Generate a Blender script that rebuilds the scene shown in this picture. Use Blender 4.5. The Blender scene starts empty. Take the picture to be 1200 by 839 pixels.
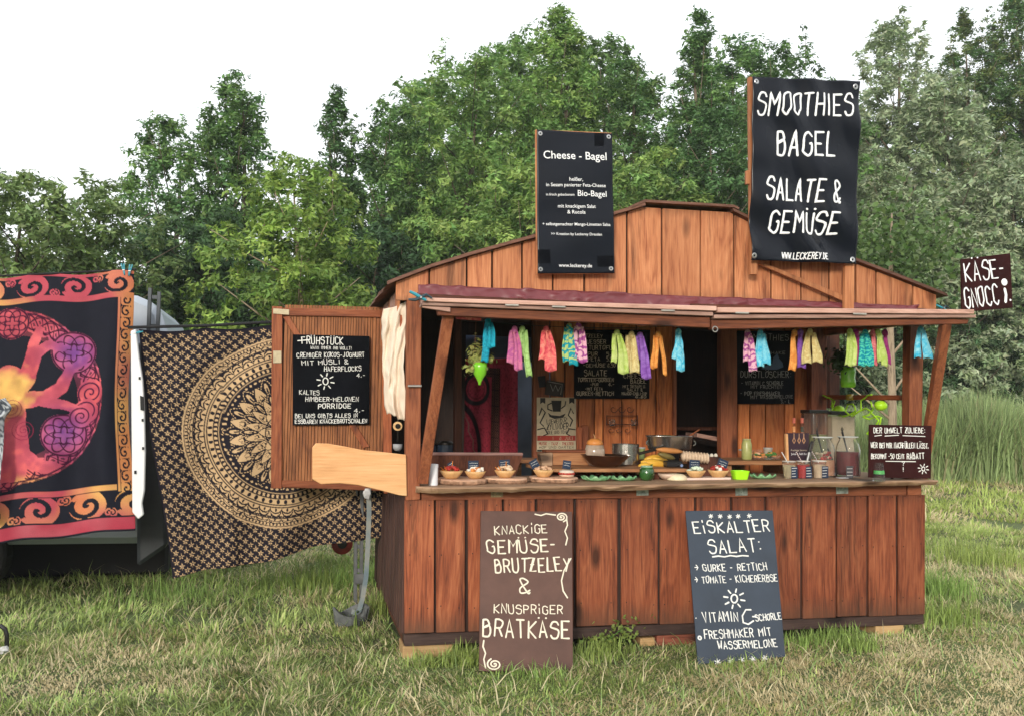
import bpy, math, random
import numpy as np
from mathutils import Vector, Matrix, noise as mnoise
R = math.radians
random.seed(7)
rng = np.random.default_rng(11)
SC = bpy.context.scene
COL = SC.collection

# ---------------------------------------------------------------- camera
CX, CY, YAW, PIT, ROL, F, H = -.7398, -5.9166, .2378, .0604, .0159, 1051.5, 1.6
CAM = np.array([CX, CY, H])
fw = np.array([math.sin(YAW)*math.cos(PIT), math.cos(YAW)*math.cos(PIT), math.sin(PIT)])
rt = np.array([math.cos(YAW), -math.sin(YAW), 0.0])
upv = np.cross(rt, fw)
_c, _s = math.cos(ROL), math.sin(ROL)
cr = _c*rt + _s*upv
cu = _c*upv - _s*rt
cam_data = bpy.data.cameras.new('camera')
cam_data.sensor_width = 36; cam_data.lens = F/1200*36
cam_data.clip_end = 900; cam_data.clip_start = .05
cam = bpy.data.objects.new('camera', cam_data); COL.objects.link(cam)
cam.matrix_world = Matrix(((cr[0], cu[0], -fw[0], CX), (cr[1], cu[1], -fw[1], CY), (cr[2], cu[2], -fw[2], H), (0, 0, 0, 1)))
SC.camera = cam

# ---------------------------------------------------------------- sky and sun
SUN_EL, SUN_AZ = R(16), R(207)      # azimuth clockwise from +Y: behind the camera, to the left
w = bpy.data.worlds.new('World'); SC.world = w; w.use_nodes = True
nt = w.node_tree; nt.nodes.clear()
sky = nt.nodes.new('ShaderNodeTexSky'); sky.sky_type = 'NISHITA'; sky.sun_disc = False
sky.sun_elevation = SUN_EL; sky.sun_rotation = SUN_AZ; sky.dust_density = 4; sky.air_density = 1.2
bw = nt.nodes.new('ShaderNodeMix'); bw.data_type = 'RGBA'; bw.inputs[0].default_value = .8
nt.links.new(sky.outputs[0], bw.inputs[6]); bw.inputs[7].default_value = (13.5, 13.8, 14.0, 1)
bg = nt.nodes.new('ShaderNodeBackground'); bg.inputs[1].default_value = .11
wo = nt.nodes.new('ShaderNodeOutputWorld')
nt.links.new(bw.outputs[2], bg.inputs[0]); nt.links.new(bg.outputs[0], wo.inputs[0])
sd = bpy.data.lights.new('sun', 'SUN'); sd.energy = 2.6; sd.angle = R(11); sd.color = (1, .93, .82)
sun = bpy.data.objects.new('sun', sd); COL.objects.link(sun)
sdir = Vector((math.sin(SUN_AZ)*math.cos(SUN_EL), math.cos(SUN_AZ)*math.cos(SUN_EL), math.sin(SUN_EL)))
sun.rotation_euler = sdir.to_track_quat('Z', 'Y').to_euler(); sun.location = (-4, -10, 9)
SC.view_settings.view_transform = 'Standard'; SC.view_settings.look = 'None'
SC.view_settings.exposure = 0.12; SC.view_settings.gamma = 1

# ---------------------------------------------------------------- helpers
def ray(px, py):
    a, b = px-600, py-419.5
    return fw*F + rt*(_c*a+_s*b) - upv*(-_s*a+_c*b)
def at(px, py, x=None, y=None, z=None, pl=None):
    """a point of the real place: the sight line through a photo pixel, cut with a plane of the place"""
    d = ray(px, py)
    if pl is not None:
        p0, n = pl
        t = np.dot(np.array(p0)-CAM, n)/np.dot(d, n)
    else:
        ax, v = (0, x) if x is not None else (1, y) if y is not None else (2, z)
        t = (v-CAM[ax])/d[ax]
    return CAM + d*t
WL = {}
def link(o): COL.objects.link(o); return o
def settag(o, label=None, cat=None, group=None, kind=None):
    if label: o['label'] = label
    if cat: o['category'] = cat
    if group: o['group'] = group
    if kind: o['kind'] = kind
    return o
def thing(name, label, cat, loc=(0, 0, 0), group=None):
    o = link(bpy.data.objects.new(name, None)); o.location = loc; o.empty_display_size = .1
    WL[o] = np.array(loc, float)
    return settag(o, label, cat, group)
def fast_mesh(name, V, Fa, smooth=False):
    me = bpy.data.meshes.new(name)
    V = np.asarray(V, np.float32); Fa = np.asarray(Fa, np.int32); k = Fa.shape[1]
    me.vertices.add(len(V)); me.vertices.foreach_set('co', V.ravel())
    me.loops.add(Fa.size); me.loops.foreach_set('vertex_index', Fa.ravel())
    me.polygons.add(len(Fa)); me.polygons.foreach_set('loop_start', np.arange(0, Fa.size, k, dtype=np.int32))
    me.polygons.foreach_set('use_smooth', np.full(len(Fa), smooth)); me.update(calc_edges=True)
    return me
def vcol(me, C):
    a = me.color_attributes.new('tint', 'FLOAT_COLOR', 'POINT')
    C = np.asarray(C, np.float32)
    if C.shape[1] == 3: C = np.concatenate([C, np.ones((len(C), 1), np.float32)], 1)
    a.data.foreach_set('color', C.ravel())
class MB:
    """collects shapes; build() links them as ONE mesh object whose origin is their own centre"""
    def __init__(s): s.v = []; s.f = []; s.m = []
    def add(s, V, Fs, mi=0):
        n = len(s.v); s.v += [tuple(map(float, p)) for p in V]
        s.f += [tuple(i+n for i in f) for f in Fs]; s.m += [mi]*len(Fs); return s
    def box(s, x0, x1, y0, y1, z0, z1, mi=0):
        V = [(x, y, z) for x in (x0, x1) for y in (y0, y1) for z in (z0, z1)]
        return s.add(V, [(0, 1, 3, 2), (4, 6, 7, 5), (0, 4, 5, 1), (2, 3, 7, 6), (0, 2, 6, 4), (1, 5, 7, 3)], mi)
    def prism(s, P, t, mi=0):
        """P: outline of 3-D points (front face, anticlockwise seen from the front); t: extrusion vector to the back"""
        n = len(P); P = [np.array(p, float) for p in P]; t = np.array(t, float)
        V = P + [p+t for p in P]
        nrm = sum((np.cross(P[i], P[(i+1) % n]) for i in range(n)))
        flip = np.dot(nrm, t) > 0
        Fs = [tuple(range(n)), tuple(range(2*n-1, n-1, -1))] + [(i, i+n, (i+1) % n+n, (i+1) % n) for i in range(n)]
        if flip: Fs = [f[::-1] for f in Fs]
        return s.add(V, Fs, mi)
    def beam(s, a, b, w_, h_, side=(1, 0, 0), mi=0):
        a, b = np.array(a, float), np.array(b, float); d = b-a; d /= np.linalg.norm(d)
        x = np.array(side, float); x -= d*np.dot(x, d); x /= np.linalg.norm(x); y = np.cross(d, x)
        V = []
        for p in (a, b):
            for i, j in ((-1, -1), (1, -1), (1, 1), (-1, 1)): V.append(p+x*i*w_/2+y*j*h_/2)
        return s.add(V, [(3, 2, 1, 0), (4, 5, 6, 7), (0, 1, 5, 4), (1, 2, 6, 5), (2, 3, 7, 6), (3, 0, 4, 7)], mi)
    def tube(s, pts, r, n=6, mi=0, flat=None, cap=True):
        pts = [np.array(p, float) for p in pts]; m = len(pts)
        rr = [r]*m if np.isscalar(r) else r
        V = []; prev = None
        for i, p in enumerate(pts):
            d = pts[min(i+1, m-1)]-pts[max(i-1, 0)]; L = np.linalg.norm(d); d = d/L if L > 1e-9 else np.array([0, 0, 1.])
            if prev is None:
                a = np.array([0, 0, 1.]) if abs(d[2]) < .9 else np.array([1., 0, 0])
            else: a = prev
            x = a-d*np.dot(a, d); x /= max(np.linalg.norm(x), 1e-9); prev = x; y = np.cross(d, x)
            for k in range(n):
                an = 2*math.pi*k/n; V.append(p+(x*math.cos(an)+y*math.sin(an))*rr[i])
        Fs = [(i*n+k, i*n+(k+1) % n, (i+1)*n+(k+1) % n, (i+1)*n+k) for i in range(m-1) for k in range(n)]
        if cap: Fs += [tuple(range(n-1, -1, -1)), tuple(range((m-1)*n, m*n))]
        return s.add(V, Fs, mi)
    def lathe(s, c, prof, n=16, flute=0, nf=8, sx=1, sy=1, mi=0, close=True):
        V = []
        for r, z in prof:
            for k in range(n):
                a = 2*math.pi*k/n; q = r*(1+flute*math.cos(nf*a))
                V.append((c[0]+q*math.cos(a)*sx, c[1]+q*math.sin(a)*sy, c[2]+z))
        m = len(prof)
        Fs = [(i*n+k, i*n+(k+1) % n, (i+1)*n+(k+1) % n, (i+1)*n+k) for i in range(m-1) for k in range(n)]
        if close: Fs += [tuple(range(n-1, -1, -1)), tuple(range((m-1)*n, m*n))]
        return s.add(V, Fs, mi)
    def blob(s, c, r, sc=(1, 1, 1), n=8, m=5, jit=.12, mi=0):
        V = []; rd = random.Random(hash((round(c[0], 4), round(c[2], 4))) & 0xffff)
        for i in range(1, m):
            t = math.pi*i/m
            for k in range(n):
                a = 2*math.pi*k/n; q = r*(1+rd.uniform(-jit, jit))
                V.append((c[0]+q*math.sin(t)*math.cos(a)*sc[0], c[1]+q*math.sin(t)*math.sin(a)*sc[1], c[2]-q*math.cos(t)*sc[2]))
        b = len(V); V += [(c[0], c[1], c[2]-r*sc[2]), (c[0], c[1], c[2]+r*sc[2])]
        Fs = [(i*n+k, i*n+(k+1) % n, (i+1)*n+(k+1) % n, (i+1)*n+k) for i in range(m-2) for k in range(n)]
        Fs += [(b, (k+1) % n, k) for k in range(n)] + [(b+1, (m-2)*n+k, (m-2)*n+(k+1) % n) for k in range(n)]
        return s.add(V, Fs, mi)
    def build(s, name, mat, parent=None, smooth=False, bevel=0, tag=None, kind=None, label=None, base=False):
        V = np.array(s.v); lo, hi = V.min(0), V.max(0); c = (lo+hi)/2
        if parent is None: c[2] = lo[2]
        me = bpy.data.meshes.new(name); me.from_pydata([tuple(p) for p in V-c], [], s.f); me.update()
        if smooth:
            for p in me.polygons: p.use_smooth = True
        mats = mat if isinstance(mat, (list, tuple)) else [mat]
        for m_ in mats: me.materials.append(m_)
        if len(mats) > 1:
            for p, i in zip(me.polygons, s.m): p.material_index = i
        o = link(bpy.data.objects.new(name, me)); WL[o] = c
        if parent is not None: o.parent = parent; o.location = c-WL[parent]
        else: o.location = c
        if bevel:
            b = o.modifiers.new('bevel', 'BEVEL'); b.width = bevel; b.segments = 1; b.limit_method = 'ANGLE'
        if tag: settag(o, *tag)
        if kind: o['kind'] = kind
        if label: o['label'] = label
        return o
def px_prism(name, pts, y, t, mat, parent=None, bevel=.003, **k):
    return MB().prism([at(a, b, y=y) for a, b in pts], (0, t, 0)).build(name, mat, parent, bevel=bevel, **k)

# ---------------------------------------------------------------- materials
MATS = {}
def newmat(name):
    m = bpy.data.materials.new(name); m.use_nodes = True; n = m.node_tree; n.nodes.clear()
    o = n.nodes.new('ShaderNodeOutputMaterial'); b = n.nodes.new('ShaderNodeBsdfPrincipled')
    n.links.new(b.outputs[0], o.inputs[0]); return m, n, b
def nd(n, t, **k):
    x = n.nodes.new(t)
    for a, b in k.items(): setattr(x, a, b)
    return x
def noise(n, vec, scale=5, detail=3, rough=.5, dist=0):
    x = nd(n, 'ShaderNodeTexNoise'); x.inputs['Scale'].default_value = scale; x.inputs['Detail'].default_value = detail
    x.inputs['Roughness'].default_value = rough; x.inputs['Distortion'].default_value = dist
    if vec is not None: n.links.new(vec, x.inputs['Vector'])
    return x.outputs[0]
def ramp(n, fac, stops):
    x = nd(n, 'ShaderNodeValToRGB'); n.links.new(fac, x.inputs[0]); e = x.color_ramp.elements
    while len(e) < len(stops): e.new(.5)
    for i, (p, c) in enumerate(stops): e[i].position = p; e[i].color = (*c, 1) if len(c) == 3 else c
    return x.outputs[0]
def rampf(n, fac, a, b):
    x = nd(n, 'ShaderNodeMapRange'); n.links.new(fac, x.inputs[0]); x.inputs[1].default_value = a; x.inputs[2].default_value = b
    return x.outputs[0]
def mix(n, f, a, b, mode='MIX'):
    x = nd(n, 'ShaderNodeMix', data_type='RGBA', blend_type=mode)
    for s, v in ((0, f), (6, a), (7, b)):
        if hasattr(v, 'is_linked') or hasattr(v, 'links'): n.links.new(v, x.inputs[s])
        elif isinstance(v, (int, float)): x.inputs[s].default_value = v
        else: x.inputs[s].default_value = (*v, 1)
    return x.outputs[2]
def math_(n, op, a, b=0):
    x = nd(n, 'ShaderNodeMath', operation=op)
    for i, v in enumerate((a, b)):
        if isinstance(v, (int, float)): x.inputs[i].default_value = v
        else: n.links.new(v, x.inputs[i])
    return x.outputs[0]
def bump(n, b, h, strength=.3, dist=.005):
    x = nd(n, 'ShaderNodeBump'); x.inputs['Strength'].default_value = strength; x.inputs['Distance'].default_value = dist
    n.links.new(h, x.inputs['Height']); n.links.new(x.outputs[0], b.inputs['Normal'])
def objvec(n, scale=(1, 1, 1), rnd=True):
    tc = nd(n, 'ShaderNodeTexCoord'); v = tc.outputs['Object']
    if rnd:
        oi = nd(n, 'ShaderNodeObjectInfo'); a = nd(n, 'ShaderNodeVectorMath', operation='ADD')
        mu = math_(n, 'MULTIPLY', oi.outputs['Random'], 57.0)
        n.links.new(v, a.inputs[0]); n.links.new(mu, a.inputs[1]); v = a.outputs[0]
    mp = nd(n, 'ShaderNodeMapping'); mp.inputs['Scale'].default_value = scale; n.links.new(v, mp.inputs[0])
    return mp.outputs[0]
def wood(name, light, mid, dark, axis='z', knots=True, stain=.5, rough=.62, var=.35, fine=1.0, dirt=0):
    if name in MATS: return MATS[name]
    m, n, b = newmat(name)
    def sc(a, l): return {'z': (a, a, l), 'x': (l, a, a), 'y': (a, l, a)}[axis]
    big = noise(n, objvec(n, sc(3.5, .45)), 1.6, 3, .55, 1.2)
    # annual rings cut lengthwise: contour lines of a slow noise
    rings = math_(n, 'SINE', math_(n, 'MULTIPLY', big, 44.0*fine))
    rings = rampf(n, rings, -1, 1)
    grain = noise(n, objvec(n, sc(60, 2.2)), 2.2, 4, .65, .3)
    slow = noise(n, objvec(n, sc(6, 1.6)), 1.3, 4, .6, .5)
    c = ramp(n, math_(n, 'ADD', math_(n, 'ADD', math_(n, 'MULTIPLY', rings, .09), math_(n, 'MULTIPLY', grain, .50)), math_(n, 'MULTIPLY', slow, .46)), [(.34, dark), (.51, mid), (.70, light)])
    wv = noise(n, objvec(n, sc(7, .55)), 1.5, 5, .7, .6)
    c = mix(n, math_(n, 'MULTIPLY', rampf(n, wv, .54, .70), stain), c, tuple(x*.28 for x in dark))
    if knots:
        vo = nd(n, 'ShaderNodeTexVoronoi'); vo.inputs['Scale'].default_value = 1.0
        n.links.new(objvec(n, {'z': (5.4, .04, 2.1), 'x': (2.1, .04, 5.4), 'y': (.04, 2.1, 5.4)}[axis]), vo.inputs['Vector'])
        kf = rampf(n, vo.outputs['Distance'], .25, .10); c = mix(n, math_(n, 'MULTIPLY', kf, .85), c, tuple(x*.22 for x in dark))
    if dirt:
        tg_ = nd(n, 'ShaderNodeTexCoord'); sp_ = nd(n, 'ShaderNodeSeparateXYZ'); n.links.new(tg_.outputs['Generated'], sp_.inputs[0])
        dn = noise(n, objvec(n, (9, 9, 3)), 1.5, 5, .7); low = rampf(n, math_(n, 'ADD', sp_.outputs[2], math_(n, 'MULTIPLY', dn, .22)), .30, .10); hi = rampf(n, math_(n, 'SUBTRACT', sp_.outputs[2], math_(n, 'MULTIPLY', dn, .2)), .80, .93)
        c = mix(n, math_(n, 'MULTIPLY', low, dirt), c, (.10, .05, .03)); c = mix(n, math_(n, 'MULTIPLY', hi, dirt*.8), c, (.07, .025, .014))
    oi = nd(n, 'ShaderNodeObjectInfo')
    br = nd(n, 'ShaderNodeMapRange'); n.links.new(oi.outputs['Random'], br.inputs[0]); br.inputs[3].default_value = 1-var; br.inputs[4].default_value = 1+var*.7
    vm = nd(n, 'ShaderNodeVectorMath', operation='SCALE'); n.links.new(c, vm.inputs[0]); n.links.new(br.outputs[0], vm.inputs['Scale'])
    n.links.new(vm.outputs[0], b.inputs['Base Color']); b.inputs['Roughness'].default_value = rough
    b.inputs['Specular IOR Level'].default_value = .3
    bump(n, b, math_(n, 'ADD', grain, math_(n, 'MULTIPLY', rings, .2)), .5, .004)
    MATS[name] = m; return m
def plain(name, col, rough=.6, metal=0, var=.12, scale=9, spec=.4, bumpy=.15, col2=None, coat=0, detail=4):
    if name in MATS: return MATS[name]
    m, n, b = newmat(name); v = objvec(n)
    f = noise(n, v, scale, detail, .6, .3)
    c2 = col2 or tuple(x*(1-var*2.2) for x in col)
    c = ramp(n, f, [(.32, c2), (.68, col)])
    n.links.new(c, b.inputs['Base Color']); b.inputs['Roughness'].default_value = rough; b.inputs['Metallic'].default_value = metal
    b.inputs['Specular IOR Level'].default_value = spec
    if coat: b.inputs['Coat Weight'].default_value = coat
    if bumpy: bump(n, b, noise(n, v, scale*5, 3), bumpy, .003)
    MATS[name] = m; return m
def glassy(name, col, rough=.05, alpha=.35):
    if name in MATS: return MATS[name]
    m, n, b = newmat(name); b.inputs['Base Color'].default_value = (*col, 1); b.inputs['Roughness'].default_value = rough
    b.inputs['Transmission Weight'].default_value = 1; b.inputs['IOR'].default_value = 1.12
    f = noise(n, objvec(n), 30, 2); bump(n, b, f, .05, .002)
    o = [x for x in n.nodes if x.type == 'OUTPUT_MATERIAL'][0]; d = nd(n, 'ShaderNodeBsdfDiffuse'); d.inputs[0].default_value = (.8, .82, .8, 1); ms = nd(n, 'ShaderNodeMixShader'); ms.inputs[0].default_value = .035
    n.links.new(b.outputs[0], ms.inputs[1]); n.links.new(d.outputs[0], ms.inputs[2]); n.links.new(ms.outputs[0], o.inputs[0]); MATS[name] = m; return m
def tinted(name, rough=.7, trans=0, spec=.3, weave=0, sheen=0, mul=None):
    """base colour comes from each leaf's / thread's / print's own colour"""
    if name in MATS: return MATS[name]
    m, n, b = newmat(name); a = nd(n, 'ShaderNodeVertexColor', layer_name='tint')
    b.inputs['Roughness'].default_value = rough; b.inputs['Specular IOR Level'].default_value = spec
    c = a.outputs[0]
    if weave:
        f = noise(n, objvec(n, rnd=False), 260, 2); c = mix(n, .25, c, ramp(n, f, [(.3, (.25, .25, .25)), (.7, (1, 1, 1))]), 'MULTIPLY')
        bump(n, b, f, .25, .002)
    n.links.new(c, b.inputs['Base Color'])
    if trans:
        o = [x for x in n.nodes if x.type == 'OUTPUT_MATERIAL'][0]
        t = nd(n, 'ShaderNodeBsdfTranslucent'); n.links.new(c, t.inputs[0]); ms = nd(n, 'ShaderNodeMixShader'); ms.inputs[0].default_value = trans
        n.links.new(b.outputs[0], ms.inputs[1]); n.links.new(t.outputs[0], ms.inputs[2]); n.links.new(ms.outputs[0], o.inputs[0])
    MATS[name] = m; return m
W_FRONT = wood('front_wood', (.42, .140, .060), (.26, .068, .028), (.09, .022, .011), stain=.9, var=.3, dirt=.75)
W_GABLE = wood('gable_wood', (.60, .265, .125), (.46, .175, .075), (.25, .07, .03), stain=.75, var=.18, dirt=.5)
W_BACK = wood('inner_wood', (.68, .26, .09), (.52, .155, .045), (.22, .05, .016), stain=.7)
W_DARK = wood('dark_wood', (.16, .055, .028), (.10, .033, .018), (.045, .016, .01), stain=.4)
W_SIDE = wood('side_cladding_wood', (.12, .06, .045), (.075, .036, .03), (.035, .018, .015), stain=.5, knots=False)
W_POST = wood('post_wood', (.34, .12, .052), (.23, .07, .03), (.1, .028, .014), stain=.6)
W_POSTX = wood('beam_wood', (.30, .10, .045), (.20, .06, .026), (.09, .025, .013), axis='x', stain=.6)
W_POSTY = wood('rail_wood', (.40, .12, .045), (.28, .075, .028), (.12, .03, .013), axis='y', stain=.4)
W_FLAPX = wood('weathered_board_wood', (.62, .40, .33), (.48, .28, .22), (.25, .13, .10), axis='x', stain=.5, knots=False)
W_LIVE = wood('counter_wood', (.55, .37, .24), (.42, .26, .16), (.22, .12, .075), axis='x', stain=.35)
W_PLY = wood('plywood', (.76, .45, .22), (.70, .37, .165), (.58, .28, .11), axis='x', stain=.08, knots=False, fine=.6, var=.05)
W_PALE = wood('pale_timber', (.72, .49, .26), (.60, .38, .18), (.42, .25, .11), axis='x', stain=.15)
W_RED = wood('reddish_timber', (.36, .12, .075), (.26, .08, .05), (.12, .035, .02), axis='x')
W_DOOR = wood('door_slat_wood', (.40, .165, .065), (.27, .10, .038), (.12, .04, .018), stain=.55, knots=False)
W_DRAIL = wood('door_rail_wood', (.44, .15, .06), (.32, .09, .035), (.14, .035, .015), stain=.4)
W_DRAILX = wood('door_crossrail_wood', (.44, .15, .06), (.32, .09, .035), (.14, .035, .015), axis='x', stain=.4)
W_BOARDX = wood('serving_board_wood', (.50, .26, .12), (.38, .17, .075), (.2, .08, .035), axis='x', stain=.3)
W_SHADE = wood('shade_black_wood', (.035, .018, .012), (.022, .011, .008), (.010, .006, .005), stain=.2, knots=False)  # deep shade of the back room put into the wood colour
BLACKGAP = plain('dark_gap_batten', (.035, .016, .011), .8)

# ---------------------------------------------------------------- the stall
STEEL0 = plain('dull_zinc_wire', (.5, .5, .48), .4, .8)
NAIL = plain('rusty_nail_head', (.05, .025, .018), .6, .4)
W = 3.92
stall = thing('food_stall', 'brown timber food stall with an open counter and low gabled roof', 'stall', (0, 0, 0))
# base frame
px_prism('base_beam', [(473, 743), (1083, 719.5), (1083, 731), (474, 757)], .012, .08, wood('base_beam_wood', (.10, .06, .05), (.06, .035, .03), (.03, .018, .016), axis='x'), stall, bevel=.004)
MB().box(0.012, .09, .095, 2.1, .07, .15).build('base_beam', W_DARK, stall)
MB().box(.03, W-.03, .1, 2.12, .12, .15).build('stall_floor', W_DARK, stall)
# lower front cladding: every plank its own piece, with dark battens in the gaps
PF = [(474, 508.5), (511.5, 545), (549, 588.5), (591.5, 627), (630, 672), (675.5, 723.5), (728.5, 771), (774, 813.5), (817, 856), (859, 896), (898.5, 938), (941, 979.5), (981.5, 1015.5), (1018.5, 1050.5), (1053, 1084)]
def ln(x, x0, y0, x1, y1): return y0+(y1-y0)*(x-x0)/(x1-x0)
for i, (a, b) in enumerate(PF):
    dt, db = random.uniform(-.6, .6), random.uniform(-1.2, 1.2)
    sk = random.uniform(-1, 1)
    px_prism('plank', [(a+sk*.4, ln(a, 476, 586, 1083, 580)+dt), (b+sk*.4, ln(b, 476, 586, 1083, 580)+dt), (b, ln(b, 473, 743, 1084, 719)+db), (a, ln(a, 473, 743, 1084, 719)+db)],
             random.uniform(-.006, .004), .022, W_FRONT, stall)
mb = MB()
for (a, b) in PF:
    for yy in (592, 650, 712):
        for xx_ in (a+6, b-6):
            p = at(xx_+random.uniform(-1.5, 1.5), yy+random.uniform(-2, 2)+(xx_-475)*-.02, y=-.006); mb.lathe(p-(0, .0015, 0), [(.0035, -.0035), (.0035, .0035)], 6)
mb.build('nail_heads', NAIL, stall, kind='stuff')
px_prism('backing_sheet', [(478, 587), (1082, 581), (1080, 718), (478, 742)], .028, .01, BLACKGAP, stall, bevel=0)
for i in range(len(PF)-1):
    a, b = PF[i][1]-.4, PF[i+1][0]+.4
    px_prism('batten', [(a, 588), (b, 588), (b, ln(b, 473, 742, 1084, 718)), (a, ln(b, 473, 742, 1084, 718))], .0205, .006, BLACKGAP, stall, bevel=0)
# fascia beam under the counter
px_prism('fascia_beam', [(494, 573), (1062, 563), (1062, 580), (494, 586)], -.004, .05, W_POSTX, stall)
px_prism('fascia_beam', [(1064, 563), (1080, 563), (1080, 580), (1064, 580)], -.006, .05, W_POSTX, stall)
# left side wall, narrow grooved cladding
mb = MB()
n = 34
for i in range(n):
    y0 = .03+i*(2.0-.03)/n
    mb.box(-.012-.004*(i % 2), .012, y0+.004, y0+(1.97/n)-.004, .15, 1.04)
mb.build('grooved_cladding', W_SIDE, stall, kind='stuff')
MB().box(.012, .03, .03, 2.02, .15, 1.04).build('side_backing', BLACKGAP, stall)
MB().box(-.02, .02, .06, 2.05, 1.04, 1.08).build('side_sill', W_POSTY, stall)
# left wall above: closed behind the hatch, boards under the eave
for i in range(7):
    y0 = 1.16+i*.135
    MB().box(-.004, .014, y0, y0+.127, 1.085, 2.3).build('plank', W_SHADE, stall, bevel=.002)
for i in range(13):
    y0 = .09+i*.165; d = random.uniform(0, .01)
    z1 = 2.36
    MB().box(-.085+d, -.065+d, y0, y0+.155, 2.235, 2.41).build('eave_board', W_FLAPX if i % 3 else W_GABLE, stall, bevel=.002)
MB().box(-.06, .02, .1, 2.25, 2.16, 2.24).build('side_beam', W_POSTY, stall)
# corner posts
px_prism('corner_post', [(477, 352), (494, 352), (492.5, 585), (475.5, 586)], -.008, .095, W_POST, stall)
px_prism('corner_post', [(1067, 372), (1083, 372), (1079.5, 562), (1065, 562)], .0, .09, W_POST, stall)
px_prism('window_stile', [(1062, 465), (1070, 465), (1069, 562), (1061, 562)], .13, .04, W_FRONT, stall)
# lower right side wall and rear walls
for i in range(13):
    y0 = .1+i*.16
    MB().box(W-.02, W+.0, y0, y0+.15, .15, 1.13).build('plank', W_FRONT, stall, bevel=.002)
for i in range(5):
    y0 = 1.37+i*.165
    MB().box(W-.02, W, y0, y0+.157, 1.135, 2.42).build('plank', W_BACK, stall, bevel=.002)
MB().box(W-.03, W+.01, .12, 1.36, 2.33, 2.41).build('side_beam', W_POSTY, stall)
a, b = at(962, 465, x=W-.03), at(1067, 466, x=W-.03)
MB().beam(a, b, .04, .04).build('window_rail', W_POSTY, stall, bevel=.003)
# partition behind the counter, at y = 1.36
YP = 1.36
def pp(x0, x1, yt=372, yb=560, mat=W_BACK, name='plank', dy=0, t=.022):
    return px_prism(name, [(x0, yt), (x1, yt), (x1, yb), (x0, yb)], YP+dy, t, mat, stall)
pp(533, 541, mat=W_DARK, name='post', dy=-.03, t=.07)
pp(625, 644, mat=W_POST, name='post', dy=-.02, t=.06)
bx = [645, 662, 678, 697, 707, 729, 746, 769, 790]
for i in range(len(bx)-1):
    pp(bx[i]+.5, bx[i+1]-.8, dy=random.uniform(-.005, .008))
pp(789, 793, mat=W_POST, name='door_jamb', dy=-.02, t=.06)
pp(845, 864, mat=W_POST, name='post', dy=-.03, t=.08)
bx = [865, 879, 897.5, 919.5, 931, 947, 961]
for i in range(len(bx)-1):
    pp(bx[i]+.6, bx[i+1]-.8, dy=random.uniform(-.005, .008))
px_prism('post', [(951, 374), (969, 374), (969, 560), (951, 560)], YP-.12, .08, W_FRONT, stall)
px_prism('partition_backing', [(645, 374), (789, 374), (789, 560), (645, 560)], YP+.034, .01, BLACKGAP, stall, bevel=0)
px_prism('post', [(972, 380), (984, 380), (984, 478), (972, 478)], 1.9, .07, W_DARK, stall)
px_prism('work_shelf', [(817, 507), (848, 513), (848, 518), (817, 512)], YP+.25, .25, W_FLAPX, stall)
px_prism('shelf_board', [(700, 500), (866, 500), (866, 504), (700, 504)], 2.0, .1, W_DARK, stall)
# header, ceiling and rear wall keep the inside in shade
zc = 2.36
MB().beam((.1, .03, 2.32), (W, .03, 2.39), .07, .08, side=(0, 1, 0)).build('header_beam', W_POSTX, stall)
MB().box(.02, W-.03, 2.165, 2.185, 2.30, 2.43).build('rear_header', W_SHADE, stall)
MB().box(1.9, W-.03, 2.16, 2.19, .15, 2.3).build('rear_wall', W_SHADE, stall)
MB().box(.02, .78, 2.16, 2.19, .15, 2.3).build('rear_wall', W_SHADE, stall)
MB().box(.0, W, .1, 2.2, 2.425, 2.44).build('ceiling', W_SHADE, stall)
# gable front: each plank follows the roof line
PROF = [(463, 331), (505, 315), (550, 301), (600, 287), (630, 279), (720, 253), (752, 243), (855, 249), (875, 259), (1003, 309), (1040, 323), (1098, 346)]
def prof(x):
    for (x0, y0), (x1, y1) in zip(PROF, PROF[1:]):
        if x0 <= x <= x1: return ln(x, x0, y0, x1, y1)
    return PROF[-1][1]
GB = [463, 503, 547, 577, 612, 648, 685, 735, 776, 821, 860, 904, 939, 972, 1003, 1027, 1070, 1098]
for i in range(len(GB)-1):
    a, b = GB[i]+random.uniform(.7, 1.3), GB[i+1]-random.uniform(.7, 1.3)
    ks = [x for x, _ in PROF if a < x < b]
    top = [(x, prof(x)) for x in [a]+ks+[b]]
    yb = lambda x: ln(x, 463, 352, 1098, 365)
    px_prism('gable_plank', top+[(b, yb(b)), (a, yb(a))], -.004+random.uniform(-.006, .004), .024, W_GABLE, stall)
pts = [(x, prof(x)+2) for x in (466, 505, 600, 720, 752, 855, 875, 1003, 1095)]
px_prism('gable_backing', pts+[(1095, 362), (466, 350)], .0245, .01, BLACKGAP, stall, bevel=0)
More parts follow.
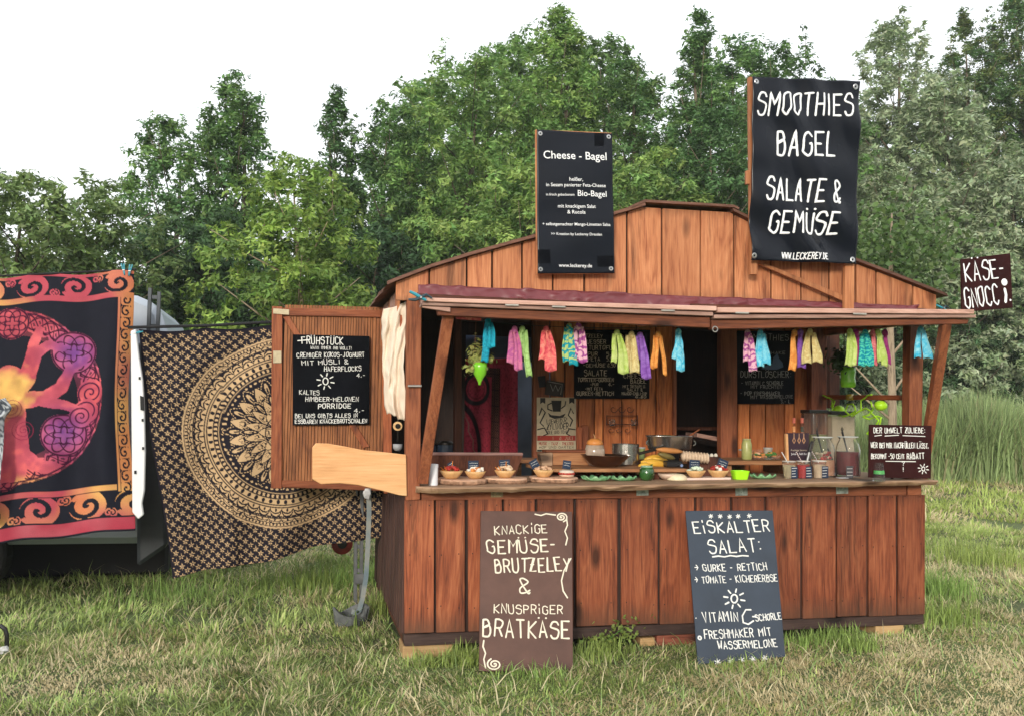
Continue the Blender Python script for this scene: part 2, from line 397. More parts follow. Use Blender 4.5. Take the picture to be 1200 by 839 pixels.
# roof: two slopes and a flat ridge cap, extruded to the back
rp = [at(x, prof(x) if 463 <= x <= 1098 else 0, y=0) for x in (600, 740)]
def roof_strip(name, pl, y0, y1, t, mat, lift=0, wob=0):
    P = [at(x, y, y=0) for x, y in pl]; mb = MB(); ny = 14 if wob else 2
    V = []; rd = random.Random(len(pl))
    for j in range(ny):
        yy = y0+(y1-y0)*j/(ny-1)
        for k in (0, 1):
            for p in P:
                V.append((p[0]+(rd.uniform(-wob, wob) if (p is P[0] or p is P[-1]) else 0), yy, p[2]+lift+k*t))
    m = len(P); Fs = []
    for j in range(ny-1):
        for k in (0, 1):
            for i in range(m-1):
                a = (j*2+k)*m+i; q = (a, a+1, a+1+2*m, a+2*m); Fs.append(q if k else q[::-1])
        Fs += [((j*2)*m, (j*2+2)*m, (j*2+3)*m, (j*2+1)*m), ((j*2)*m+m-1, (j*2+1)*m+m-1, (j*2+3)*m+m-1, (j*2+2)*m+m-1)]
    for j in (0, ny-1):
        for i in range(m-1):
            a = (j*2)*m+i; q = (a, a+1, a+1+m, a+m); Fs.append(q if j == 0 else q[::-1])
    return mb.add(V, Fs).build(name, mat, stall)
W_ROOF = wood('roof_edge_wood', (.20, .10, .065), (.13, .06, .04), (.06, .03, .02), axis='x', knots=False)
roof_strip('roof', [(454, 335.5), (463, 331), (505, 315), (550, 301), (600, 287), (630, 279), (720, 253), (752, 243)], -.05, 2.5, .022, W_ROOF, .003, .012)
roof_strip('roof', [(855, 249.5), (875, 259), (1003, 309), (1040, 323), (1098, 346), (1105, 349)], -.05, 2.5, .022, W_ROOF, .003, .01)
roof_strip('ridge_cap', [(737, 247.5), (752, 241), (856, 247), (862, 250)], -.056, 2.45, .018, W_ROOF, .012)
# awning: two long propped flaps, weathered boards above a brown beam
def aw(name, pts, y, t, mat): return px_prism(name, pts, y, t, mat, stall, bevel=.003)
YA = -.5
aw('awning_board', [(497, 349), (840, 359), (840, 364.5), (497, 353.5)], YA-.01, .16, W_FLAPX)
aw('awning_board', [(495, 354.5), (836, 366), (836, 370.5), (495, 358)], YA, .14, W_FLAPX)
aw('awning_board', [(841, 360.5), (1142, 363), (1142, 368), (841, 366.5)], YA-.012, .16, W_FLAPX)
aw('awning_board', [(837, 369), (1144, 369), (1144, 372.5), (837, 373.5)], YA, .14, W_FLAPX)
aw('awning_beam', [(512, 360), (832, 372), (832, 384), (514, 369.5)], YA+.03, .06, W_POSTX)
aw('awning_beam', [(834, 375), (1136, 374), (1134, 379.5), (834, 386)], YA+.03, .06, W_POSTX)
aw('awning_beam', [(495, 358.8), (528, 360.3), (528, 366), (495, 360.8)], YA+.012, .017, W_FLAPX)
# awning deck (slopes up and back to the wall)
for (xa, ya), (xb, yb_) in (((497, 352), (838, 363)), ((840, 364), (1140, 367))):
    p, q = at(xa, ya, y=YA), at(xb, yb_, y=YA)
    MB().prism([p+(0, .15, .0), q+(0, .15, .0), (q[0]-.02, 0.03-.04, q[2]+.085), (p[0]+.02, .03-.04, p[2]+.11)], (0, 0, -.02)).build('awning_deck', W_DARK, stall)
for a in (600, 655, 783, 870, 1008):
    y_ = ln(a, 497, 353, 840, 365) if a < 840 else ln(a, 841, 365.5, 1142, 368)
    aw('hinge_plate', [(a-8, y_), (a+8, y_+.4), (a+8, y_+2.4), (a-8, y_+2)], YA-.016, .004, plain('tarnished_steel', (.55, .52, .47), .4, .7))
def strut(p, q, w_=.07):
    MB().beam(p, q, w_, .05).build('awning_strut', W_POST, stall, bevel=.003)
strut(at(495, 565, y=-.02), at(525.5, 368, y=-.40), .068)
strut(at(1079, 566, y=.15), at(1108, 379, y=-.44), .072)
p = at(838, 386, y=YA+.02)
MB().tube([p+(.018*math.cos(a_), 0, .018*math.sin(a_)+.0) for a_ in np.linspace(0, 6.28, 13)], .004, 6).build('ring_hook', STEEL0, stall)
MB().tube([at(478, 452, y=-.03), at(494, 452, y=-.03)], .008, 6).build('wire_clip', STEEL0, stall)
# burgundy tarpaulin strip over the hinge line
def cloth_grid(name, quad, nu, nv, mat, disp=None, parent=None, tag=None, col=None, thick=.002, edge=None):
    """quad TL,TR,BR,BL as 3-D points; disp(u,v)->(dx,dy,dz); col(u,v)->rgb"""
    TL, TR, BR, BL = [np.array(p, float) for p in quad]
    u = np.linspace(0, 1, nu)[None, :, None]; v = np.linspace(0, 1, nv)[:, None, None]
    U = np.broadcast_to(u[..., 0], (nv, nu)); Vv = np.broadcast_to(v[..., 0], (nv, nu))
    P = (TL*(1-u)+TR*u)*(1-v)+(BL*(1-u)+BR*u)*v
    if disp: P = P+disp(U, Vv)
    idx = np.arange(nu*nv).reshape(nv, nu)
    Fa = np.stack([idx[:-1, :-1], idx[1:, :-1], idx[1:, 1:], idx[:-1, 1:]], -1).reshape(-1, 4)
    V = P.reshape(-1, 3); c = (V.min(0)+V.max(0))/2
    if parent is None: c[2] = V[:, 2].min()
    me = fast_mesh(name, V-c, Fa, True); me.materials.append(mat)
    if col is not None: vcol(me, col(U, Vv).reshape(-1, 3))
    o = link(bpy.data.objects.new(name, me)); WL[o] = c
    if parent is not None: o.parent = parent; o.location = c-WL[parent]
    else: o.location = c
    s = o.modifiers.new('thick', 'SOLIDIFY'); s.thickness = thick; s.offset = -1
    if tag: settag(o, *tag)
    return o
def n2(U, V, f1, f2, seed=0):
    """smooth lattice noise in -1..1"""
    r_ = np.random.default_rng(seed); G = r_.uniform(-1, 1, (64, 64))
    x = np.asarray(U)*f1; y = np.asarray(V)*f2; xi = np.floor(x).astype(int); yi = np.floor(y).astype(int); fx = x-xi; fy = y-yi
    fx = fx*fx*(3-2*fx); fy = fy*fy*(3-2*fy); g = lambda a, b: G[a % 64, b % 64]
    return (g(xi, yi)*(1-fx)+g(xi+1, yi)*fx)*(1-fy)+(g(xi, yi+1)*(1-fx)+g(xi+1, yi+1)*fx)*fy
TARP = plain('burgundy_tarpaulin', (.17, .034, .042), .42, var=.1, scale=3, spec=.5)
def tdisp(U, V):
    d = n2(U+V*.02, V, 40, 2, 3)*.020+n2(U-V*.03, V, 95, 2, 4)*.010
    return np.stack([d*0, -np.abs(d)-.0*V, d*.25], -1)
cloth_grid('tarpaulin_strip', [at(490, 333.5, y=-.02), at(1075, 358.5, y=-.02), at(1075, 366, y=-.05), at(490, 352, y=-.05)], 260, 8, TARP, tdisp, stall)
# steel plates on the fascia
ZINC = plain('zinc_plate', (.42, .47, .42), .45, .4, var=.3, scale=25)
for a, y_ in ((582.5, 577), (753, 575), (869, 575), (987, 573)):
    o = px_prism('bracket_plate', [(a-7, y_-6), (a+7, y_-6.3), (a+7, y_+5), (a-7, y_+5.3)], -.0075, .003, ZINC if a > 600 else plain('brassy_plate', (.40, .30, .16), .45, .4, var=.3, scale=25), stall, bevel=0)
    for dx, dy in ((-4, -3), (4, -3), (0, 1.5), (-4, 3), (4, 3)):
        p = at(a+dx, y_+dy, y=-.0078); MB().lathe(p, [(.004, -.002), (.004, .002)], 6).build('screw', plain('screw_steel', (.2, .2, .19), .4, .8), o)
# counter board with a live edge
def counter():
    V = []; nx = 120; x0, x1 = .055, 3.925
    for i in range(nx+1):
        t = i/nx; x = x0+(x1-x0)*t; z = 1.108+.0105*x
        e = -.16+.018*mnoise.noise(Vector((x*2.2, 0, 3)))+.008*mnoise.noise(Vector((x*9, 1, 3)))
        if t < .03: e += .10*(1-t/.03)
        th = .036+.010*mnoise.noise(Vector((x*3, 5, 0)))+.006*mnoise.noise(Vector((x*14, 5, 0)))
        e2 = e+.018+.016*mnoise.noise(Vector((x*7, 9, 0)))
        V += [(x, .8, z), (x, e+.012, z), (x, e, z-.008), (x, e2-.01, z-th*.55), (x, e2+.01, z-th), (x, .8, z-th)]
    Fs = [(i*6+k, (i+1)*6+k, (i+1)*6+(k+1) % 6, i*6+(k+1) % 6) for i in range(nx) for k in range(6)]
    Fs += [tuple(range(5, -1, -1)), tuple(nx*6+k for k in range(6))]
    Fs = [f[::-1] for f in Fs]
    MB().add(V, Fs).build('counter_board', W_LIVE, stall)
counter()
def cz(x): return 1.108+.0105*x
MB().box(.12, W-.06, .76, .8, .2, 1.05).build('counter_panel', W_DARK, stall)
# raised back shelf carrying the pans, and the right-hand serving board
SH = 1.215
px_prism('back_shelf', [(640, 549), (806, 549), (806, 553), (640, 553)], .24, .58, W_BOARDX, stall)
SHZ = at(720, 549, y=.24)[2]
MB().box(1.15, 1.2, .3, .8, 1.11, 1.2).build('shelf_block', W_DARK, stall)
MB().box(1.85, 1.9, .3, .8, 1.11, 1.2).build('shelf_block', W_DARK, stall)
p0, p1 = at(856, 534, y=.42), at(940, 538, y=.30)
a_, b_, c_, d_ = at(856, 537, y=.42), at(945, 548, y=.30), at(945, 560, y=.30), at(856, 549, y=.42)
RZ = 1.255
MB().box(2.50, 3.17, .42, .98, RZ-.03, RZ).box(2.53, 2.57, .46, .94, 1.136, RZ-.03).box(3.10, 3.14, .46, .94, 1.142, RZ-.03).build('riser_shelf', W_BOARDX, stall, bevel=.004)
# support blocks
tg = 'timber blocks propping up the stall'
def block(pts, y, t, mat, label): px_prism('support_block', pts, y, t, mat, bevel=.004, tag=(label, 'wood block', tg))
MB().box(.0, .33, .03, .25, -.02, .068).build('support_block', W_PALE, bevel=.004, tag=('pale timber block under the left front corner of the stall', 'wood block', tg))
MB().box(3.52, 3.76, .03, .25, -.02, .074).build('support_block', W_PALE, bevel=.004, tag=('pale timber block under the right front corner of the stall', 'wood block', tg))
MB().box(1.78, 2.15, .04, .2, -.02, .066).build('support_block', W_RED, bevel=.004, tag=('reddish timber block under the stall left of the blue-black chalkboard', 'wood block', tg))
MB().box(1.66, 1.77, .05, .2, -.02, .045).build('support_block', W_PALE, bevel=.004, tag=('short pale timber offcut beside the reddish block under the stall', 'wood block', tg))
# hinged side door, swung open beside the stall
DY = 1.1
door = MB().prism([at(324, 366, y=DY), at(452, 369, y=DY), at(456, 574, y=DY), at(324, 568, y=DY)], (0, .012, 0)).build('side_door', BLACKGAP, stall)
mb = MB(); x = 333
P0 = at(333, 400, y=DY)[0]; P1 = at(449, 400, y=DY)[0]; xx = P0; i = 0
while xx < P1:
    wd = random.choice((.014, .018, .022)); zt, zb = at(0, 358, y=DY)[2], 0
    k = (xx-P0)/(P1-P0); zt = at(333+116*k, 357.5+3*k, y=DY)[2]; zb = at(333+116*k, 571+3*k, y=DY)[2]
    mb.box(xx, xx+wd, DY-.012-.006*(i % 2), DY, zb, zt); xx += wd+.004; i += 1
mb.build('slat_panel', W_DOOR, door, kind='stuff')
def dp(name, pts, dy, t, mat): px_prism(name, pts, DY+dy, t, mat, door)
dp('rail', [(318.5, 359), (331, 359.5), (330, 572), (317.5, 572)], -.035, .03, W_DRAIL)
dp('rail', [(447, 362), (457, 362), (460, 578), (450, 578)], -.035, .03, W_DRAIL)
dp('rail', [(331.5, 361), (446.5, 364), (446.5, 372), (331.5, 370)], -.034, .028, W_DRAILX)
dp('rail', [(330.5, 562.5), (449.5, 566), (449.5, 575), (330.5, 570.5)], -.034, .028, W_DRAILX)
dp('brace', [(331.5, 371.5), (339, 371), (433, 523), (425.5, 525)], -.0325, .018, W_DRAIL)
BR = plain('brass_hinge', (.50, .42, .28), .4, .6, scale=30)
dp('hinge', [(320, 361.5), (339, 363), (339, 369.5), (320, 368)], -.040, .005, BR)
dp('hinge', [(320, 411), (330, 411), (330, 425.5), (320, 425.5)], -.040, .005, BR)

# ---------------------------------------------------------------- lettering: a hand-drawn stroke alphabet (grid 0-4 by 0-6, c = curved)
GL = {
'A': '002640 1232', 'B': '0006 c0626353403 c0334423000', 'C': 'c4526050201203041', 'D': '0006 c0626444220100', 'E': '46060040 0333',
'F': '460600 0333', 'G': 'c45260502012030414333', 'H': '0006 4640 0343', 'I': '2026', 'J': 'c3632201001', 'K': '0006 460340',
'L': '060040', 'M': '0006234640', 'N': '00064046', 'O': 'c26050201203142454626', 'P': '0006 c0626453303', 'Q': 'c26050201203142454626 2240',
'R': '0006 c0626453303 2340', 'S': 'c45361605044341301001', 'T': '0646 2620', 'U': 'c06020110304246', 'V': '062046', 'W': '0610243046',
'X': '0640 0046', 'Y': '0623 4610', 'Z': '06460040 1333', 'i': '2024 2627', 'Ä': '002640 1232 0808 4848', 'Ö': 'c26050201203142454626 0808 4848', 'Ü': 'c06020110304246 0808 4848',
'0': 'c26050201203142454626', '1': '152620', '2': 'c0526453400 0040', '3': 'c0646334130100', '4': '300636 0242'.replace('300636', '3630').replace('0242', '360242'), '5': '460604 c0434423000',
'6': 'c4526020120314233', '7': '064610', '8': 'c23051636452301102031422 3'.replace(' ', ''), '9': 'c44230426454020',
'&': 'c41200002343516053040', '-': '0333', ':': '2121 2424', '.': '2020', ',': '2110', '!': '2622 2020', '?': 'c0526453422 2020', '>': '014305',
'*': '2125 0343 0145 0541', '+': '2125 0343', '/': '0046', "'": '2624', '~': 'c03142332435', '(': 'c36240220', '·': '2323', '→': '0343 254321',
}
GL['8'] = 'c23141526353423 c23120120413223'; GL['4'] = '3630 360242'
def glyph(ch):
    out = []
    for s in GL.get(ch, '').split():
        cv = s[0] == 'c'; s = s[1:] if cv else s
        if len(s) % 2: s = s[:-1]
        P = [(int(s[i])/4, (7.25 if s[i+1] == '8' else int(s[i+1]))/6) for i in range(0, len(s), 2)]
        if cv and len(P) > 2:
            Q = []; E_ = [P[0]]+P+[P[-1]]
            if P[0] == P[-1]: E_ = [P[-2]]+P+[P[1]]
            for i in range(1, len(E_)-2):
                for k in range(4):
                    t = k/4; a, b, c, d = (np.array(E_[i-1+j]) for j in range(4))
                    Q.append(tuple(.5*((2*b)+(c-a)*t+(2*a-5*b+4*c-d)*t*t+(3*b-a-3*c+d)*t**3)))
            P = Q+[P[-1]]
        out.append(P)
    return out
CHALK = plain('chalk_marker_white', (.80, .80, .77), .75, var=.06, bumpy=0)
CREAM = plain('cream_paint', (.78, .72, .58), .6, var=.05, bumpy=0)
WHITE = plain('white_vinyl_print', (.85, .86, .88), .35, var=.01, bumpy=0)
FAINT = plain('faint_warm_chalk', (.80, .68, .52), .8, var=.2, bumpy=0)
class Board:
    def __init__(s, name, label, cat, quad, pl, t, mat, disp=None, parent=None, group=None, nu=2, nv=2, bev=.0015):
        """quad: photo corners TL,TR,BR,BL on the plane pl=(point, normal towards the viewer)"""
        n = np.array(pl[1], float); n /= np.linalg.norm(n); s.pl = (np.array(pl[0], float), n); s.n = n
        P = [at(a, b, pl=s.pl) for a, b in quad]; s.O = P[3]
        s.ex = P[2]-P[3]; s.wd = np.linalg.norm(s.ex); s.ex /= s.wd; s.ez = np.cross(s.ex, n)*-1
        if s.ez[2] < 0: s.ez = -s.ez
        s.disp = disp; s.name = name
        c = (P[2]+P[3])/2 - n*t/2
        root = thing(name, label, cat, tuple(c), group); s.root = root
        mb = MB()
        if disp is None: mb.prism(P, -n*t); o = mb.build('board', mat, root, bevel=bev)
        else:
            TL, TR, BR, BL = P
            def d(U, V):
                Q = (TL*(1-U[..., None])+TR*U[..., None])*(1-V[..., None])+(BL*(1-U[..., None])+BR*U[..., None])*V[..., None]
                a = (Q-s.O)@s.ex; b = (Q-s.O)@s.ez; return disp(a, b)[..., None]*n
            o = cloth_grid('banner_sheet', P, nu, nv, mat, d, root, thick=.003)
        s.board = o; s.P = P
    def uv(s, px, py):
        p = at(px, py, pl=s.pl)-s.O; return np.array([p@s.ex, p@s.ez])
    def w(s, u, v, h=0):
        if s.disp is not None: h = h+float(s.disp(np.array(u), np.array(v)))
        return s.O+s.ex*u+s.ez*v+s.n*h
    def strokes(s, polys, r, mat, name='lettering', h=.0008, flat=.35):
        if s.disp is not None: h = max(h, .0022)
        """polys in board metres; each stroke becomes a low ridge of paint"""
        mb = MB()
        for P in polys:
            P = [np.array(p, float) for p in P]
            if len(P) == 1 or (len(P) == 2 and np.linalg.norm(P[0]-P[1]) < 1e-6): P = [P[0]-(r*.3, 0), P[0]+(r*.3, 0)]
            Q = [P[0]]                                     # drop repeated points
            for p in P[1:]:
                if np.linalg.norm(p-Q[-1]) > 1e-5: Q.append(p)
            if len(Q) < 2: continue
            if s.disp is not None:
                Q2 = [Q[0]]
                for p, q_ in zip(Q, Q[1:]):
                    ns = max(1, int(np.linalg.norm(q_-p)/.012)); Q2 += [p+(q_-p)*(k+1)/ns for k in range(ns)]
                Q = Q2
            m = len(Q); V = []
            e0 = Q[0]-(Q[1]-Q[0])/np.linalg.norm(Q[1]-Q[0])*r*.7; e1 = Q[-1]+(Q[-1]-Q[-2])/np.linalg.norm(Q[-1]-Q[-2])*r*.7
            Q = [e0]+Q+[e1]; m += 2
            for i, p in enumerate(Q):
                d = Q[min(i+1, m-1)]-Q[max(i-1, 0)]; L = np.linalg.norm(d); d = d/L if L > 0 else np.array([1, 0.])
                q = np.array([-d[1], d[0]]); k = .45 if i in (0, m-1) else random.uniform(.9, 1.1)
                # mitre
                if 0 < i < m-1:
                    d1 = Q[i]-Q[i-1]; d2 = Q[i+1]-Q[i]; d1 /= max(np.linalg.norm(d1), 1e-9); d2 /= max(np.linalg.norm(d2), 1e-9)
                    k *= min(1.7, 1/max(.55, math.sqrt(max(0, (1+d1@d2)/2))))
                for a, hh in ((-1, -.0005), (-.6, h), (.6, h), (1, -.0005)):
                    z = p+q*a*r*k; V.append(s.w(z[0], z[1], hh+h*.4*(i % 2)*0))
            Fs = [(i*4+k, (i+1)*4+k, (i+1)*4+k+1, i*4+k+1) for i in range(m-1) for k in range(3)]
            Fs += [(0, 1, 2, 3), ((m-1)*4+3, (m-1)*4+2, (m-1)*4+1, (m-1)*4)]
            h_ = random.uniform(-.0001, .0001); h += h_
            mb.add(V, [f[::-1] for f in Fs])
        if mb.v: return mb.build(name, mat, s.root)
    def write(s, text, x0, y0, x1, y1, cap, r=.9, mat=None, jit=.085, shear=0, h=.0008):
        """baseline from (x0,y0) to (x1,y1), capital height and stroke half-width in photo pixels"""
        mat = mat or CHALK
        a, b = s.uv(x0, y0), s.uv(x1, y1); d = b-a; L = np.linalg.norm(d); d /= L; q = np.array([-d[1], d[0]])
        sc = L/math.hypot(x1-x0, y1-y0); cap *= sc; r *= sc*.74
        wd = {'I': .35, 'i': .35, ' ': .55, ':': .35, '.': .3, ',': .35, '!': .35, '-': .7, 'M': 1.15, 'W': 1.2, "'": .3, '·': .4}
        ws = [wd.get(c, 1) for c in text]; gap = .54; tot = sum(ws)+gap*(len(text)-1); un = L/tot; x = 0; polys = []
        rd = random.Random(text)
        for c, w_ in zip(text, ws):
            g = glyph(c); ox = x*un; oy = rd.uniform(-jit, jit)*cap*.6; sy = cap*(1+rd.uniform(-jit, jit)); ro = rd.uniform(-jit, jit)
            thin = c in "Ii:.,!'·"
            for P in g:
                Q = []
                for (gx, gy) in P:
                    if thin: gx = (gx-.5)*.6+.18/w_*w_; X = ox+gx*un+rd.uniform(-jit, jit)*.0
                    else: X = ox+gx*w_*un
                    Y = gy*sy+oy; X += (Y*(shear+ro)); Q.append(a+d*X+q*Y)
                polys.append(Q)
            x += w_+gap
        return s.strokes(polys, r, mat, h=h)
    def pxs(s, polys, r, mat=None, name='drawing', h=.0008):
        sc = np.linalg.norm(s.uv(*polys[0][0])-s.uv(polys[0][0][0]+10, polys[0][0][1]))/10
        if name in ('flourish', 'star_drawing') and len(polys) > 3 or name == 'flourish':
            g_ = 3 if name == 'star_drawing' else 1
            for i in range(0, len(polys), g_): s.strokes([[s.uv(x, y) for x, y in P] for P in polys[i:i+g_]], r*sc, mat or CHALK, name[:-8] if g_ == 3 else name, h)
            return
        return s.strokes([[s.uv(x, y) for x, y in P] for P in polys], r*sc, mat or CHALK, name, h)
    def sun(s, x, y, r, mat=None, n=8, w_=.8):
        P = [[(x+r*.38*math.cos(a)*.9, y+r*.45*math.sin(a)) for a in np.linspace(0, 2*math.pi, 11)]]
        for k in range(n):
            a = 2*math.pi*k/n+.2; P.append([(x+r*.7*math.cos(a), y+r*.7*math.sin(a)), (x+r*1.15*math.cos(a), y+r*1.05*math.sin(a))])
        s.pxs(P, w_, mat)
    def stars(s, pts, r, mat=None, w_=.6):
        P = []
        for x, y in pts:
            for k in range(3):
                a = math.pi*k/3+.3; P.append([(x-r*math.cos(a), y-r*math.sin(a)), (x+r*math.cos(a), y+r*math.sin(a))])
        s.pxs(P, w_, mat, 'star_drawing')
    def type(s, text, x0, y0, x1, y1, mat=None, shear=0, h=.0012, off=0):
        """set in the built-in sans face, fitted to the baseline"""
        c = bpy.data.curves.new('txt', 'FONT'); c.body = text; c.size = 1; c.shear = shear; c.offset = off; c.resolution_u = 3
        to = bpy.data.objects.new('txt', c); COL.objects.link(to)
        bpy.context.view_layer.update(); me = bpy.data.meshes.new_from_object(to.evaluated_get(bpy.context.evaluated_depsgraph_get()))
        V = np.array([v.co[:] for v in me.vertices]); Fs = [tuple(p.vertices) for p in me.polygons]
        bpy.data.objects.remove(to); bpy.data.curves.remove(c); bpy.data.meshes.remove(me)
        a, b = s.uv(x0, y0), s.uv(x1, y1); d = b-a; L = np.linalg.norm(d); d /= L; q = np.array([-d[1], d[0]])
        k = L/(V[:, 0].max()-V[:, 0].min()); x_0 = V[:, 0].min()
        P = [s.w(*(a+d*(v[0]-x_0)*k+q*v[1]*k), h) for v in V]
        MB().add(P, Fs).build('lettering', mat or WHITE, s.root)
    def disc(s, x, y, r, mat, name='grommet', h=.002, seg=12, inner=None):
        c = s.uv(x, y); sc = np.linalg.norm(s.uv(x+5, y)-c)/5; r *= sc
        mb = MB(); V = []
        rr = [(r, 0), (r*.85, h), (r*.45, h), (r*.35, 0)] if inner is None else [(r, 0), (r*.9, h)]
        for q, hh in rr:
            for k in range(seg): V.append(s.w(c[0]+q*math.cos(2*math.pi*k/seg), c[1]+q*math.sin(2*math.pi*k/seg), hh+.0004))
        Fs = [(i*seg+k, i*seg+(k+1) % seg, (i+1)*seg+(k+1) % seg, (i+1)*seg+k) for i in range(len(rr)-1) for k in range(seg)]
        if inner is not None: Fs.append(tuple(seg+k for k in range(seg)))
        return mb.add(V, Fs).build(name, mat, s.root)
BLACKB = plain('black_chalkboard', (.005, .006, .009), .45, var=.25, scale=5, spec=.04, bumpy=.05)
NAVYB = plain('blue_black_chalkboard', (.022, .034, .055), .16, var=.15, scale=4, spec=.6, bumpy=.03)
BROWNB = plain('brown_painted_board', (.115, .055, .04), .5, var=.18, scale=5, spec=.4, bumpy=.12, col2=(.075, .035, .026))
DKBROWN = plain('dark_brown_board', (.040, .012, .012), .4, var=.2, scale=6, spec=.06)
VINYL = plain('black_banner_vinyl', (.006, .008, .014), .25, var=.1, scale=3, spec=.22, bumpy=.03)
STEEL = plain('steel_ring', (.6, .6, .6), .3, .9)
GY = (0, -1, 0)
# big banner on its timber frame
def wr1(a, b): return .022+.020*np.sin((a*1.0+b*.75)*13+1.2*np.sin(b*5))*(.35+.65*np.exp(-((b-.35)/.5)**2))+.010*np.sin((a*1.2+b*.5)*19+2)*(.4+.6*np.sin(b*3+1)**2)+.005*np.sin(b*17+a*3)
b1 = Board('sign_banner', 'large black banner with white lettering SMOOTHIES BAGEL SALATE & GEMÜSE above the roof', 'banner', [(880, 91), (1006, 97), (1002, 310), (878, 306)], ((0, -.115, 0), GY), .01, VINYL, wr1, nu=70, nv=110)
for t, x0, y0, x1, y1, c, r in (('SMOOTHIES', 886, 136, 996, 137, 23, 1.6), ('BAGEL', 909, 183, 976, 184, 25, 1.8), ('SALATE &', 895, 235, 982, 238, 23, 1.7), ('GEMÜSE', 900, 273, 978, 275, 22, 1.75), ('WWW.LECKEREY.DE', 914, 304, 967, 305, 6.5, .75)):
    b1.write(t, x0, y0, x1, y1, c, r, WHITE, jit=.02, shear=.16)
for x, y in ((885, 97), (1001, 103), (998, 305), (881, 301)): b1.disc(x, y, 3, STEEL)
fr = b1.root; FRW = wood('frame_timber', (.60, .27, .12), (.46, .18, .075), (.26, .09, .035))
px_prism('frame_post', [(878, 90), (886, 91), (888, 322), (880, 322)], -.10, .035, FRW, fr)
px_prism('frame_post', [(994, 97), (1003, 97), (1001, 366), (990, 366)], -.10, .035, FRW, fr)
px_prism('frame_rail', [(887, 91.5), (993, 96.5), (993, 101), (887, 96)], -.096, .025, FRW, fr)
px_prism('frame_rail', [(888, 297), (993, 300), (993, 305), (888, 302)], -.096, .025, FRW, fr)
px_prism('frame_brace', [(888, 309), (899, 309.5), (990, 347), (990, 354)], -.062, .022, FRW, fr)
px_prism('frame_block', [(875, 200), (880, 200), (880, 216), (875, 216)], -.095, .03, FRW, fr)
# cheese-bagel banner
def wr2(a, b): return .004*np.sin((a+b*.6)*9+2)+.0025*np.sin(b*14-a*6)
b2 = Board('sign_banner', 'smaller black banner with white print Cheese - Bagel mounted on the gable boards', 'banner', [(629, 152.5), (717.5, 156.5), (720, 320.5), (630, 321)], ((0, -.085, 0), GY), .01, VINYL, wr2, nu=50, nv=80)
for t, x0, y0, x1, y1 in (('Cheese - Bagel', 637, 186, 711, 188), ('heißer,', 667, 212.5, 683, 212.8), ('in Sesam panierter Feta-Cheese', 640, 218.7, 710, 219.7), ('in frisch gebackenem', 640, 229.5, 673, 229.9), ('Bio-Bagel', 677, 230, 711, 231),
                          ('mit knackigem Salat', 654, 243.5, 698, 244.3), ('& Rucola', 665, 250.5, 686, 251), ('+ selbstgemachter Mango-Limetten Salsa', 636, 264, 715, 265.5), ('>> Kreation by Leckerey Dresden', 646, 275.5, 705, 276.8), ('www.leckerey.de', 655, 313, 694, 313.6)):
    b2.type(t, x0, y0, x1, y1, WHITE, off=.006)
for x, y in ((633, 157), (713.5, 160.5), (716, 315), (633.5, 316)): b2.disc(x, y, 2.6, STEEL)
px_prism('backing_panel', [(627.6, 152), (717, 156), (719, 321), (628.6, 321.6)], -.078, .02, FRW, b2.root)
for pts in ([(697, 156), (708, 156.4), (708, 171), (697, 171)], [(630.5, 293), (645, 293), (645, 309), (630.5, 309)], [(700, 300), (719, 300), (719, 313), (700, 313)]):
    MB().prism([b2.w(*b2.uv(*p), .0015) for p in pts], b2.n*.0005).build('tape_strip', BLACKB, b2.root)
# käse-gnocci sign on the right tip of the awning
b3 = Board('sign_board', 'dark brown board lettered KÄSE-GNOCCI on the right tip of the awning', 'sign', [(1127, 304), (1184, 297), (1187, 361), (1128, 366)], ((0, -.44, 0), GY), .018, DKBROWN)
b3.write('KÄSE-', 1132, 330, 1178, 325.5, 18, 1.25, WHITE, jit=.06); b3.write('GNOCC', 1132, 361, 1171, 356, 19, 1.25, WHITE, jit=.06)
b3.pxs([[(1177.5, 339), (1179, 346), (1178.5, 354)]], 1.8, WHITE, 'lettering'); b3.disc(1177, 331, 3.6, WHITE, 'lettering', inner=1); b3.disc(1184, 352, 1.1, WHITE, 'lettering', inner=1)
MB().beam(at(1156, 350, y=-.40), at(1118, 372, y=-.40), .03, .03).build('mounting_batten', W_DARK, b3.root)
# breakfast board on the side door
b4 = Board('chalkboard', 'black chalkboard headed FRÜHSTÜCK hung on the open side door', 'chalkboard', [(343, 392), (433, 394), (433, 497), (343, 498)], ((0, DY-.05, 0), GY), .012, BLACKB)
for t, x0, y0, x1, y1, c, r in (('FRÜHSTÜCK', 354, 403, 402, 404, 8.5, .85), ('WANN IMMER IHR WOLLT!', 364, 409, 412, 410, 3.6, .4), ('CREMIGER KOKOS-JOGHURT', 348, 419, 427, 418.5, 5.6, .6), ('MIT MÜSLI &', 354, 428, 408, 426, 5, .65), ('HAFERFLOCKS', 380, 435, 423, 434.5, 5.5, .65),
                             ('4,-', 418, 442, 428, 442, 4.5, .6), ('KALTES', 351, 462, 374, 462.5, 5, .6), ('HIMBEER-MELONEN', 358, 470, 420, 470, 5, .6), ('PORRIDGE', 373, 478.5, 411, 478, 5.4, .75), ('4,-', 415, 483, 427, 483, 4.5, .6),
                             ('BEI UNS GIBTS ALLES IN', 346, 489.5, 419, 488.5, 4.6, .6), ('ESSBAREN KNÄCKEBROTSCHALEN', 346, 496, 430, 495, 4.6, .6)):
    b4.write(t, x0, y0, x1, y1, c, r)
b4.sun(381.5, 446.5, 9, w_=.8); b4.pxs([[(349, 399.5), (362, 398.5)]], .8)
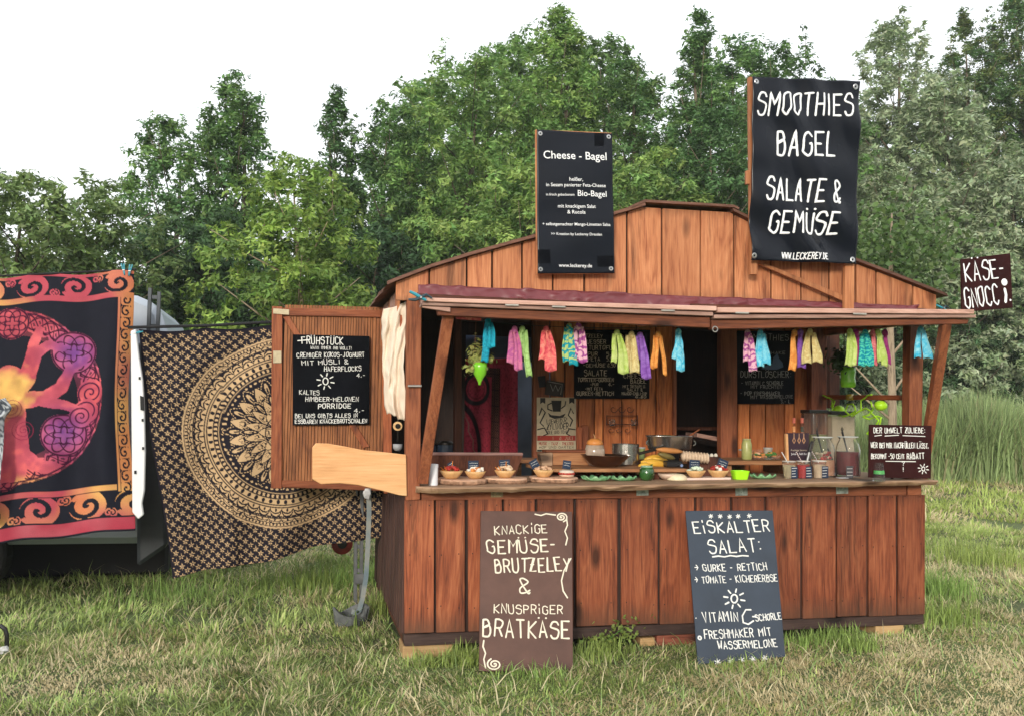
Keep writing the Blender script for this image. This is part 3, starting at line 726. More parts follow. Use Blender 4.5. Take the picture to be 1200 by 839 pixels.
# brown leaning board
def lean(pb, y_b, y_t, z_t):
    dz, dy = z_t, y_t-y_b; return (np.array([0, y_b, 0]), np.array([0, -dz, dy]))
b5 = Board('leaning_sign', 'brown board lettered GEMÜSE-BRUTZELEY and BRATKÄSE leaning on the stall front', 'sign', [(563.5, 598), (670.5, 599), (671.5, 786), (561.5, 786)], lean(0, -.42, -.035, 1.0), .016, BROWNB)
for t, x0, y0, x1, y1, c, r in (('KNACKiGE', 580, 626, 641, 624, 9.5, .95), ('GEMÜSE-', 572, 648, 652, 646, 15, 1.35), ('BRUTZELEY', 581, 671, 668, 668, 15, 1.4), ('&', 610, 694, 621, 694, 15, 1.4), ('KNUSPRiGER', 579, 718, 659, 719, 9.5, .95), ('BRATKÄSE', 566, 745, 667, 748, 18, 1.6)):
    b5.write(t, x0, y0, x1, y1, c, r, CREAM)
def spiral(x, y, r, t0=0, turns=2.2, sx=1): return [(x+sx*r*(k/30)*math.cos(t0+k/30*turns*6.28), y+r*.8*(k/30)*math.sin(t0+k/30*turns*6.28)) for k in range(2, 31)]
b5.pxs([spiral(658, 605.5, 7), [(627, 602), (634, 603.5), (640, 601.5), (651, 603)], [(664, 607), (665, 615), (662, 622), (665, 630), (663, 638)], [(669, 654), (661, 668), (658, 680), (660, 692), (665, 700)],
        spiral(579.5, 778, 9, 3), [(569, 782), (567, 772), (569, 765), (566, 757), (567, 750)]], .9, CREAM, 'flourish')
# blue-black leaning board
b6 = Board('leaning_sign', 'blue-black chalkboard headed EISKALTER SALAT leaning askew on the stall front', 'chalkboard', [(803.5, 598), (905.5, 597.5), (920.5, 769), (818, 778)], lean(0, -.46, -.04, 1.02), .012, NAVYB)
for t, x0, y0, x1, y1, c, r in (('EiSKALTER', 814, 624.5, 902, 622.5, 12, 1.15), ('SALAT:', 832, 648, 893, 645, 14, 1.2), ('→ GURKE - RETTICH', 815, 669, 899, 667.5, 7.5, .8), ('→ TOMATE - KICHERERBSE', 815, 683, 911, 680.5, 7, .75),
                             ('· VITAMIN', 816, 729, 865, 727, 10, .9), ('SCHORLE', 886, 727, 916, 725, 6.5, .8), ('FRESHMAKER', 826, 748, 883, 745.5, 8.5, .85), ('MIT', 890, 745, 904, 744, 8, .85), ('WASSERMELONE', 842, 760, 911, 757.5, 7.5, .85)):
    b6.write(t, x0, y0, x1, y1, c, r)
b6.pxs([[(880, 714), (874, 714), (870, 721), (871, 729), (877, 731), (883, 727)], [(882, 722), (886, 722)], [(835, 652), (842, 651), (849, 652), (856, 650.5), (863, 651.5), (870, 650.5), (877, 651)]], .9, CHALK, 'lettering')
b6.sun(860.5, 701, 11, w_=1); b6.disc(820, 747, 2.6, CHALK, 'drawing')
b6.stars([(833, 604.5), (844, 604.5), (855, 605), (865, 604.5), (878, 604)], 2.4); b6.stars([(841, 775), (856, 774), (869, 773), (882, 772), (896, 771)], 3.4)
# counter board on the right
YU = -.125
b7 = Board('chalkboard', 'dark brown chalkboard DER UMWELT ZULIEBE standing on the right end of the counter', 'chalkboard', [(1019, 497), (1092, 498.5), (1091, 560.5), (1018, 559)], ((0, YU, 1.15), (0, -1, .04)), .012, DKBROWN)
for t, x0, y0, x1, y1, c, r in (('DER UMWELT ZULIEBE:', 1024, 507, 1084, 507, 5.2, .62), ('WER BEI MIR NACHFÜLLEN LÄSST,', 1021, 524, 1088, 525, 5.2, .6), ('BEKOMMT -50 CENT', 1021, 537, 1060, 537, 4.6, .55), ('RABATT', 1063, 537.5, 1083, 537, 5.6, .7), ('?', 1057, 545, 1060, 545, 3.6, .6), ('!', 1057, 552, 1060, 552, 4, .6)):
    b7.write(t, x0, y0, x1, y1, c, r)
b7.pxs([[(1025, 510.5), (1033, 509.5)], [(1037, 510.5), (1053, 509.5)], [(1058, 510), (1084, 511)], [(1038, 540), (1073, 540.5)]], .5); b7.sun(1082, 549, 5.5, w_=.55)
MB().beam(at(1055, 520, y=YU+.02), (at(1055, 520, y=YU)[0], YU+.1, cz(3.8)+.004), .02, .01).build('easel_leg', W_DARK, b7.root)
# menus on the inner wall
YM = YP-.03
b8 = Board('chalkboard', 'wide black menu board with SALATE and Cheese Bagel prices on the inner wall', 'chalkboard', [(673, 387), (762, 387), (761, 467), (673, 467)], ((0, YM, 0), GY), .012, BLACKB)
for t, x0, y0, x1, y1, c, r in (('BRUTZELEY', 676, 396, 706, 396, 4, .4), ('SUESSER', 684, 403, 710, 403, 4.4, .45), ('NATURTOFU', 682, 410, 717, 410, 4.6, .5), ('-PUR', 686, 417, 700, 417, 4, .5), ('5,-', 711, 417, 719, 417, 4, .5), ('-FETA', 686, 423, 703, 423, 3.8, .45), ('5,50', 711, 423, 720, 423, 4, .45), ('-GEMÜSE', 684, 430, 709, 430, 4, .45), ('6,50', 712, 430, 721, 430, 4, .45),
                             ('SALATE', 685, 440, 711, 440, 6, .6), ('TOMATEN-GURKEN', 677, 447, 719, 447, 4.2, .45), ('-PUR', 692, 452, 701, 452, 3, .4), ('4,-', 713, 452, 720, 452, 3.4, .4), ('-MIT FETA', 686, 457, 706, 457, 3, .4), ('GURKEN-RETTICH', 676, 463, 719, 463, 4.4, .5),
                             ('BAGELS', 728, 398, 752, 398, 5, .5), ('5,-', 747, 416, 758, 416, 4, .45), ('CHEESE', 731, 443, 756, 443, 5, .5), ('BAGEL', 739, 449, 757, 449, 4.6, .5), ('MIT SESAM U.', 730, 454, 757, 454, 3, .35), ('SALAT &', 735, 458, 753, 458, 3, .35), ('MANGO-CHILI-DIP', 729, 462.5, 758, 462.5, 3, .38), ('6,80', 745, 466, 757, 466, 3, .45)):
    b8.write(t, x0, y0, x1, y1, c, r, FAINT)
b8.pxs([[(684, 443), (710, 442.5)]], .4, FAINT)
GREYCH = plain('dusty_grey_chalk', (.46, .44, .40), .8, var=.2, bumpy=0)
b9 = Board('chalkboard', 'black menu board headed DURSTLÖSCHER on the inner wall right of the doorway', 'chalkboard', [(863, 388), (932, 388), (931, 473), (864, 473)], ((0, YM, 0), GY), .012, BLACKB)
for t, x0, y0, x1, y1, c, r in (('SMOOTHIES:', 878, 399, 927, 399, 6, .45), ('SHAKE', 900, 415, 920, 415, 3, .3), ('DURSTLÖSCHER:', 868, 442, 927, 442, 6.5, .5), ('- VITAMIN C SCHORLE', 869, 451, 918, 451, 4, .4), ('MIT FRÜCHTEN', 880, 455, 916, 455, 3, .3), ('- POP FRESHMAKER', 868, 463, 914, 463, 4, .4), ('MIT WASSERMELONE', 880, 467, 929, 466, 3.4, .35), ('3,- L', 915, 472, 926, 472, 3.4, .35)):
    b9.write(t, x0, y0, x1, y1, c, r, GREYCH)
bl = [(892, 432), (900, 427), (905, 426), (906, 419), (911, 414), (913, 420), (917, 425), (918, 430), (910, 433), (900, 433)]
MB().prism([b9.w(*b9.uv(*p), .0003) for p in bl], b9.n*.0006).build('drawing', plain('blue_grey_chalk', (.10, .15, .24), .8), b9.root)
# festival poster and small cards (square code left out)
POST = plain('cream_poster_paper', (.52, .44, .30), .8, var=.12, scale=14)
b10 = Board('poster', 'cream poster with a black cup and a red band on the inner wall', 'poster', [(629, 465.5), (675, 465.5), (675, 529), (629, 529)], ((0, YP-.028, 0), GY), .002, POST, bev=0)
INK = plain('black_print', (.02, .018, .016), .7, bumpy=0); REDP = plain('dull_red_print', (.33, .035, .02), .7, bumpy=0)
def flat(bd, pts, mat, name='print', h=.0004): MB().prism([bd.w(*bd.uv(*p), h) for p in pts], bd.n*.0004).build(name, mat, bd.root)
flat(b10, [(646, 469), (658, 469), (657, 482), (648, 482)], INK); flat(b10, [(642, 483), (646, 486), (656, 487), (663, 484), (660, 489), (650, 490.5), (644, 488)], INK)
flat(b10, [(629.5, 510), (674.5, 510), (674.5, 516), (629.5, 516)], REDP)
flat(b10, [(633, 466), (639, 466), (639, 473), (636, 471), (633, 473)], INK); flat(b10, [(667, 466), (673, 466), (673, 473), (670, 471), (667, 473)], INK)
b10.pxs([[(646, 472), (642, 474), (642, 479), (647, 481)], [(658, 478), (662, 475), (663, 470)], [(630, 503), (638, 501), (642, 508), (637, 510)], [(674, 503), (667, 502), (664, 508), (668, 510)], [(632, 486), (635, 478), (639, 483), (633, 495), (637, 499)], [(672, 484), (669, 478), (666, 486), (671, 492), (668, 499)]], .8, INK, 'print')
b10.write('LOEWEND', 641, 496, 659, 495, 4.5, .45, INK); b10.write('&', 661, 495.5, 665, 495.5, 6, .5, INK); b10.write('ZYLINDER', 641, 503, 666, 502, 6, .6, INK); b10.write('TEE UND TÖNE', 642, 508.5, 665, 507.5, 3.4, .35, INK)
b10.write('5. JULI - 6. JULI', 633, 514.8, 671, 514.8, 3.6, .4, POST); b10.write('MUSIK - TANZ - THEATER', 632, 521, 672, 521, 3, .4, REDP); b10.write('HOF UND GARTEN', 632, 525, 672, 525, 2.6, .35, INK)
flat(b10, [(629.5, 526.5), (674.5, 526.5), (674.5, 528.7), (629.5, 528.7)], INK)
b11 = Board('card', 'small plain black card pinned above the poster', 'card', [(630, 441), (639, 440), (640, 453), (632, 454)], ((0, YP-.028, 0), GY), .003, plain('matt_black_card', (.014, .012, .012), .7), bev=0)
b12 = Board('card', 'small dark card with a faint drawing pinned above the poster', 'card', [(641, 445), (662, 448), (660, 465), (638, 462)], ((0, YP-.032, 0), GY), .003, plain('dark_brown_card', (.035, .025, .02), .6), bev=0)
b12.pxs([[(645, 450), (648, 458), (651, 451), (654, 458), (657, 452)], [(643, 447), (659, 450), (657, 462)]], .4, GREYCH)
# little menu stand on the counter
b13 = Board('menu_stand', 'small dark menu stand with hanging fruit motif behind the smoothie cups', 'menu stand', [(922, 507), (948, 507), (949, 546), (924, 547)], ((0, .56, 0), (0, -1, .1)), .012, plain('aubergine_card', (.045, .022, .035), .5))
b13.type('Fruchtige Sommer', 927, 528, 946, 528, FAINT); b13.type('Juice & Saft Bar', 927, 532.5, 946, 532.5, WHITE)
for x in (930.5, 936.5, 942): b13.pxs([[(x, 508), (x, 512)], [(x, 512), (x+1.6, 516), (x, 519), (x-1.6, 516), (x, 512)]], .55, plain('peach_print', (.55, .30, .16), .7, bumpy=0), 'drawing')
px_prism('easel_side', [(921, 508), (923.6, 508), (925.2, 547), (922.6, 547)], .548, .03, W_PLY, b13.root)

# ---------------------------------------------------------------- things on the counter
def on(px, py):
    z = 1.13
    for _ in range(4): p = at(px, py, z=z); z = cz(p[0])
    if p[1] > .13: p = at(px, py, y=.13)
    return np.array([p[0], p[1], cz(p[0])])
def mpp(p): return float(np.dot(np.array(p)-CAM, fw))/F       # metres per photo pixel at a point
def onz(px, py, z): return at(px, py, z=z)
SHELL = plain('baked_wafer_shell', (.70, .44, .20), .6, var=.12, scale=20, col2=(.55, .31, .12))
CARD = plain('navy_price_card', (.018, .035, .075), .45, bumpy=0)
CHW = CHALK
SLICE = wood('log_slice_wood', (.88, .62, .44), (.80, .50, .34), (.62, .34, .22), axis='x', stain=.1, knots=False)
BARK = plain('bark', (.16, .09, .055), .9, var=.35, scale=30, bumpy=.8, col2=(.45, .26, .16))
def slice_(px, py, wpx, label, sy=1.15, th=.032):
    p = on(px, py); r = wpx/2*mpp(p); c = p+(0, r*sy*.35, .0008); n = 28
    t = thing('log_slice', label, 'wood slice', tuple(c), 'log slices used as serving boards')
    rad = [r*(1+.04*math.sin(3*k*.224+px)+.025*random.uniform(-1, 1)) for k in range(n)]
    mb = MB(); V = []
    for z, q in ((0, .96), (.25*th, 1.0), (th*.6, 1.01), (th*.8, 1.0), (th*.81, .9)):
        for k in range(n):
            a = 2*math.pi*k/n; j = 1+random.uniform(-.012, .012); V.append((c[0]+rad[k]*q*j*math.cos(a), c[1]+rad[k]*q*j*sy*math.sin(a), c[2]+z))
    Fs = [(i*n+k, i*n+(k+1) % n, (i+1)*n+(k+1) % n, (i+1)*n+k) for i in range(4) for k in range(n)]+[tuple(range(n-1, -1, -1))]
    mb.add(V, Fs).build('bark_rim', BARK, t)
    MB().prism([(c[0]+rad[k]*.985*math.cos(2*math.pi*k/n), c[1]+rad[k]*.985*sy*math.sin(2*math.pi*k/n), c[2]+th+.0016) for k in range(n)], (0, 0, -.0095)).build('top_face', SLICE, t)
    return c[2]+th+.002, c[1]
def card(parent, p, wpx, hpx, tilt, lean=0, lines=2):
    k = mpp(p); w_, h_ = wpx*k, hpx*k; p = np.array(p)
    ca, sa = math.cos(tilt), math.sin(tilt)
    def q(u, v, d=0): return p+np.array([u*ca-v*sa, -d, u*sa+v*ca])
    MB().prism([q(-w_/2, 0), q(w_/2, 0), q(w_/2, h_), q(-w_/2, h_)][::-1], (0, .002, 0)).build('price_card', CARD, parent)
    MB().tube([q(0, .0)+(0, .004, 0), p+(0, .004, -.035)], .0015, 5).build('card_pick', W_PALE, parent)
    mb = MB()
    for i in range(lines):
        v = h_*(.72-.3*i); a = -w_*.36; rd = random.Random(i+int(wpx*7))
        while a < w_*.34:
            b = a+rd.uniform(.08, .2)*w_; b = min(b, w_*.4); mb.tube([q(a, v, .0008), q((a+b)/2, v+rd.uniform(-.06, .06)*h_, .0008), q(b, v, .0008)], .0013, 4); a = b+.035*w_
    mb.build('handwriting', CHALK, parent)
def bowl(px, py, wpx, z, label, fill, cards, extra=None, sy=.9):
    yb_ = None
    if isinstance(z, tuple): z, yb_ = z
    p = onz(px, py, z) if yb_ is None else at(px, py, y=yb_-.02); p[2] = z; k = mpp(p); r = wpx/2*k; h_ = r*.68; c = p if yb_ is not None else p+(0, r*.6, 0)
    t = thing('wafer_bowl', label, 'wafer bowl', tuple(c), 'edible wafer bowls on display')
    MB().lathe(c, [(r*.5, .0), (r*.66, h_*.25), (r*.84, h_*.6), (r, h_), (r*.95, h_*1.01), (r*.78, h_*.62), (r*.5, h_*.45)], 24, .045, 8).build('wafer_shell', SHELL, t, smooth=True)
    rd = random.Random(label); mats = fill
    for mi, m_ in enumerate(mats):
        mb = MB()
        for i in range(15):
            a = rd.uniform(0, 6.28); q = rd.uniform(0, .72)*r; s_ = rd.uniform(.14, .25)*r
            mb.blob((c[0]+q*math.cos(a), c[1]+q*math.sin(a), c[2]+h_*(1.32-.6*(q/r)**2)+rd.uniform(-.02, .12)*r), s_, (1, 1, rd.uniform(.5, 1)), 7, 5, .25)
        mb.build('filling', m_, t, smooth=False)
    if extra: extra(t, c, r, h_)
    for (dx, w_, hh, tl) in cards: card(t, c+(dx*r, r*.25, h_*1.25), w_, hh, tl)
REDV = plain('red_vegetable', (.55, .045, .03), .4, var=.25, scale=40); ORV = plain('roast_orange', (.75, .25, .04), .45, var=.2, scale=40)
CRM = plain('cream_dip', (.85, .80, .70), .4, var=.05); TANV = plain('toasted_crumble', (.62, .38, .20), .7, var=.3, scale=40, col2=(.75, .62, .48))
PINKV = plain('peach_mash', (.78, .48, .30), .6, var=.2, scale=40); MINT = plain('mint_salad', (.45, .62, .44), .6, var=.25, scale=40, col2=(.8, .82, .7))
GRNV = plain('herb_green', (.09, .25, .05), .55, var=.3, scale=50)
def chips(t, c, r, h_):
    mb = MB()
    for a, l_ in ((2.7, 1.0), (2.3, .8), (1.5, 1.15), (2.95, .7)):
        d = np.array([math.cos(a)*.75, 0, math.sin(a)+.2]); q = c+(math.cos(a)*r*.55, 0, h_*.8)
        mb.beam(q, q+d*r*l_*.7, r*.16, r*.07, side=(0, 1, 0))
    mb.build('crisp', ORV, t, bevel=.002)
z1 = slice_(543, 567, 58, 'log slice nearest the white tin, holding two filled wafer bowls')
bowl(529, 556.5, 27, z1, 'wafer bowl with red vegetables and upright orange crisps next to the white tin', [REDV], [(.15, 7, 8, .5)], chips)
bowl(557, 557.5, 25, z1, 'wafer bowl topped with a white dollop, second from the white tin', [ORV, CRM], [(-.15, 12.5, 10, .02)])
z2 = slice_(595, 565, 51, 'round log slice holding a single filled wafer bowl')
bowl(592, 555.5, 25, z2, 'wafer bowl of toasted crumble alone on its log slice', [TANV], [(.0, 13, 10, .06)], chips)
z3 = slice_(652, 565, 57, 'log slice holding a wafer bowl and a filled bun')
bowl(637, 556, 25, z3, 'wafer bowl of peach mash with a tilted card left of the filled bun', [PINKV], [(-.65, 10, 10, .5)])
p = at(664, 556, y=z3[1]-.02); p[2] = z3[0]; k = mpp(p); c = p
t = thing('filled_bun', 'filled bun with a flat pale top and a blue card on the third log slice', 'bun', tuple(c))
MB().lathe(c, [(.04, .001), (.052, .006), (.053, .014), (.05, .018)], 18).build('bun_base', plain('bun_crust', (.70, .50, .36), .6), t, smooth=True)
mb = MB()
for i in range(14): a = i*.45; mb.blob((c[0]+.047*math.cos(a), c[1]+.047*math.sin(a), c[2]+.024), .012, (1.2, 1, .6), 6, 4, .3)
mb.build('filling', REDV, t)
MB().lathe(c, [(.05, .028), (.054, .034), (.05, .044), (.03, .05), (.001, .051)], 18).build('bun_top', plain('pale_bun_top', (.78, .66, .55), .6), t, smooth=True)
card(t, c+(0, .01, .055), 10, 10, -.12)
# white tin
p = on(508.5, 566); p = at(508.5, 566, y=.0); p[2] = cz(p[0]); t = thing('tin', 'white cylindrical tin at the left end of the counter', 'tin', tuple(p+(0, .03, 0)))
c = p+(0, .03, .0005); r = 5.4*mpp(p); k = mpp(p)
WT = plain('white_enamel', (.80, .80, .84), .35, var=.04, scale=4)
MB().lathe(c, [(r, 0), (r, 21*k)], 24).build('body', WT, t, smooth=False, bevel=.001); MB().lathe(c, [(r*1.05, 21*k), (r*1.05, 24.5*k), (r*.97, 25*k)], 24).build('lid', WT, t, smooth=False)
# green leaf-shaped plates
LEAFP = plain('green_glaze', (.10, .33, .13), .18, var=.3, scale=14, spec=.7, col2=(.32, .55, .30))
def leaf_plate(px, py, wpx, label):
    p = on(px, py); r = wpx/2*mpp(p); n = 36; V = []; c = p+(0, r*.55, .001)
    prof = [(.35, 0), (.7, .05), (1.0, .24), (.96, .27), (.66, .10), (.02, .05)]
    for i, (q, z) in enumerate(prof):
        for k in range(n):
            a = 2*math.pi*k/n; wv = (1+.07*math.sin(9*a+px)) if 1 < i < 4 else 1; zz = z*r*(1+.45*math.sin(9*a+px+1)*(1 if 1 < i < 4 else .2))
            V.append((c[0]+q*r*wv*math.cos(a), c[1]+q*r*wv*.62*math.sin(a), c[2]+zz))
    Fs = [(i*n+k, i*n+(k+1) % n, (i+1)*n+(k+1) % n, (i+1)*n+k) for i in range(5) for k in range(n)]+[tuple(range(n-1, -1, -1)), tuple(range(5*n, 6*n))]
    MB().add(V, Fs).build('leaf_plate', LEAFP, smooth=True, tag=(label, 'plate', 'green leaf-shaped plates'))
leaf_plate(702, 560.5, 36, 'wavy green leaf plate left of its twin in front of the copper wok')
leaf_plate(734, 560.5, 32, 'wavy green leaf plate beside the green glazed jar')
leaf_plate(899, 560.5, 32, 'wavy green leaf plate between the neon mould and the smoothie cups')
# glazed jar
p = on(761, 558); c = p+(0, .05, .001); r = 9.2*mpp(p)
t = thing('glazed_jar', 'round dark green glazed jar in front of the yellow squashes', 'jar', tuple(c))
JG = plain('bottle_green_glaze', (.035, .14, .03), .12, var=.3, scale=7, spec=.8)
MB().lathe(c, [(r*.6, 0), (r*.9, r*.35), (r, r*.9), (r*.88, r*1.45), (r*.72, r*1.68), (r*.62, r*1.66), (r*.6, r*1.3)], 24).build('body', JG, t, smooth=True)
MB().lathe(c, [(r*.66, r*1.6), (r*.78, r*1.72), (r*.78, r*1.86), (r*.6, r*1.88), (r*.58, r*1.6)], 24).build('rim', plain('pale_glaze', (.30, .45, .30), .2), t, smooth=True)
# yellow squashes, pale bread bowl, cream dish
YEL = plain('yellow_squash', (.80, .50, .07), .42, var=.12, scale=12, col2=(.70, .36, .04)); PALEY = plain('pale_squash', (.72, .60, .30), .45, var=.15)
def squash(a, b, y, r, mat, label, sag=.0):
    p, q = at(*a, y=y), at(*b, y=y); m = 9; P = [p+(q-p)*i/(m-1)+np.array([0, 0, sag*math.sin(math.pi*i/(m-1))]) for i in range(m)]
    rr = [r*x for x in (.25, .6, .85, .98, 1.0, 1, .9, .6, .2)]
    t = MB().tube(P, rr, 9).build('squash', mat, smooth=True, tag=(label, 'squash', 'squashes heaped behind the glazed jar'))
    MB().tube([q, q+(q-p)/np.linalg.norm(q-p)*.02+(0, 0, .006)], [r*.2, r*.14], 6).build('stalk', GRNV, t)
squash((751, 541), (786, 545.5), .56, .032, YEL, 'long yellow squash nearest the green jar, lowest of the heap', .004)
squash((755, 538), (783, 538.5), .64, .032, YEL, 'yellow squash lying across the back of the heap', .008)
squash((764, 536), (790, 547), .60, .027, YEL, 'yellow squash pointing down to the right of the heap', .006)
squash((748, 546), (762, 545), .53, .027, YEL, 'yellow squash end peeping out left of the green jar')
squash((745, 553.5), (754, 553.5), .50, .02, PALEY, 'small pale squash left of the foot of the green jar')
squash((768, 551), (779, 553), .50, .022, PALEY, 'small pale squash right of the foot of the green jar')
p = on(796, 562.5); c = p+(0, .05, .001); r = 12.5*mpp(p)
MB().lathe(c, [(r, 0), (r*1.02, r*.12), (r*.9, r*.42), (r*.62, r*.56), (r*.3, r*.6)], 24, .03, 9).build('upturned_bowl', plain('cream_ceramic', (.80, .70, .48), .4, var=.06), smooth=True, tag=('cream bowl turned upside down at the counter front', 'bowl'))
p = on(789, 556.5); c = p+(0, .08, .001); r = 13*mpp(p)
MB().lathe(c, [(r*.5, 0), (r*.85, r*.25), (r, r*.55), (r*.95, r*.56), (r*.8, r*.3), (r*.3, r*.12)], 24).build('shallow_dish', plain('beige_ceramic', (.68, .50, .38), .4), smooth=True, tag=('shallow beige dish behind the upturned cream bowl', 'dish'))
# pale board with two wafer bowls
zb = cz(2.2)+.018
px_prism('serving_block', [(800, 553.5), (857, 554.5), (857, 560), (801, 560.5)], .05, .0, SLICE) if 0 else None
pa = on(802, 560); pb = on(857, 560.5)
t = MB().prism([pa+(0, 0, .001), pb+(0, 0, .001), pb+(0, 0, .018), pa+(0, 0, .018)], (0, .17, 0)).build('marble_board', plain('pale_pink_stone_board', (.78, .62, .54), .35, var=.08, scale=6), bevel=.003, tag=('pale rectangular board under the mint and the red-white wafer bowls', 'serving board'))
bowl(815, 556.5, 24, (pa[2]+.019, pa[1]+.07), 'wafer bowl of mint green salad on the pale rectangular board', [MINT], [(.0, 13, 10, -.05)])
bowl(841.5, 557.5, 25, (pa[2]+.019, pa[1]+.07), 'wafer bowl of red and white salad at the right end of the pale board', [CRM, REDV], [(.45, 13, 10.5, -.35)])
# neon mould
p = on(871, 557.5); k = mpp(p); NEON = plain('neon_green_plastic', (.42, .95, .02), .35, var=.04, spec=.5)
x0, x1, z0 = p[0]-8*k, p[0]+8*k, p[2]+.001; t = thing('baking_mould', 'neon green plastic mould on the counter right of the pale board', 'mould', (p[0], p[1]+.05, z0))
mb = MB(); V = []
for z, e, wv in ((0, .0, 1), (10*k, .014, 0)):
    for i in range(24):
        a = 2*math.pi*i/24; V.append((p[0]+(8*k+e)*math.copysign(abs(math.cos(a))**.5, math.cos(a))*(1-.05*wv*(i % 2)), p[1]+.05+(.04+e)*math.copysign(abs(math.sin(a))**.5, math.sin(a)), z0+z))
for z, e in ((10*k+.0005, .006), (.012, -.006)):
    for i in range(24):
        a = 2*math.pi*i/24; V.append((p[0]+(8*k+e)*math.copysign(abs(math.cos(a))**.5, math.cos(a)), p[1]+.05+(.04+e)*math.copysign(abs(math.sin(a))**.5, math.sin(a)), z0+z))
mb.add(V, [(i*24+k_, i*24+(k_+1) % 24, (i+1)*24+(k_+1) % 24, (i+1)*24+k_) for i in range(3) for k_ in range(24)]+[tuple(range(23, -1, -1)), tuple(range(72, 96))])
mb.build('tray', NEON, t)
# smoothie cups with straws
PLA = glassy('clear_plastic', (.95, .95, .93), .08)
def cup(px, py, h_, r_, col, name, label, straw=1, lab=1, green=0):
    p = on(px, py); k = mpp(p); r = r_*k; hh = h_*k; c = p+(0, r, .001)
    t = thing('smoothie_cup', label, 'cup', tuple(c), 'clear cups on the right of the counter')
    if col is not None:
        m_ = plain(name, col, .35, var=.1)
        MB().lathe(c, [(r*.73, .002), (r*.93, hh*.78), (r*.9, hh*.8)], 18).build('drink', m_, t, smooth=False)
        MB().lathe(c, [(r*.78, -.0), (r*.98, hh*.8), (r*1.0, hh*.97), (r*1.05, hh), (r*.98, hh), (r*.95, hh*.85)], 20, close=False).build('plastic_cup', PLA, t, smooth=True)
        MB().lathe(c, [(r*1.05, hh*.985), (r*1.07, hh*1.01), (r*1.0, hh*1.03), (r*.98, hh*.985)], 20, close=False).build('rim', plain('milky_plastic', (.7, .66, .6), .3), t, smooth=True)
    if lab:
        x0, x1, z0_, z1_ = c[0]-r*.15, c[0]+r*.92, c[2]+hh*.03, c[2]+hh*.72; y = c[1]-r*1.0
        MB().prism([(x0, y, z0_), (x1, y, z0_), (x1, y, z1_), (x0, y, z1_)], (0, .002, 0)).build('label', CARD, t)
        mb = MB()
        for i in range(4):
            v = z0_+(z1_-z0_)*(.16+.23*i); mb.tube([(x0+.003, y-.001, v), (x0+(x1-x0)*random.uniform(.6, .9), y-.001, v+.002)], .0022, 4)
        mb.build('handwriting', CHALK, t)
    if straw:
        a = c+(0, 0, hh*.5); b = c+(-8.5*k, .01, hh*1+11*k); a = c+(-1*k, 0, hh*.9)
        mb = MB(); m = 13
        for i in range(m): mb.tube([a+(b-a)*i/m, a+(b-a)*(i+1)/m], .0032, 6, mi=i % 2 if straw == 2 else 0)
        mb.build('straw', [plain('white_paper', (.82, .8, .78), .7, bumpy=0), plain('striped_paper_red', (.35, .12, .12), .7, bumpy=0)], t)
cup(928.5, 559.5, 20, 7.5, (.50, .42, .26), 'green_gold_smoothie', 'leftmost smoothie cup, beige and green drink with a white straw', 1)
cup(945.5, 559.5, 20, 7.5, (.48, .03, .035), 'red_smoothie', 'middle smoothie cup with a red drink and striped straw', 2)
cup(964.5, 559.5, 20, 7.8, (.72, .55, .38), 'cream_smoothie', 'right smoothie cup with a creamy drink and striped straw', 2)
p = at(1031, 561, y=-.145); p[2] = cz(p[0]); k = mpp(p); c = p+(0, .01, .001); t = thing('upturned_glass', 'empty clear glass standing upside down before the brown chalkboard', 'glass', tuple(c))
MB().lathe(c, [(7*k, 0), (5*k, 21*k), (1*k, 21*k)], 20).build('glass', PLA, t, smooth=False)
MB().lathe(c, [(6.3*k, 8*k), (6.1*k, 9*k), (6*k, 12*k), (6*k, 12.1*k)], 20, close=False).build('green_band', plain('green_print', (.10, .45, .12), .5), t)
# little label card and napkin
p = on(996, 555); k = mpp(p); t = thing('price_sign', 'small dark price card standing in front of the red drink jar', 'card', tuple(p))
x0, x1, y, z0 = p[0]-4.5*k, p[0]+4.5*k, p[1], p[2]+.002
MB().prism([(x0, y, z0), (x1, y, z0), (x1, y, z0+14*k), (x0, y, z0+14*k)], (0, .003, 0)).build('card', plain('slate_card', (.08, .08, .09), .6), t)
mb = MB(); [mb.tube([(x0+.004, y-.001, z0+q*k), (x1-.008, y-.001, z0+q*k)], .002, 4) for q in (3, 7, 11)]; mb.build('handwriting', CHALK, t)
pn = on(990, 555.5); MB().box(pn[0]-.05, pn[0]+.03, pn[1]-.005, pn[1]+.04, pn[2]+.0012, pn[2]+.005).build('napkin', plain('white_paper_napkin', (.82, .82, .85), .8), bevel=.001, tag=('folded white napkin at the foot of the price card', 'napkin'))
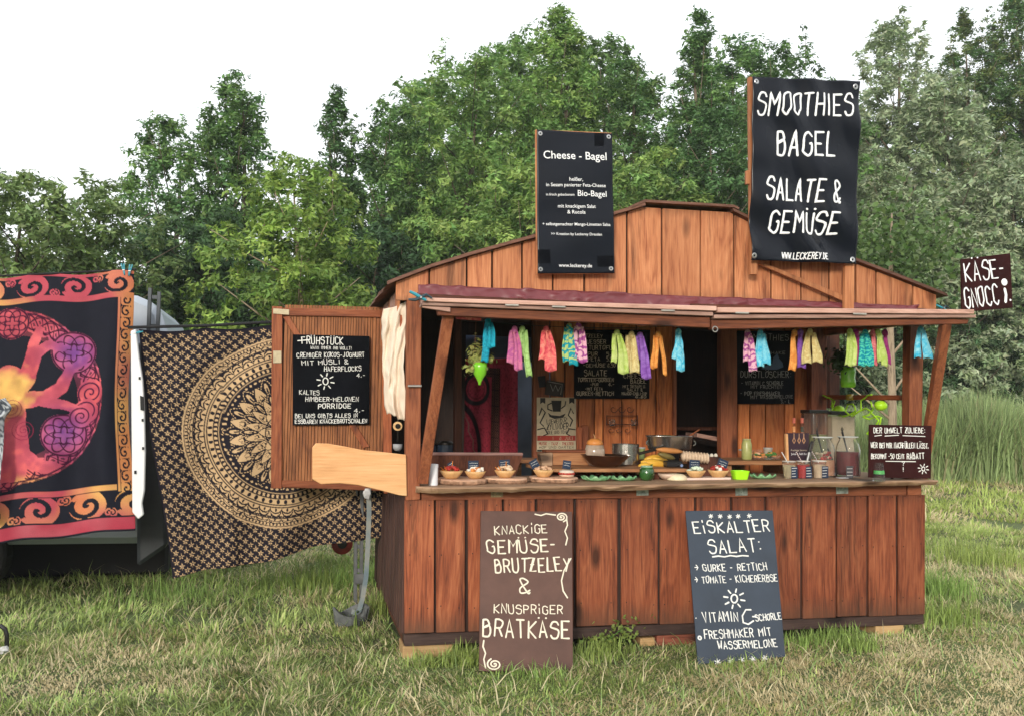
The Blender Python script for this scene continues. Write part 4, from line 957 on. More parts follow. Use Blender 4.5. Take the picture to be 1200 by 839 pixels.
# two big jars with ladles
JARG = glassy('jar_glass', (.96, .97, .96), .03)
BLKP = plain('black_plastic', (.018, .017, .018), .35, spec=.5)
def bigjar(px, py, hpx, wpx, fill, fillcol, label, ladle):
    z0 = cz(3.6); p = onz(px, py, z0); p = at(px, py, y=.28); p[2] = z0; k = mpp(p); r = wpx/2*k; hh = hpx*k; c = p+(0, r*.6, .0)
    c[2] = cz(c[0])+.001
    t = thing('drink_jar', label, 'jar', tuple(c), 'large glass jars of drink')
    MB().lathe(c, [(r*.95, 0), (r, hh*.05), (r, hh*.66), (r*.9, hh*.8), (r*.68, hh*.93), (r*.72, hh*.98), (r*.84, hh), (r*.80, hh*.985), (r*.64, hh*.93), (r*.86, hh*.79), (r*.965, hh*.66), (r*.965, hh*.07), (r*.9, hh*.03)], 28, close=True).build('glass', JARG, t, smooth=True)
    MB().lathe(c, [(r*.92, hh*.035), (r*.955, hh*.08), (r*.955, hh*fill), (r*.90, hh*fill+.002)], 28).build('drink', fillcol, t, smooth=False)
    MB().lathe(c, [(r*.80, hh*.985), (r*.86, hh*.995), (r*.86, hh*1.01), (r*.80, hh*1.015)], 28, close=False).build('rim', plain('glass_rim', (.75, .78, .76), .1, spec=.8), t, smooth=True)
    a = c+(-r*.0, 0, hh*.55); b = c+(-r*.55, .0, hh*1.13)
    MB().tube([a, a+(b-a)*.5, b], [.006, .006, .009], 8).build('ladle_handle', BLKP, t); MB().tube([b, b+(-.008, 0, .02), b+(-.0, 0, .034), b+(.008, 0, .022), b+(.002, 0, .0)], .004, 6).build('ladle_loop', BLKP, t)
    return t, c, r, hh
REDD = plain('dark_red_drink', (.16, .012, .018), .12, var=.1, scale=4, spec=.7); PUN = plain('pink_fruit_punch', (.42, .13, .07), .25, var=.4, scale=18, col2=(.6, .35, .2))
t, c, r, hh = bigjar(969, 551, 46, 28, .42, PUN, 'glass jar of fruit punch with a black ladle, left of the red one', 1)
mb = MB(); rd = random.Random(5)
for i in range(16): a = rd.uniform(0, 6.28); q = rd.uniform(0, .7)*r; mb.blob((c[0]+q*math.cos(a), c[1]+q*math.sin(a), c[2]+hh*rd.uniform(.42, .62)), .018, (1, 1, .6), 7, 5, .2, mi=i % 2)
mb.build('fruit_pieces', [plain('apple_slice', (.75, .60, .42), .5), REDV], t)
bigjar(999, 552, 46, 28, .62, REDD, 'glass jar of dark red drink with a black ladle beside the brown chalkboard', 1)
# spatula
p = at(979, 545, y=.42); q = at(970, 525, y=.42); t = thing('ladle', 'black serving spoon standing on its bowl between the two drink jars', 'spoon', tuple(at(979, 550, y=.42)))
MB().tube([p, (p+q)/2, q], [.008, .006, .006], 8).build('handle', BLKP, t); pz = cz(p[0])
MB().lathe((p[0], p[1], pz+.002), [(.012, 0), (.035, .012), (.045, .04), (.04, .055), (.02, .065)], 16).build('spoon_bowl', BLKP, t, smooth=True)
# drink dispensers
DISP = glassy('dispenser_glass', (.9, .92, .88), .12)
def dispenser(x0, x1, yt, yb, y, liq, label, mat):
    a, b = at(x0, yb, y=y), at(x1, yt, y=y); zb_ = cz(a[0])+.001
    t = thing('drink_dispenser', label, 'dispenser', ((a[0]+b[0])/2, y+.06, zb_), 'square drink dispensers')
    w_ = b[0]-a[0]; zt = b[2]; zl = zb_+.06
    MB().box(a[0]+.01, b[0]-.01, y+.01, y+.13, zb_, zl).build('base', plain('dispenser_base', (.30, .24, .2), .4), t, bevel=.004)
    MB().box(a[0], b[0], y, y+.14, zl, zt-.02).build('tank', DISP, t, bevel=.008)
    MB().box(a[0]+.008, b[0]-.008, y+.008, y+.132, zl+.008, zl+(zt-zl)*liq).build('drink', mat, t, bevel=.004)
    MB().box(a[0]-.003, b[0]+.003, y-.003, y+.143, zt-.02, zt+.01).build('lid', BLKP, t, bevel=.004)
    MB().tube([((a[0]+b[0])/2, y+.07, zl+.02), ((a[0]+b[0])/2, y+.07, zt-.03)], .017, 12).build('ice_tube', PLA, t)
dispenser(949, 971, 481.5, 552, .95, .55, 'square drink dispenser with an olive green drink and black lid', plain('olive_drink', (.22, .22, .07), .3))
dispenser(975, 1003, 483, 552, .92, .92, 'square drink dispenser with a pale creamy drink and black lid', plain('cream_drink', (.62, .50, .36), .3))
# pale jar, plastic tray of food, on the riser
p = onz(875, 536, RZ); p = at(875, 536, y=.60); c = np.array([p[0], .60, RZ+.001]); k = mpp(p); t = thing('storage_jar', 'tall glass jar of pale green pickles at the left end of the riser shelf', 'jar', tuple(c))
MB().lathe(c, [(5.5*k, 0), (6*k, 2*k), (6*k, 18*k), (5*k, 21*k), (4.5*k, 23*k)], 18).build('jar_body', plain('pickle_green', (.42, .42, .17), .3, var=.35, scale=25, col2=(.25, .28, .08)), t, smooth=True)
MB().lathe(c, [(5*k, 23*k), (5*k, 24.5*k)], 18).build('lid', plain('gold_lid', (.45, .42, .2), .4), t)
a = at(883, 536, y=.58); b = at(915, 536, y=.58); z0 = RZ+.001; t = thing('food_tray', 'clear plastic tray of sliced fruit on the riser shelf', 'tray', ((a[0]+b[0])/2, .62, z0))
MB().box(a[0], b[0], .58, .72, z0, z0+.004).box(a[0], a[0]+.003, .58, .72, z0, z0+.075).box(b[0]-.003, b[0], .58, .72, z0, z0+.05).box(a[0], b[0], .717, .72, z0, z0+.075).box(a[0], b[0], .58, .583, z0, z0+.03).build('plastic_shell', PLA, t)
mb = MB(); rd = random.Random(9)
for i in range(46): mb.blob((rd.uniform(a[0]+.02, b[0]-.02), rd.uniform(.60, .70), z0+rd.uniform(.018, .055)), rd.uniform(.012, .02), (1.3, 1, .6), 6, 4, .3, mi=rd.choice((0, 0, 1, 2)))
mb.build('sliced_fruit', [plain('orange_slice', (.70, .28, .08), .5), PINKV, GRNV], t)
# two sauce bottles behind the menu stand
for px, lab in ((930.5, 'narrow sauce bottle with an orange cap, left of the pair behind the menu stand'), (940, 'narrow sauce bottle with a dark neck label, right of the pair behind the menu stand')):
    p = at(px, 533, y=.80); c = np.array([p[0], .80, RZ+.001]); k = mpp(p); t = thing('sauce_bottle', lab, 'bottle', tuple(c), 'sauce bottles behind the menu stand')
    ht = at(px, 490, y=.8)[2]-RZ
    MB().lathe(c, [(.018, 0), (.02, .004), (.02, ht*.5), (.012, ht*.62), (.010, ht*.82)], 14).build('glass', plain('amber_sauce', (.30, .07, .02), .15, spec=.7), t, smooth=True)
    MB().lathe(c, [(.0125, ht*.66), (.0125, ht*.8)], 14).build('neck_label', plain('orange_label', (.75, .33, .12), .6) if px < 935 else plain('dark_label', (.05, .06, .04), .6), t)
    MB().lathe(c, [(.0135, ht*.88), (.0135, ht), (.01, ht+.003)], 14).build('cap', plain('coral_cap', (.70, .16, .10), .4), t)
# black handheld blender lying by the stand
p, q = at(946, 540, y=.40), at(951, 520, y=.42); t = thing('stick_blender', 'black and steel stick blender leaning beside the smoothie cups', 'blender', (p[0], p[1], cz(p[0])))
MB().tube([(p[0]-.003, .40, cz(p[0])+.002), p+(0, 0, .0), p+(q-p)*.5], [.012, .011, .012], 10).build('shaft', STEEL, t); MB().tube([p+(q-p)*.5, q, q+(q-p)*.15], [.016, .017, .011], 10).build('handle', BLKP, t)
# ---- pans on the back shelf
COPPER = plain('dark_copper', (.20, .11, .07), .2, .85, var=.25, scale=5); CHROME = plain('brushed_steel', (.55, .53, .5), .22, .95, var=.15, scale=6); BLKM = plain('black_iron', (.03, .025, .022), .35, .6, var=.2)
zS = SHZ+.001
p = at(716, 547, y=.34); k = mpp(p); c = np.array([p[0], .46, zS]); r = 29.5*k*1.02; t = thing('wok', 'wide dark copper wok on the back shelf behind the leaf plates', 'wok', tuple(c))
hh = at(716, 532.5, y=.46)[2]-zS
MB().lathe(c, [(r*.42, 0), (r*.62, hh*.25), (r*.85, hh*.68), (r*.98, hh*.97), (r, hh), (r*.96, hh), (r*.82, hh*.68), (r*.58, hh*.28), (r*.3, hh*.12)], 36).build('pan', COPPER, t, smooth=True)
p = at(734, 532, y=.66); c = np.array([p[0], .68, zS]); hh = at(734, 520.5, y=.62)[2]-zS; r = 16*mpp(p)
t = thing('saucepan', 'shiny steel saucepan with a dark handle behind the copper wok', 'saucepan', tuple(c))
MB().lathe(c, [(r*.95, 0), (r, .01), (r, hh), (r*1.04, hh+.003), (r*.96, hh), (r*.94, .01)], 32).build('pan', CHROME, t, smooth=False); 
MB().beam(c+(r*.9, -.03, hh*.55), c+(r*1.0+.17, -.12, hh*.9), .016, .022, side=(0, 1, 0)).build('handle', BLKM, t, bevel=.003)
p = at(697, 533, y=.62); c = np.array([p[0], .62, zS]); hh = at(697, 521, y=.62)[2]-zS; r = 12*mpp(p)
t = thing('glass_jar', 'glass bowl with a whole orange pumpkin sitting in its mouth', 'glass bowl', tuple(c))
MB().lathe(c, [(r*.6, 0), (r*.95, hh*.3), (r, hh*.7), (r*.85, hh)], 22).build('bowl', plain('misty_glass', (.55, .42, .32), .12, spec=.8, var=.2), t, smooth=True)
MB().lathe(c+(0, 0, hh), [(r*.75, 0), (r*.82, r*.15), (r*.7, r*.42), (r*.35, r*.62), (r*.08, r*.64)], 24, .04, 9).build('pumpkin', plain('orange_pumpkin', (.72, .28, .07), .45), t, smooth=True)
MB().tube([c+(0, 0, hh+r*.62), c+(-.004, 0, hh+r*.85), c+(-.012, 0, hh+r*1.05)], [.005, .003, .002], 6).build('stalk', W_PALE, t)
# wooden crate left of the pans and boards leaning on the wall
px_prism('box_front', [(0, 0)]*3, 0, 0, W_BOARDX) if 0 else None
t = thing('wooden_box', 'rough wooden box lying on the back shelf below the poster', 'box', tuple(at(660, 545, y=.8)))
px_prism('side_board', [(642, 529), (690, 529), (690, 545), (642, 545)], .62, .10, W_BOARDX, t, bevel=.006); px_prism('end_block', [(633, 531), (648, 530), (648, 546), (636, 547)], .60, .10, W_LIVE, t, bevel=.006)
px_prism('lid_strip', [(640, 527), (692, 527), (692, 530), (640, 530)], .61, .12, W_POSTX, t)
MB().box(at(633, 0, y=.6)[0], at(691, 0, y=.6)[0], .60, .8, SHZ-.02, at(640, 545, y=.62)[2]).build('base', W_DARK, t)
for i, (a, b, yt, lab) in enumerate(((675.5, 683, 500, 'narrow cutting board leaning on the wall right of the poster'), (681, 690, 498, 'broader cutting board leaning on the wall behind the glass bowl'))):
    px_prism('cutting_board', [(a, yt+2), (a+1.5, yt), (b-1, yt), (b, yt+2), (b-1, 530), (a+1, 530)], 1.25+.03*i, .018, W_DRAIL, tag=(lab, 'cutting board', 'cutting boards leaning on the inner wall'))
MB().box(.9, 3.05, 1.0, 1.33, 1.2, 1.23).box(1.0, 1.04, 1.04, 1.3, .15, 1.2).box(2.95, 2.99, 1.04, 1.3, .15, 1.2).build('rear_worktop', W_BOARDX, stall, bevel=.003)
# large steel pan with wooden spoon
p = at(787, 528, y=.62); c = np.array([p[0], .66, zS]); k = mpp(p); z_r = at(787, 511.5, y=.5)[2]; r = 29*k
t = thing('serving_pan', 'large round steel pan of food with a wooden spoon right of the saucepan', 'pan', tuple(c))
zb0 = z_r-16*k
MB().lathe((c[0], c[1], zb0), [(r*.85, 0), (r*.93, 2*k), (r*.98, 15*k), (r*1.03, 16*k), (r*1.03, 17*k), (r*.96, 16.5*k), (r*.9, 6*k)], 40, sy=.55).build('pan', CHROME, t, smooth=True)
MB().lathe((c[0], c[1], zS), [(r*.5, 0), (r*.5, .015), (r*.42, .02), (r*.42, zb0-zS)], 24, sy=.5).build('stand', BLKM, t)
mb = MB(); rd = random.Random(3)
for i in range(50): a = rd.uniform(0, 6.28); q = rd.uniform(0, .85)*r; mb.blob((c[0]+q*math.cos(a), c[1]+q*math.sin(a)*.5, z_r-rd.uniform(0, .012)), .022, (1.2, 1, .5), 6, 4, .3, mi=i % 3)
mb.build('food', [plain('dark_greens', (.05, .09, .03), .5), plain('aubergine_food', (.08, .04, .06), .5), plain('browned_food', (.4, .24, .1), .6)], t)
MB().tube([at(803, 514, y=.6), at(815, 506, y=.62), at(819.5, 503, y=.63)], [.008, .006, .006], 8).build('wooden_spoon', W_DRAILX, t)
for sx in (-1, 1): MB().tube([(c[0]+sx*r*.99, c[1]-.03, z_r-.03), (c[0]+sx*(r*1.05), c[1]-.03, z_r-.04), (c[0]+sx*(r*1.06), c[1]-.03, z_r-.06), (c[0]+sx*r*.97, c[1]-.03, z_r-.07)], .006, 6).build('handle', CHROME, t)
# brown squash pair under the pan
for (a, b, y, rr_, m_, lab) in (((769, 526), (800, 529), .42, .022, plain('rust_squash', (.58, .24, .07), .5), 'rust orange long squash in front of the large steel pan'), ((771, 531), (791, 537), .40, .022, plain('olive_squash', (.20, .15, .04), .45, var=.3), 'olive striped long squash under the rust orange one')):
    p, q = at(*a, y=y), at(*b, y=y); P = [p+(q-p)*i/8 for i in range(9)]
    t = MB().tube(P, [rr_*x for x in (.3, .65, .9, 1, 1, 1, .9, .65, .25)], 9).build('squash', m_, smooth=True, tag=(lab, 'squash', 'squashes heaped behind the glazed jar'))
# black camera-like gadget, stack of shells, box
a = at(783, 552, y=.36); b = at(803, 540, y=.36); t = thing('gadget', 'black boxy gadget with a round lens-like knob beside the yellow squashes', 'gadget', ((a[0]+b[0])/2, .40, cz(a[0])))
MB().box(a[0], b[0]-.01, .38, .46, SHZ+.002, b[2]).build('body', BLKP, t, bevel=.008); p = at(797.5, 545, y=.375); MB().tube([p+(0, .01, 0), p+(0, -.02, 0)], [.02, .018], 14).build('round_knob', BLKP, t); MB().tube([p+(0, -.019, 0), p+(0, -.024, 0)], [.012, .010], 12).build('knob_face', plain('blue_glint_glass', (.25, .35, .6), .1, spec=.9), t)
a = at(817, 551, y=.5); b = at(845, 535, y=.5); t = thing('egg_box', 'dark brown box holding pale round eggs behind the two right wafer bowls', 'box', ((a[0]+b[0])/2, .55, cz(a[0])+.001))
MB().box(a[0]-.02, b[0], .5, .64, cz(a[0])+.001, b[2]).build('box', W_DARK, t, bevel=.003)
mb = MB(); [mb.blob((b[0]-.03-.035*i, .53, b[2]+.008), .016, (1, 1, 1.1), 8, 6, .02) for i in range(4)]; mb.build('egg', plain('pale_eggshell', (.78, .72, .62), .5), t, smooth=True)
p = at(812, 540, y=.44); t = thing('shell_stack', 'stack of empty pale wafer shells lying on its side behind the mint salad bowl', 'stack of wafers', (p[0], .45, SHZ))
x0 = at(797, 533, y=.46)[0]; x1 = at(828, 533, y=.46)[0]
for i in range(9):
    x = x0+(x1-x0)*i/9+.01; z = at(800, 534, y=.46)[2]-.002*i
    mb = MB(); n = 20; V = []
    for q, dx in ((.2, 0), (.6, .004), (1, .016), (.97, .018), (.56, .007), (.1, .003)):
        for k_ in range(n): an = 6.283*k_/n; rr_ = .042*q*(1+.07*math.cos(7*an)); V.append((x+dx, .46+rr_*math.cos(an), z+rr_*math.sin(an)))
    mb.add(V, [(j*n+k_, j*n+(k_+1) % n, (j+1)*n+(k_+1) % n, (j+1)*n+k_) for j in range(5) for k_ in range(n)]+[tuple(range(n)), tuple(range(6*n-1, 5*n-1, -1))])
    mb.build('wafer_shell', plain('pale_wafer', (.72, .54, .38), .65, var=.1, scale=25), t, smooth=True)
# long dark wooden trough at the back left
a = at(503, 533, y=.62); b = at(612, 536, y=.62); t = thing('wooden_trough', 'long dark wooden trough behind the left wafer bowls', 'trough', ((a[0]+b[0])/2, .7, cz(.5)))
zt = a[2]; zb_ = cz(.5)+.001
MB().prism([(a[0]+.06, .62, zb_), (b[0]-.06, .62, zb_), (b[0], .60, zt), (a[0], .60, zt)], (0, .015, 0)).build('side_board', W_DARK, t)
MB().prism([(a[0]+.06, .78, zb_), (b[0]-.06, .78, zb_), (b[0], .80, zt), (a[0], .80, zt)], (0, .015, 0)).build('side_board', W_DARK, t)
MB().box(a[0], b[0], .595, .625, zt-.0, zt+.022).build('rim_strip', wood('greyed_rim_wood', (.42, .25, .22), (.3, .17, .15), (.14, .07, .06), axis='x', knots=False), t, bevel=.004)
MB().box(a[0]+.05, b[0]-.05, .635, .785, zb_+.01, zb_+.03).build('bottom', W_DARK, t)
# rack with candle jars on the inner wall
t = thing('wire_rack', 'rusty scrollwork wire rack with candle glasses on the inner wall', 'wall rack', tuple(at(728, 495, y=YP-.05)))
RUST = plain('rusty_wire', (.07, .03, .02), .7, .4)
mb = MB(); y = YP-.05
for yy in (487, 497): mb.tube([at(711, yy, y=y), at(747, yy, y=y)], .004, 5)
for x in (711, 747, 729): mb.tube([at(x, 486, y=y), at(x, 498, y=y)], .004, 5)
for cx_ in (719, 728, 738):
    P = []
    for i in range(16): a = i/15*5.5; P.append(at(cx_+(5-i*.25)*math.cos(a), 479+(5-i*.25)*math.sin(a), y=y))
    mb.tube(P, .003, 5)
    P = [at(cx_-3+(4-i*.2)*math.cos(i*.4), 504+(3.5-i*.2)*math.sin(i*.4), y=y) for i in range(14)]; mb.tube(P, .003, 5)
mb.tube([at(729, 470, y=y), at(729, 486, y=y)], .003, 5); mb.build('wire_scrollwork', RUST, t)
for x in (716, 741):
    p = at(x, 495, y=y-.0); MB().lathe(p+(0, -.03, -.025), [(.02, 0), (.026, .02), (.026, .055), (.023, .055), (.022, .02)], 14).build('candle_glass', PLA, t, smooth=True)
tg_ = 'ingredient tubs on the rear worktop'
for i, (px, h_, w_, colr, lab) in enumerate(((700, 9, 9, (.62, .60, .55), 'small white tub on the rear worktop behind the wok'), (752, 12, 8, (.25, .32, .12), 'green lidded tub on the rear worktop behind the steel pan'), (872, 10, 12, (.55, .20, .08), 'orange lidded tub on the rear worktop right of the doorway'), (900, 12, 10, (.50, .45, .35), 'beige tub on the rear worktop below the DURSTLÖSCHER menu'), (655, 8, 10, (.30, .12, .06), 'brown tub on the rear worktop below the poster'))):
    p = at(px, 535, y=1.16); k = mpp(p); c = np.array([p[0], 1.16, 1.231]); t = thing('tub', lab, 'tub', tuple(c), tg_)
    MB().lathe(c, [(w_*k*.42, 0), (w_*k*.5, h_*k)], 18).build('tub_body', plain('tub_plastic_%d' % i, colr, .4), t); MB().lathe(c, [(w_*k*.54, h_*k), (w_*k*.54, h_*k+.012)], 18).build('lid', plain('tub_lid', (.5, .5, .48), .4), t)
# dim stuff in the left corner: pots on a ledge
MB().box(.1, 1.0, 1.5, 1.75, 1.06, 1.10).build('shelf_board', W_DARK, stall)
for i, (px, py, h_, r_, lab) in enumerate(((503, 521, 16, 9, 'dark cooking pot in the shaded left corner of the stall'), (523, 521, 22, 11, 'taller dark pot beside another in the shaded left corner of the stall'))):
    p = at(px, py, y=1.62); k = mpp(p); c = np.array([p[0], 1.62, 1.101]); hh = p[2]-1.10
    t = thing('cooking_pot', lab, 'pot', tuple(c), 'pots in the shaded left corner')
    MB().lathe(c, [(r_*k, 0), (r_*k, hh), (r_*k*.96, hh), (r_*k*.95, .02)], 20).build('pot', plain('dark_blue_enamel', (.02, .03, .05), .25, spec=.6), t); MB().lathe(c, [(r_*k*1.04, hh), (r_*k*.6, hh+.03), (.01, hh+.035)], 20).build('lid', BLKM, t, smooth=True)

# ---------------------------------------------------------------- hanging scarves
def twotone(name, c1, c2, kind='blot', scale=8):
    if name in MATS: return MATS[name]
    m, n, b = newmat(name); b.inputs['Roughness'].default_value = .75; b.inputs['Specular IOR Level'].default_value = .2
    if kind == 'stripe':
        w_ = nd(n, 'ShaderNodeTexWave', wave_type='BANDS', bands_direction='Z'); w_.inputs['Scale'].default_value = scale; w_.inputs['Distortion'].default_value = 9; w_.inputs['Detail'].default_value = 2; w_.inputs['Detail Scale'].default_value = 2.5
        n.links.new(objvec(n), w_.inputs[0]); f = w_.outputs[1]; st = [(.35, c1), (.6, c2)]
    else: f = noise(n, objvec(n), scale*2.6, 3, .6, 1.4); st = [(.36, c1), (.66, c2)]
    n.links.new(ramp(n, f, st), b.inputs['Base Color']); bump(n, b, noise(n, objvec(n), 300, 2), .12, .001); MATS[name] = m; return m
TEAL, CYAN, LIME, GOLD = (.01, .28, .42), (.10, .55, .75), (.42, .58, .08), (.62, .50, .22)
SM = {'teal': twotone('teal_batik', (.005, .17, .27), (.02, .42, .58)), 'pink': twotone('magenta_batik', (.40, .08, .28), (.62, .20, .32)), 'green': twotone('green_batik', (.25, .42, .12), (.42, .62, .25)),
      'red': twotone('coral_batik', (.60, .05, .09), (.85, .28, .22)), 'tealstripe': twotone('teal_yellow_stripes', (.01, .30, .38), (.42, .55, .20), 'stripe', 7), 'pinkstripe': twotone('pink_purple_stripes', (.34, .07, .28), (.74, .42, .52), 'stripe', 7),
      'lime': twotone('lime_batik', (.36, .50, .09), (.54, .62, .24)), 'gold': twotone('gold_floral', (.50, .36, .14), (.68, .60, .30), 'blot', 12), 'purple': twotone('purple_batik', (.17, .05, .32), (.30, .15, .50)), 'orange': twotone('orange_batik', (.60, .20, .04), (.80, .38, .10)),
      'cyan': twotone('light_blue_batik', (.03, .42, .66), (.30, .68, .80)), 'plum': twotone('plum_batik', (.22, .02, .12), (.38, .05, .22)), 'rose': twotone('rose_batik', (.60, .10, .16), (.75, .25, .25)), 'tiedye': twotone('teal_tiedye', (.005, .25, .35), (.08, .55, .42), 'stripe', 12)}
YL = -.27
def scarf(px, yt, tails, m_, label, y=YL, knot=7.4):
    """tails: (top dx, bottom x, bottom y, bottom width) in photo pixels on the plane of the clothesline"""
    t = thing('scarf', label, 'scarf', tuple(at(px, yt, y=y)), 'scarves tied to the line under the awning')
    k = mpp(at(px, yt, y=y))
    mb = MB(); c = at(px, yt+3, y=y); mb.blob(c, knot*.5*k, (1.0, .8, 1.15), 10, 7, .08); mb.blob(c+(.0, -.006, -.012), knot*.42*k, (.9, .9, .9), 8, 6, .12)
    mb.build('knot', SM[m_], t, smooth=True)
    for j, (dx, bx_, by_, bw_) in enumerate(tails):
        nu, nv = 9, 16; V = []; rd = random.Random(px*7+j); ph = rd.uniform(0, 6)
        a = at(px+dx, yt+4, y=y); b = at(bx_, by_, y=y); sag = rd.uniform(-.006, .006)
        for s_ in (0, 1):
            for i in range(nv):
                v = i/(nv-1); wd = (knot*.34+(bw_*.56-knot*.34)*min(1, (v*1.25)**.8))*k; ctr = a+(b-a)*v+np.array([sag*math.sin(3.1*v)+.003*math.sin(7*v+ph), -.008*j-.012*math.sin(2.6*v), 0])
                for u_ in range(nu):
                    u = u_/(nu-1)*2-1; fold = (.7*(1-v)+.2)*.010*math.cos(u*3.6+ph)+.003*math.sin(u*6+ph*2+v*2)
                    V.append(ctr+np.array([u*wd, fold+s_*.0022, (.006*math.sin(u*3+ph) if i == nv-1 else 0)]))
        A = lambda s_, i, u_: s_*nu*nv+i*nu+u_
        Fs = [(A(0, i, u_), A(0, i+1, u_), A(0, i+1, u_+1), A(0, i, u_+1)) for i in range(nv-1) for u_ in range(nu-1)]
        Fs += [(A(1, i, u_), A(1, i, u_+1), A(1, i+1, u_+1), A(1, i+1, u_)) for i in range(nv-1) for u_ in range(nu-1)]
        for i in range(nv-1): Fs += [(A(0, i, 0), A(1, i, 0), A(1, i+1, 0), A(0, i+1, 0)), (A(0, i, nu-1), A(0, i+1, nu-1), A(1, i+1, nu-1), A(1, i, nu-1))]
        for u_ in range(nu-1): Fs += [(A(0, nv-1, u_), A(1, nv-1, u_), A(1, nv-1, u_+1), A(0, nv-1, u_+1))]
        MB().add(V, Fs).build('tail', SM[m_], t, smooth=True)
scarf(572, 374, [(-1, 568, 424, 8), (2, 575, 408, 9)], 'teal', 'teal blue scarf hanging in front of the green bottle planter')
scarf(603, 383, [(-2, 600, 426, 11), (0, 607, 434, 9)], 'pink', 'magenta scarf just left of the green one')
scarf(612, 383, [(-1, 610, 417, 13), (3, 619, 441, 7)], 'green', 'green scarf overlapping the magenta one')
scarf(640, 383, [(-3, 636, 422, 10), (2, 645, 435, 13)], 'red', 'coral red scarf alone left of the wide SALATE menu')
scarf(667, 380, [(-4, 663, 424, 8), (2, 672, 428, 10)], 'tealstripe', 'teal and yellow striped scarf at the left edge of the wide menu')
scarf(678, 379, [(-2, 675, 422, 6), (3, 683, 425, 10)], 'pinkstripe', 'pink and purple striped scarf at the left edge of the wide menu', y=YL-.01)
scarf(723, 387, [(-3, 719, 425, 7), (2, 730, 438, 12)], 'lime', 'lime green scarf in front of the middle of the wide menu')
scarf(740, 389, [(-3, 736, 433, 9), (1, 742, 437, 11)], 'gold', 'pale gold scarf between the lime and the purple one')
scarf(750, 390, [(-2, 748, 422, 7), (2, 757, 444, 11)], 'purple', 'purple scarf at the right edge of the wide menu')
scarf(771, 389, [(-3, 766, 432, 8), (3, 779, 440, 4.5)], 'orange', 'narrow orange scarf between the wide menu and the doorway')
scarf(795, 386, [(-1, 793, 421, 12), (1, 797, 435, 9.5)], 'cyan', 'light blue scarf alone in front of the dark doorway')
scarf(876, 387, [(-2, 873, 424, 7), (1, 881, 435, 10)], 'pinkstripe', 'pink and purple striped scarf in front of the DURSTLÖSCHER menu')
scarf(891, 387, [(-2, 889, 430, 11), (3, 898, 427, 9)], 'cyan', 'light blue scarf in front of the DURSTLÖSCHER menu')
scarf(931, 387, [(-1, 928, 434, 9)], 'orange', 'single tailed orange scarf right of the DURSTLÖSCHER menu')
scarf(938, 387, [(0, 939, 431, 10)], 'purple', 'purple scarf tucked behind the gold floral one', y=YL+.03)
scarf(949, 386, [(-3, 944, 426, 12), (4, 957, 425, 12)], 'gold', 'gold floral scarf in front of the right inner corner post')
scarf(996, 386, [(-1, 994, 428, 10), (1, 997, 429, 10)], 'lime', 'lime yellow scarf, first of the row of six before the window')
scarf(1003, 387, [(0, 1003, 428, 8)], 'plum', 'dark pink scarf, second of the row of six before the window', y=YL+.02)
scarf(1014, 387, [(-2, 1011, 429, 11), (2, 1018, 429, 11)], 'tiedye', 'teal tie-dyed scarf in the middle of the row of six')
scarf(1023, 387, [(1, 1025, 428, 7)], 'rose', 'rose red scarf right of the teal tie-dyed one', y=YL+.02)
scarf(1029, 387, [(0, 1031, 424, 8), (2, 1036, 429, 8)], 'lime', 'lime green scarf right of the rose red one')
scarf(1037, 387, [(1, 1042, 427, 5)], 'plum', 'narrow plum scarf, last of the row of six before the window', y=YL+.02)
scarf(1079, 383, [(-3, 1074, 419, 9), (2, 1086, 420, 12)], 'cyan', 'light blue scarf hanging on the right corner post')
L0, L1 = at(540, 375, y=YL), at(1120, 381, y=YL)
mb = MB(); P = []
for i in range(41): t_ = i/40; p = L0+(L1-L0)*t_; p[2] -= .045*math.sin(math.pi*min(1, t_*2))*(t_ < .5)+.02*math.sin(math.pi*max(0, t_*2-1)); P.append(p)
mb.tube(P, .0022, 5); mb.build('clothesline', plain('dark_twine', (.03, .04, .03), .8), tag=('thin dark line under the awning carrying the scarves', 'line'))
px_prism('cloth_strip', [(534, 368), (564, 371), (564, 376), (535, 374)], -.36, .01, SM['red'], bevel=0, tag=('short coral cloth strip wedged under the left awning beam', 'cloth'))
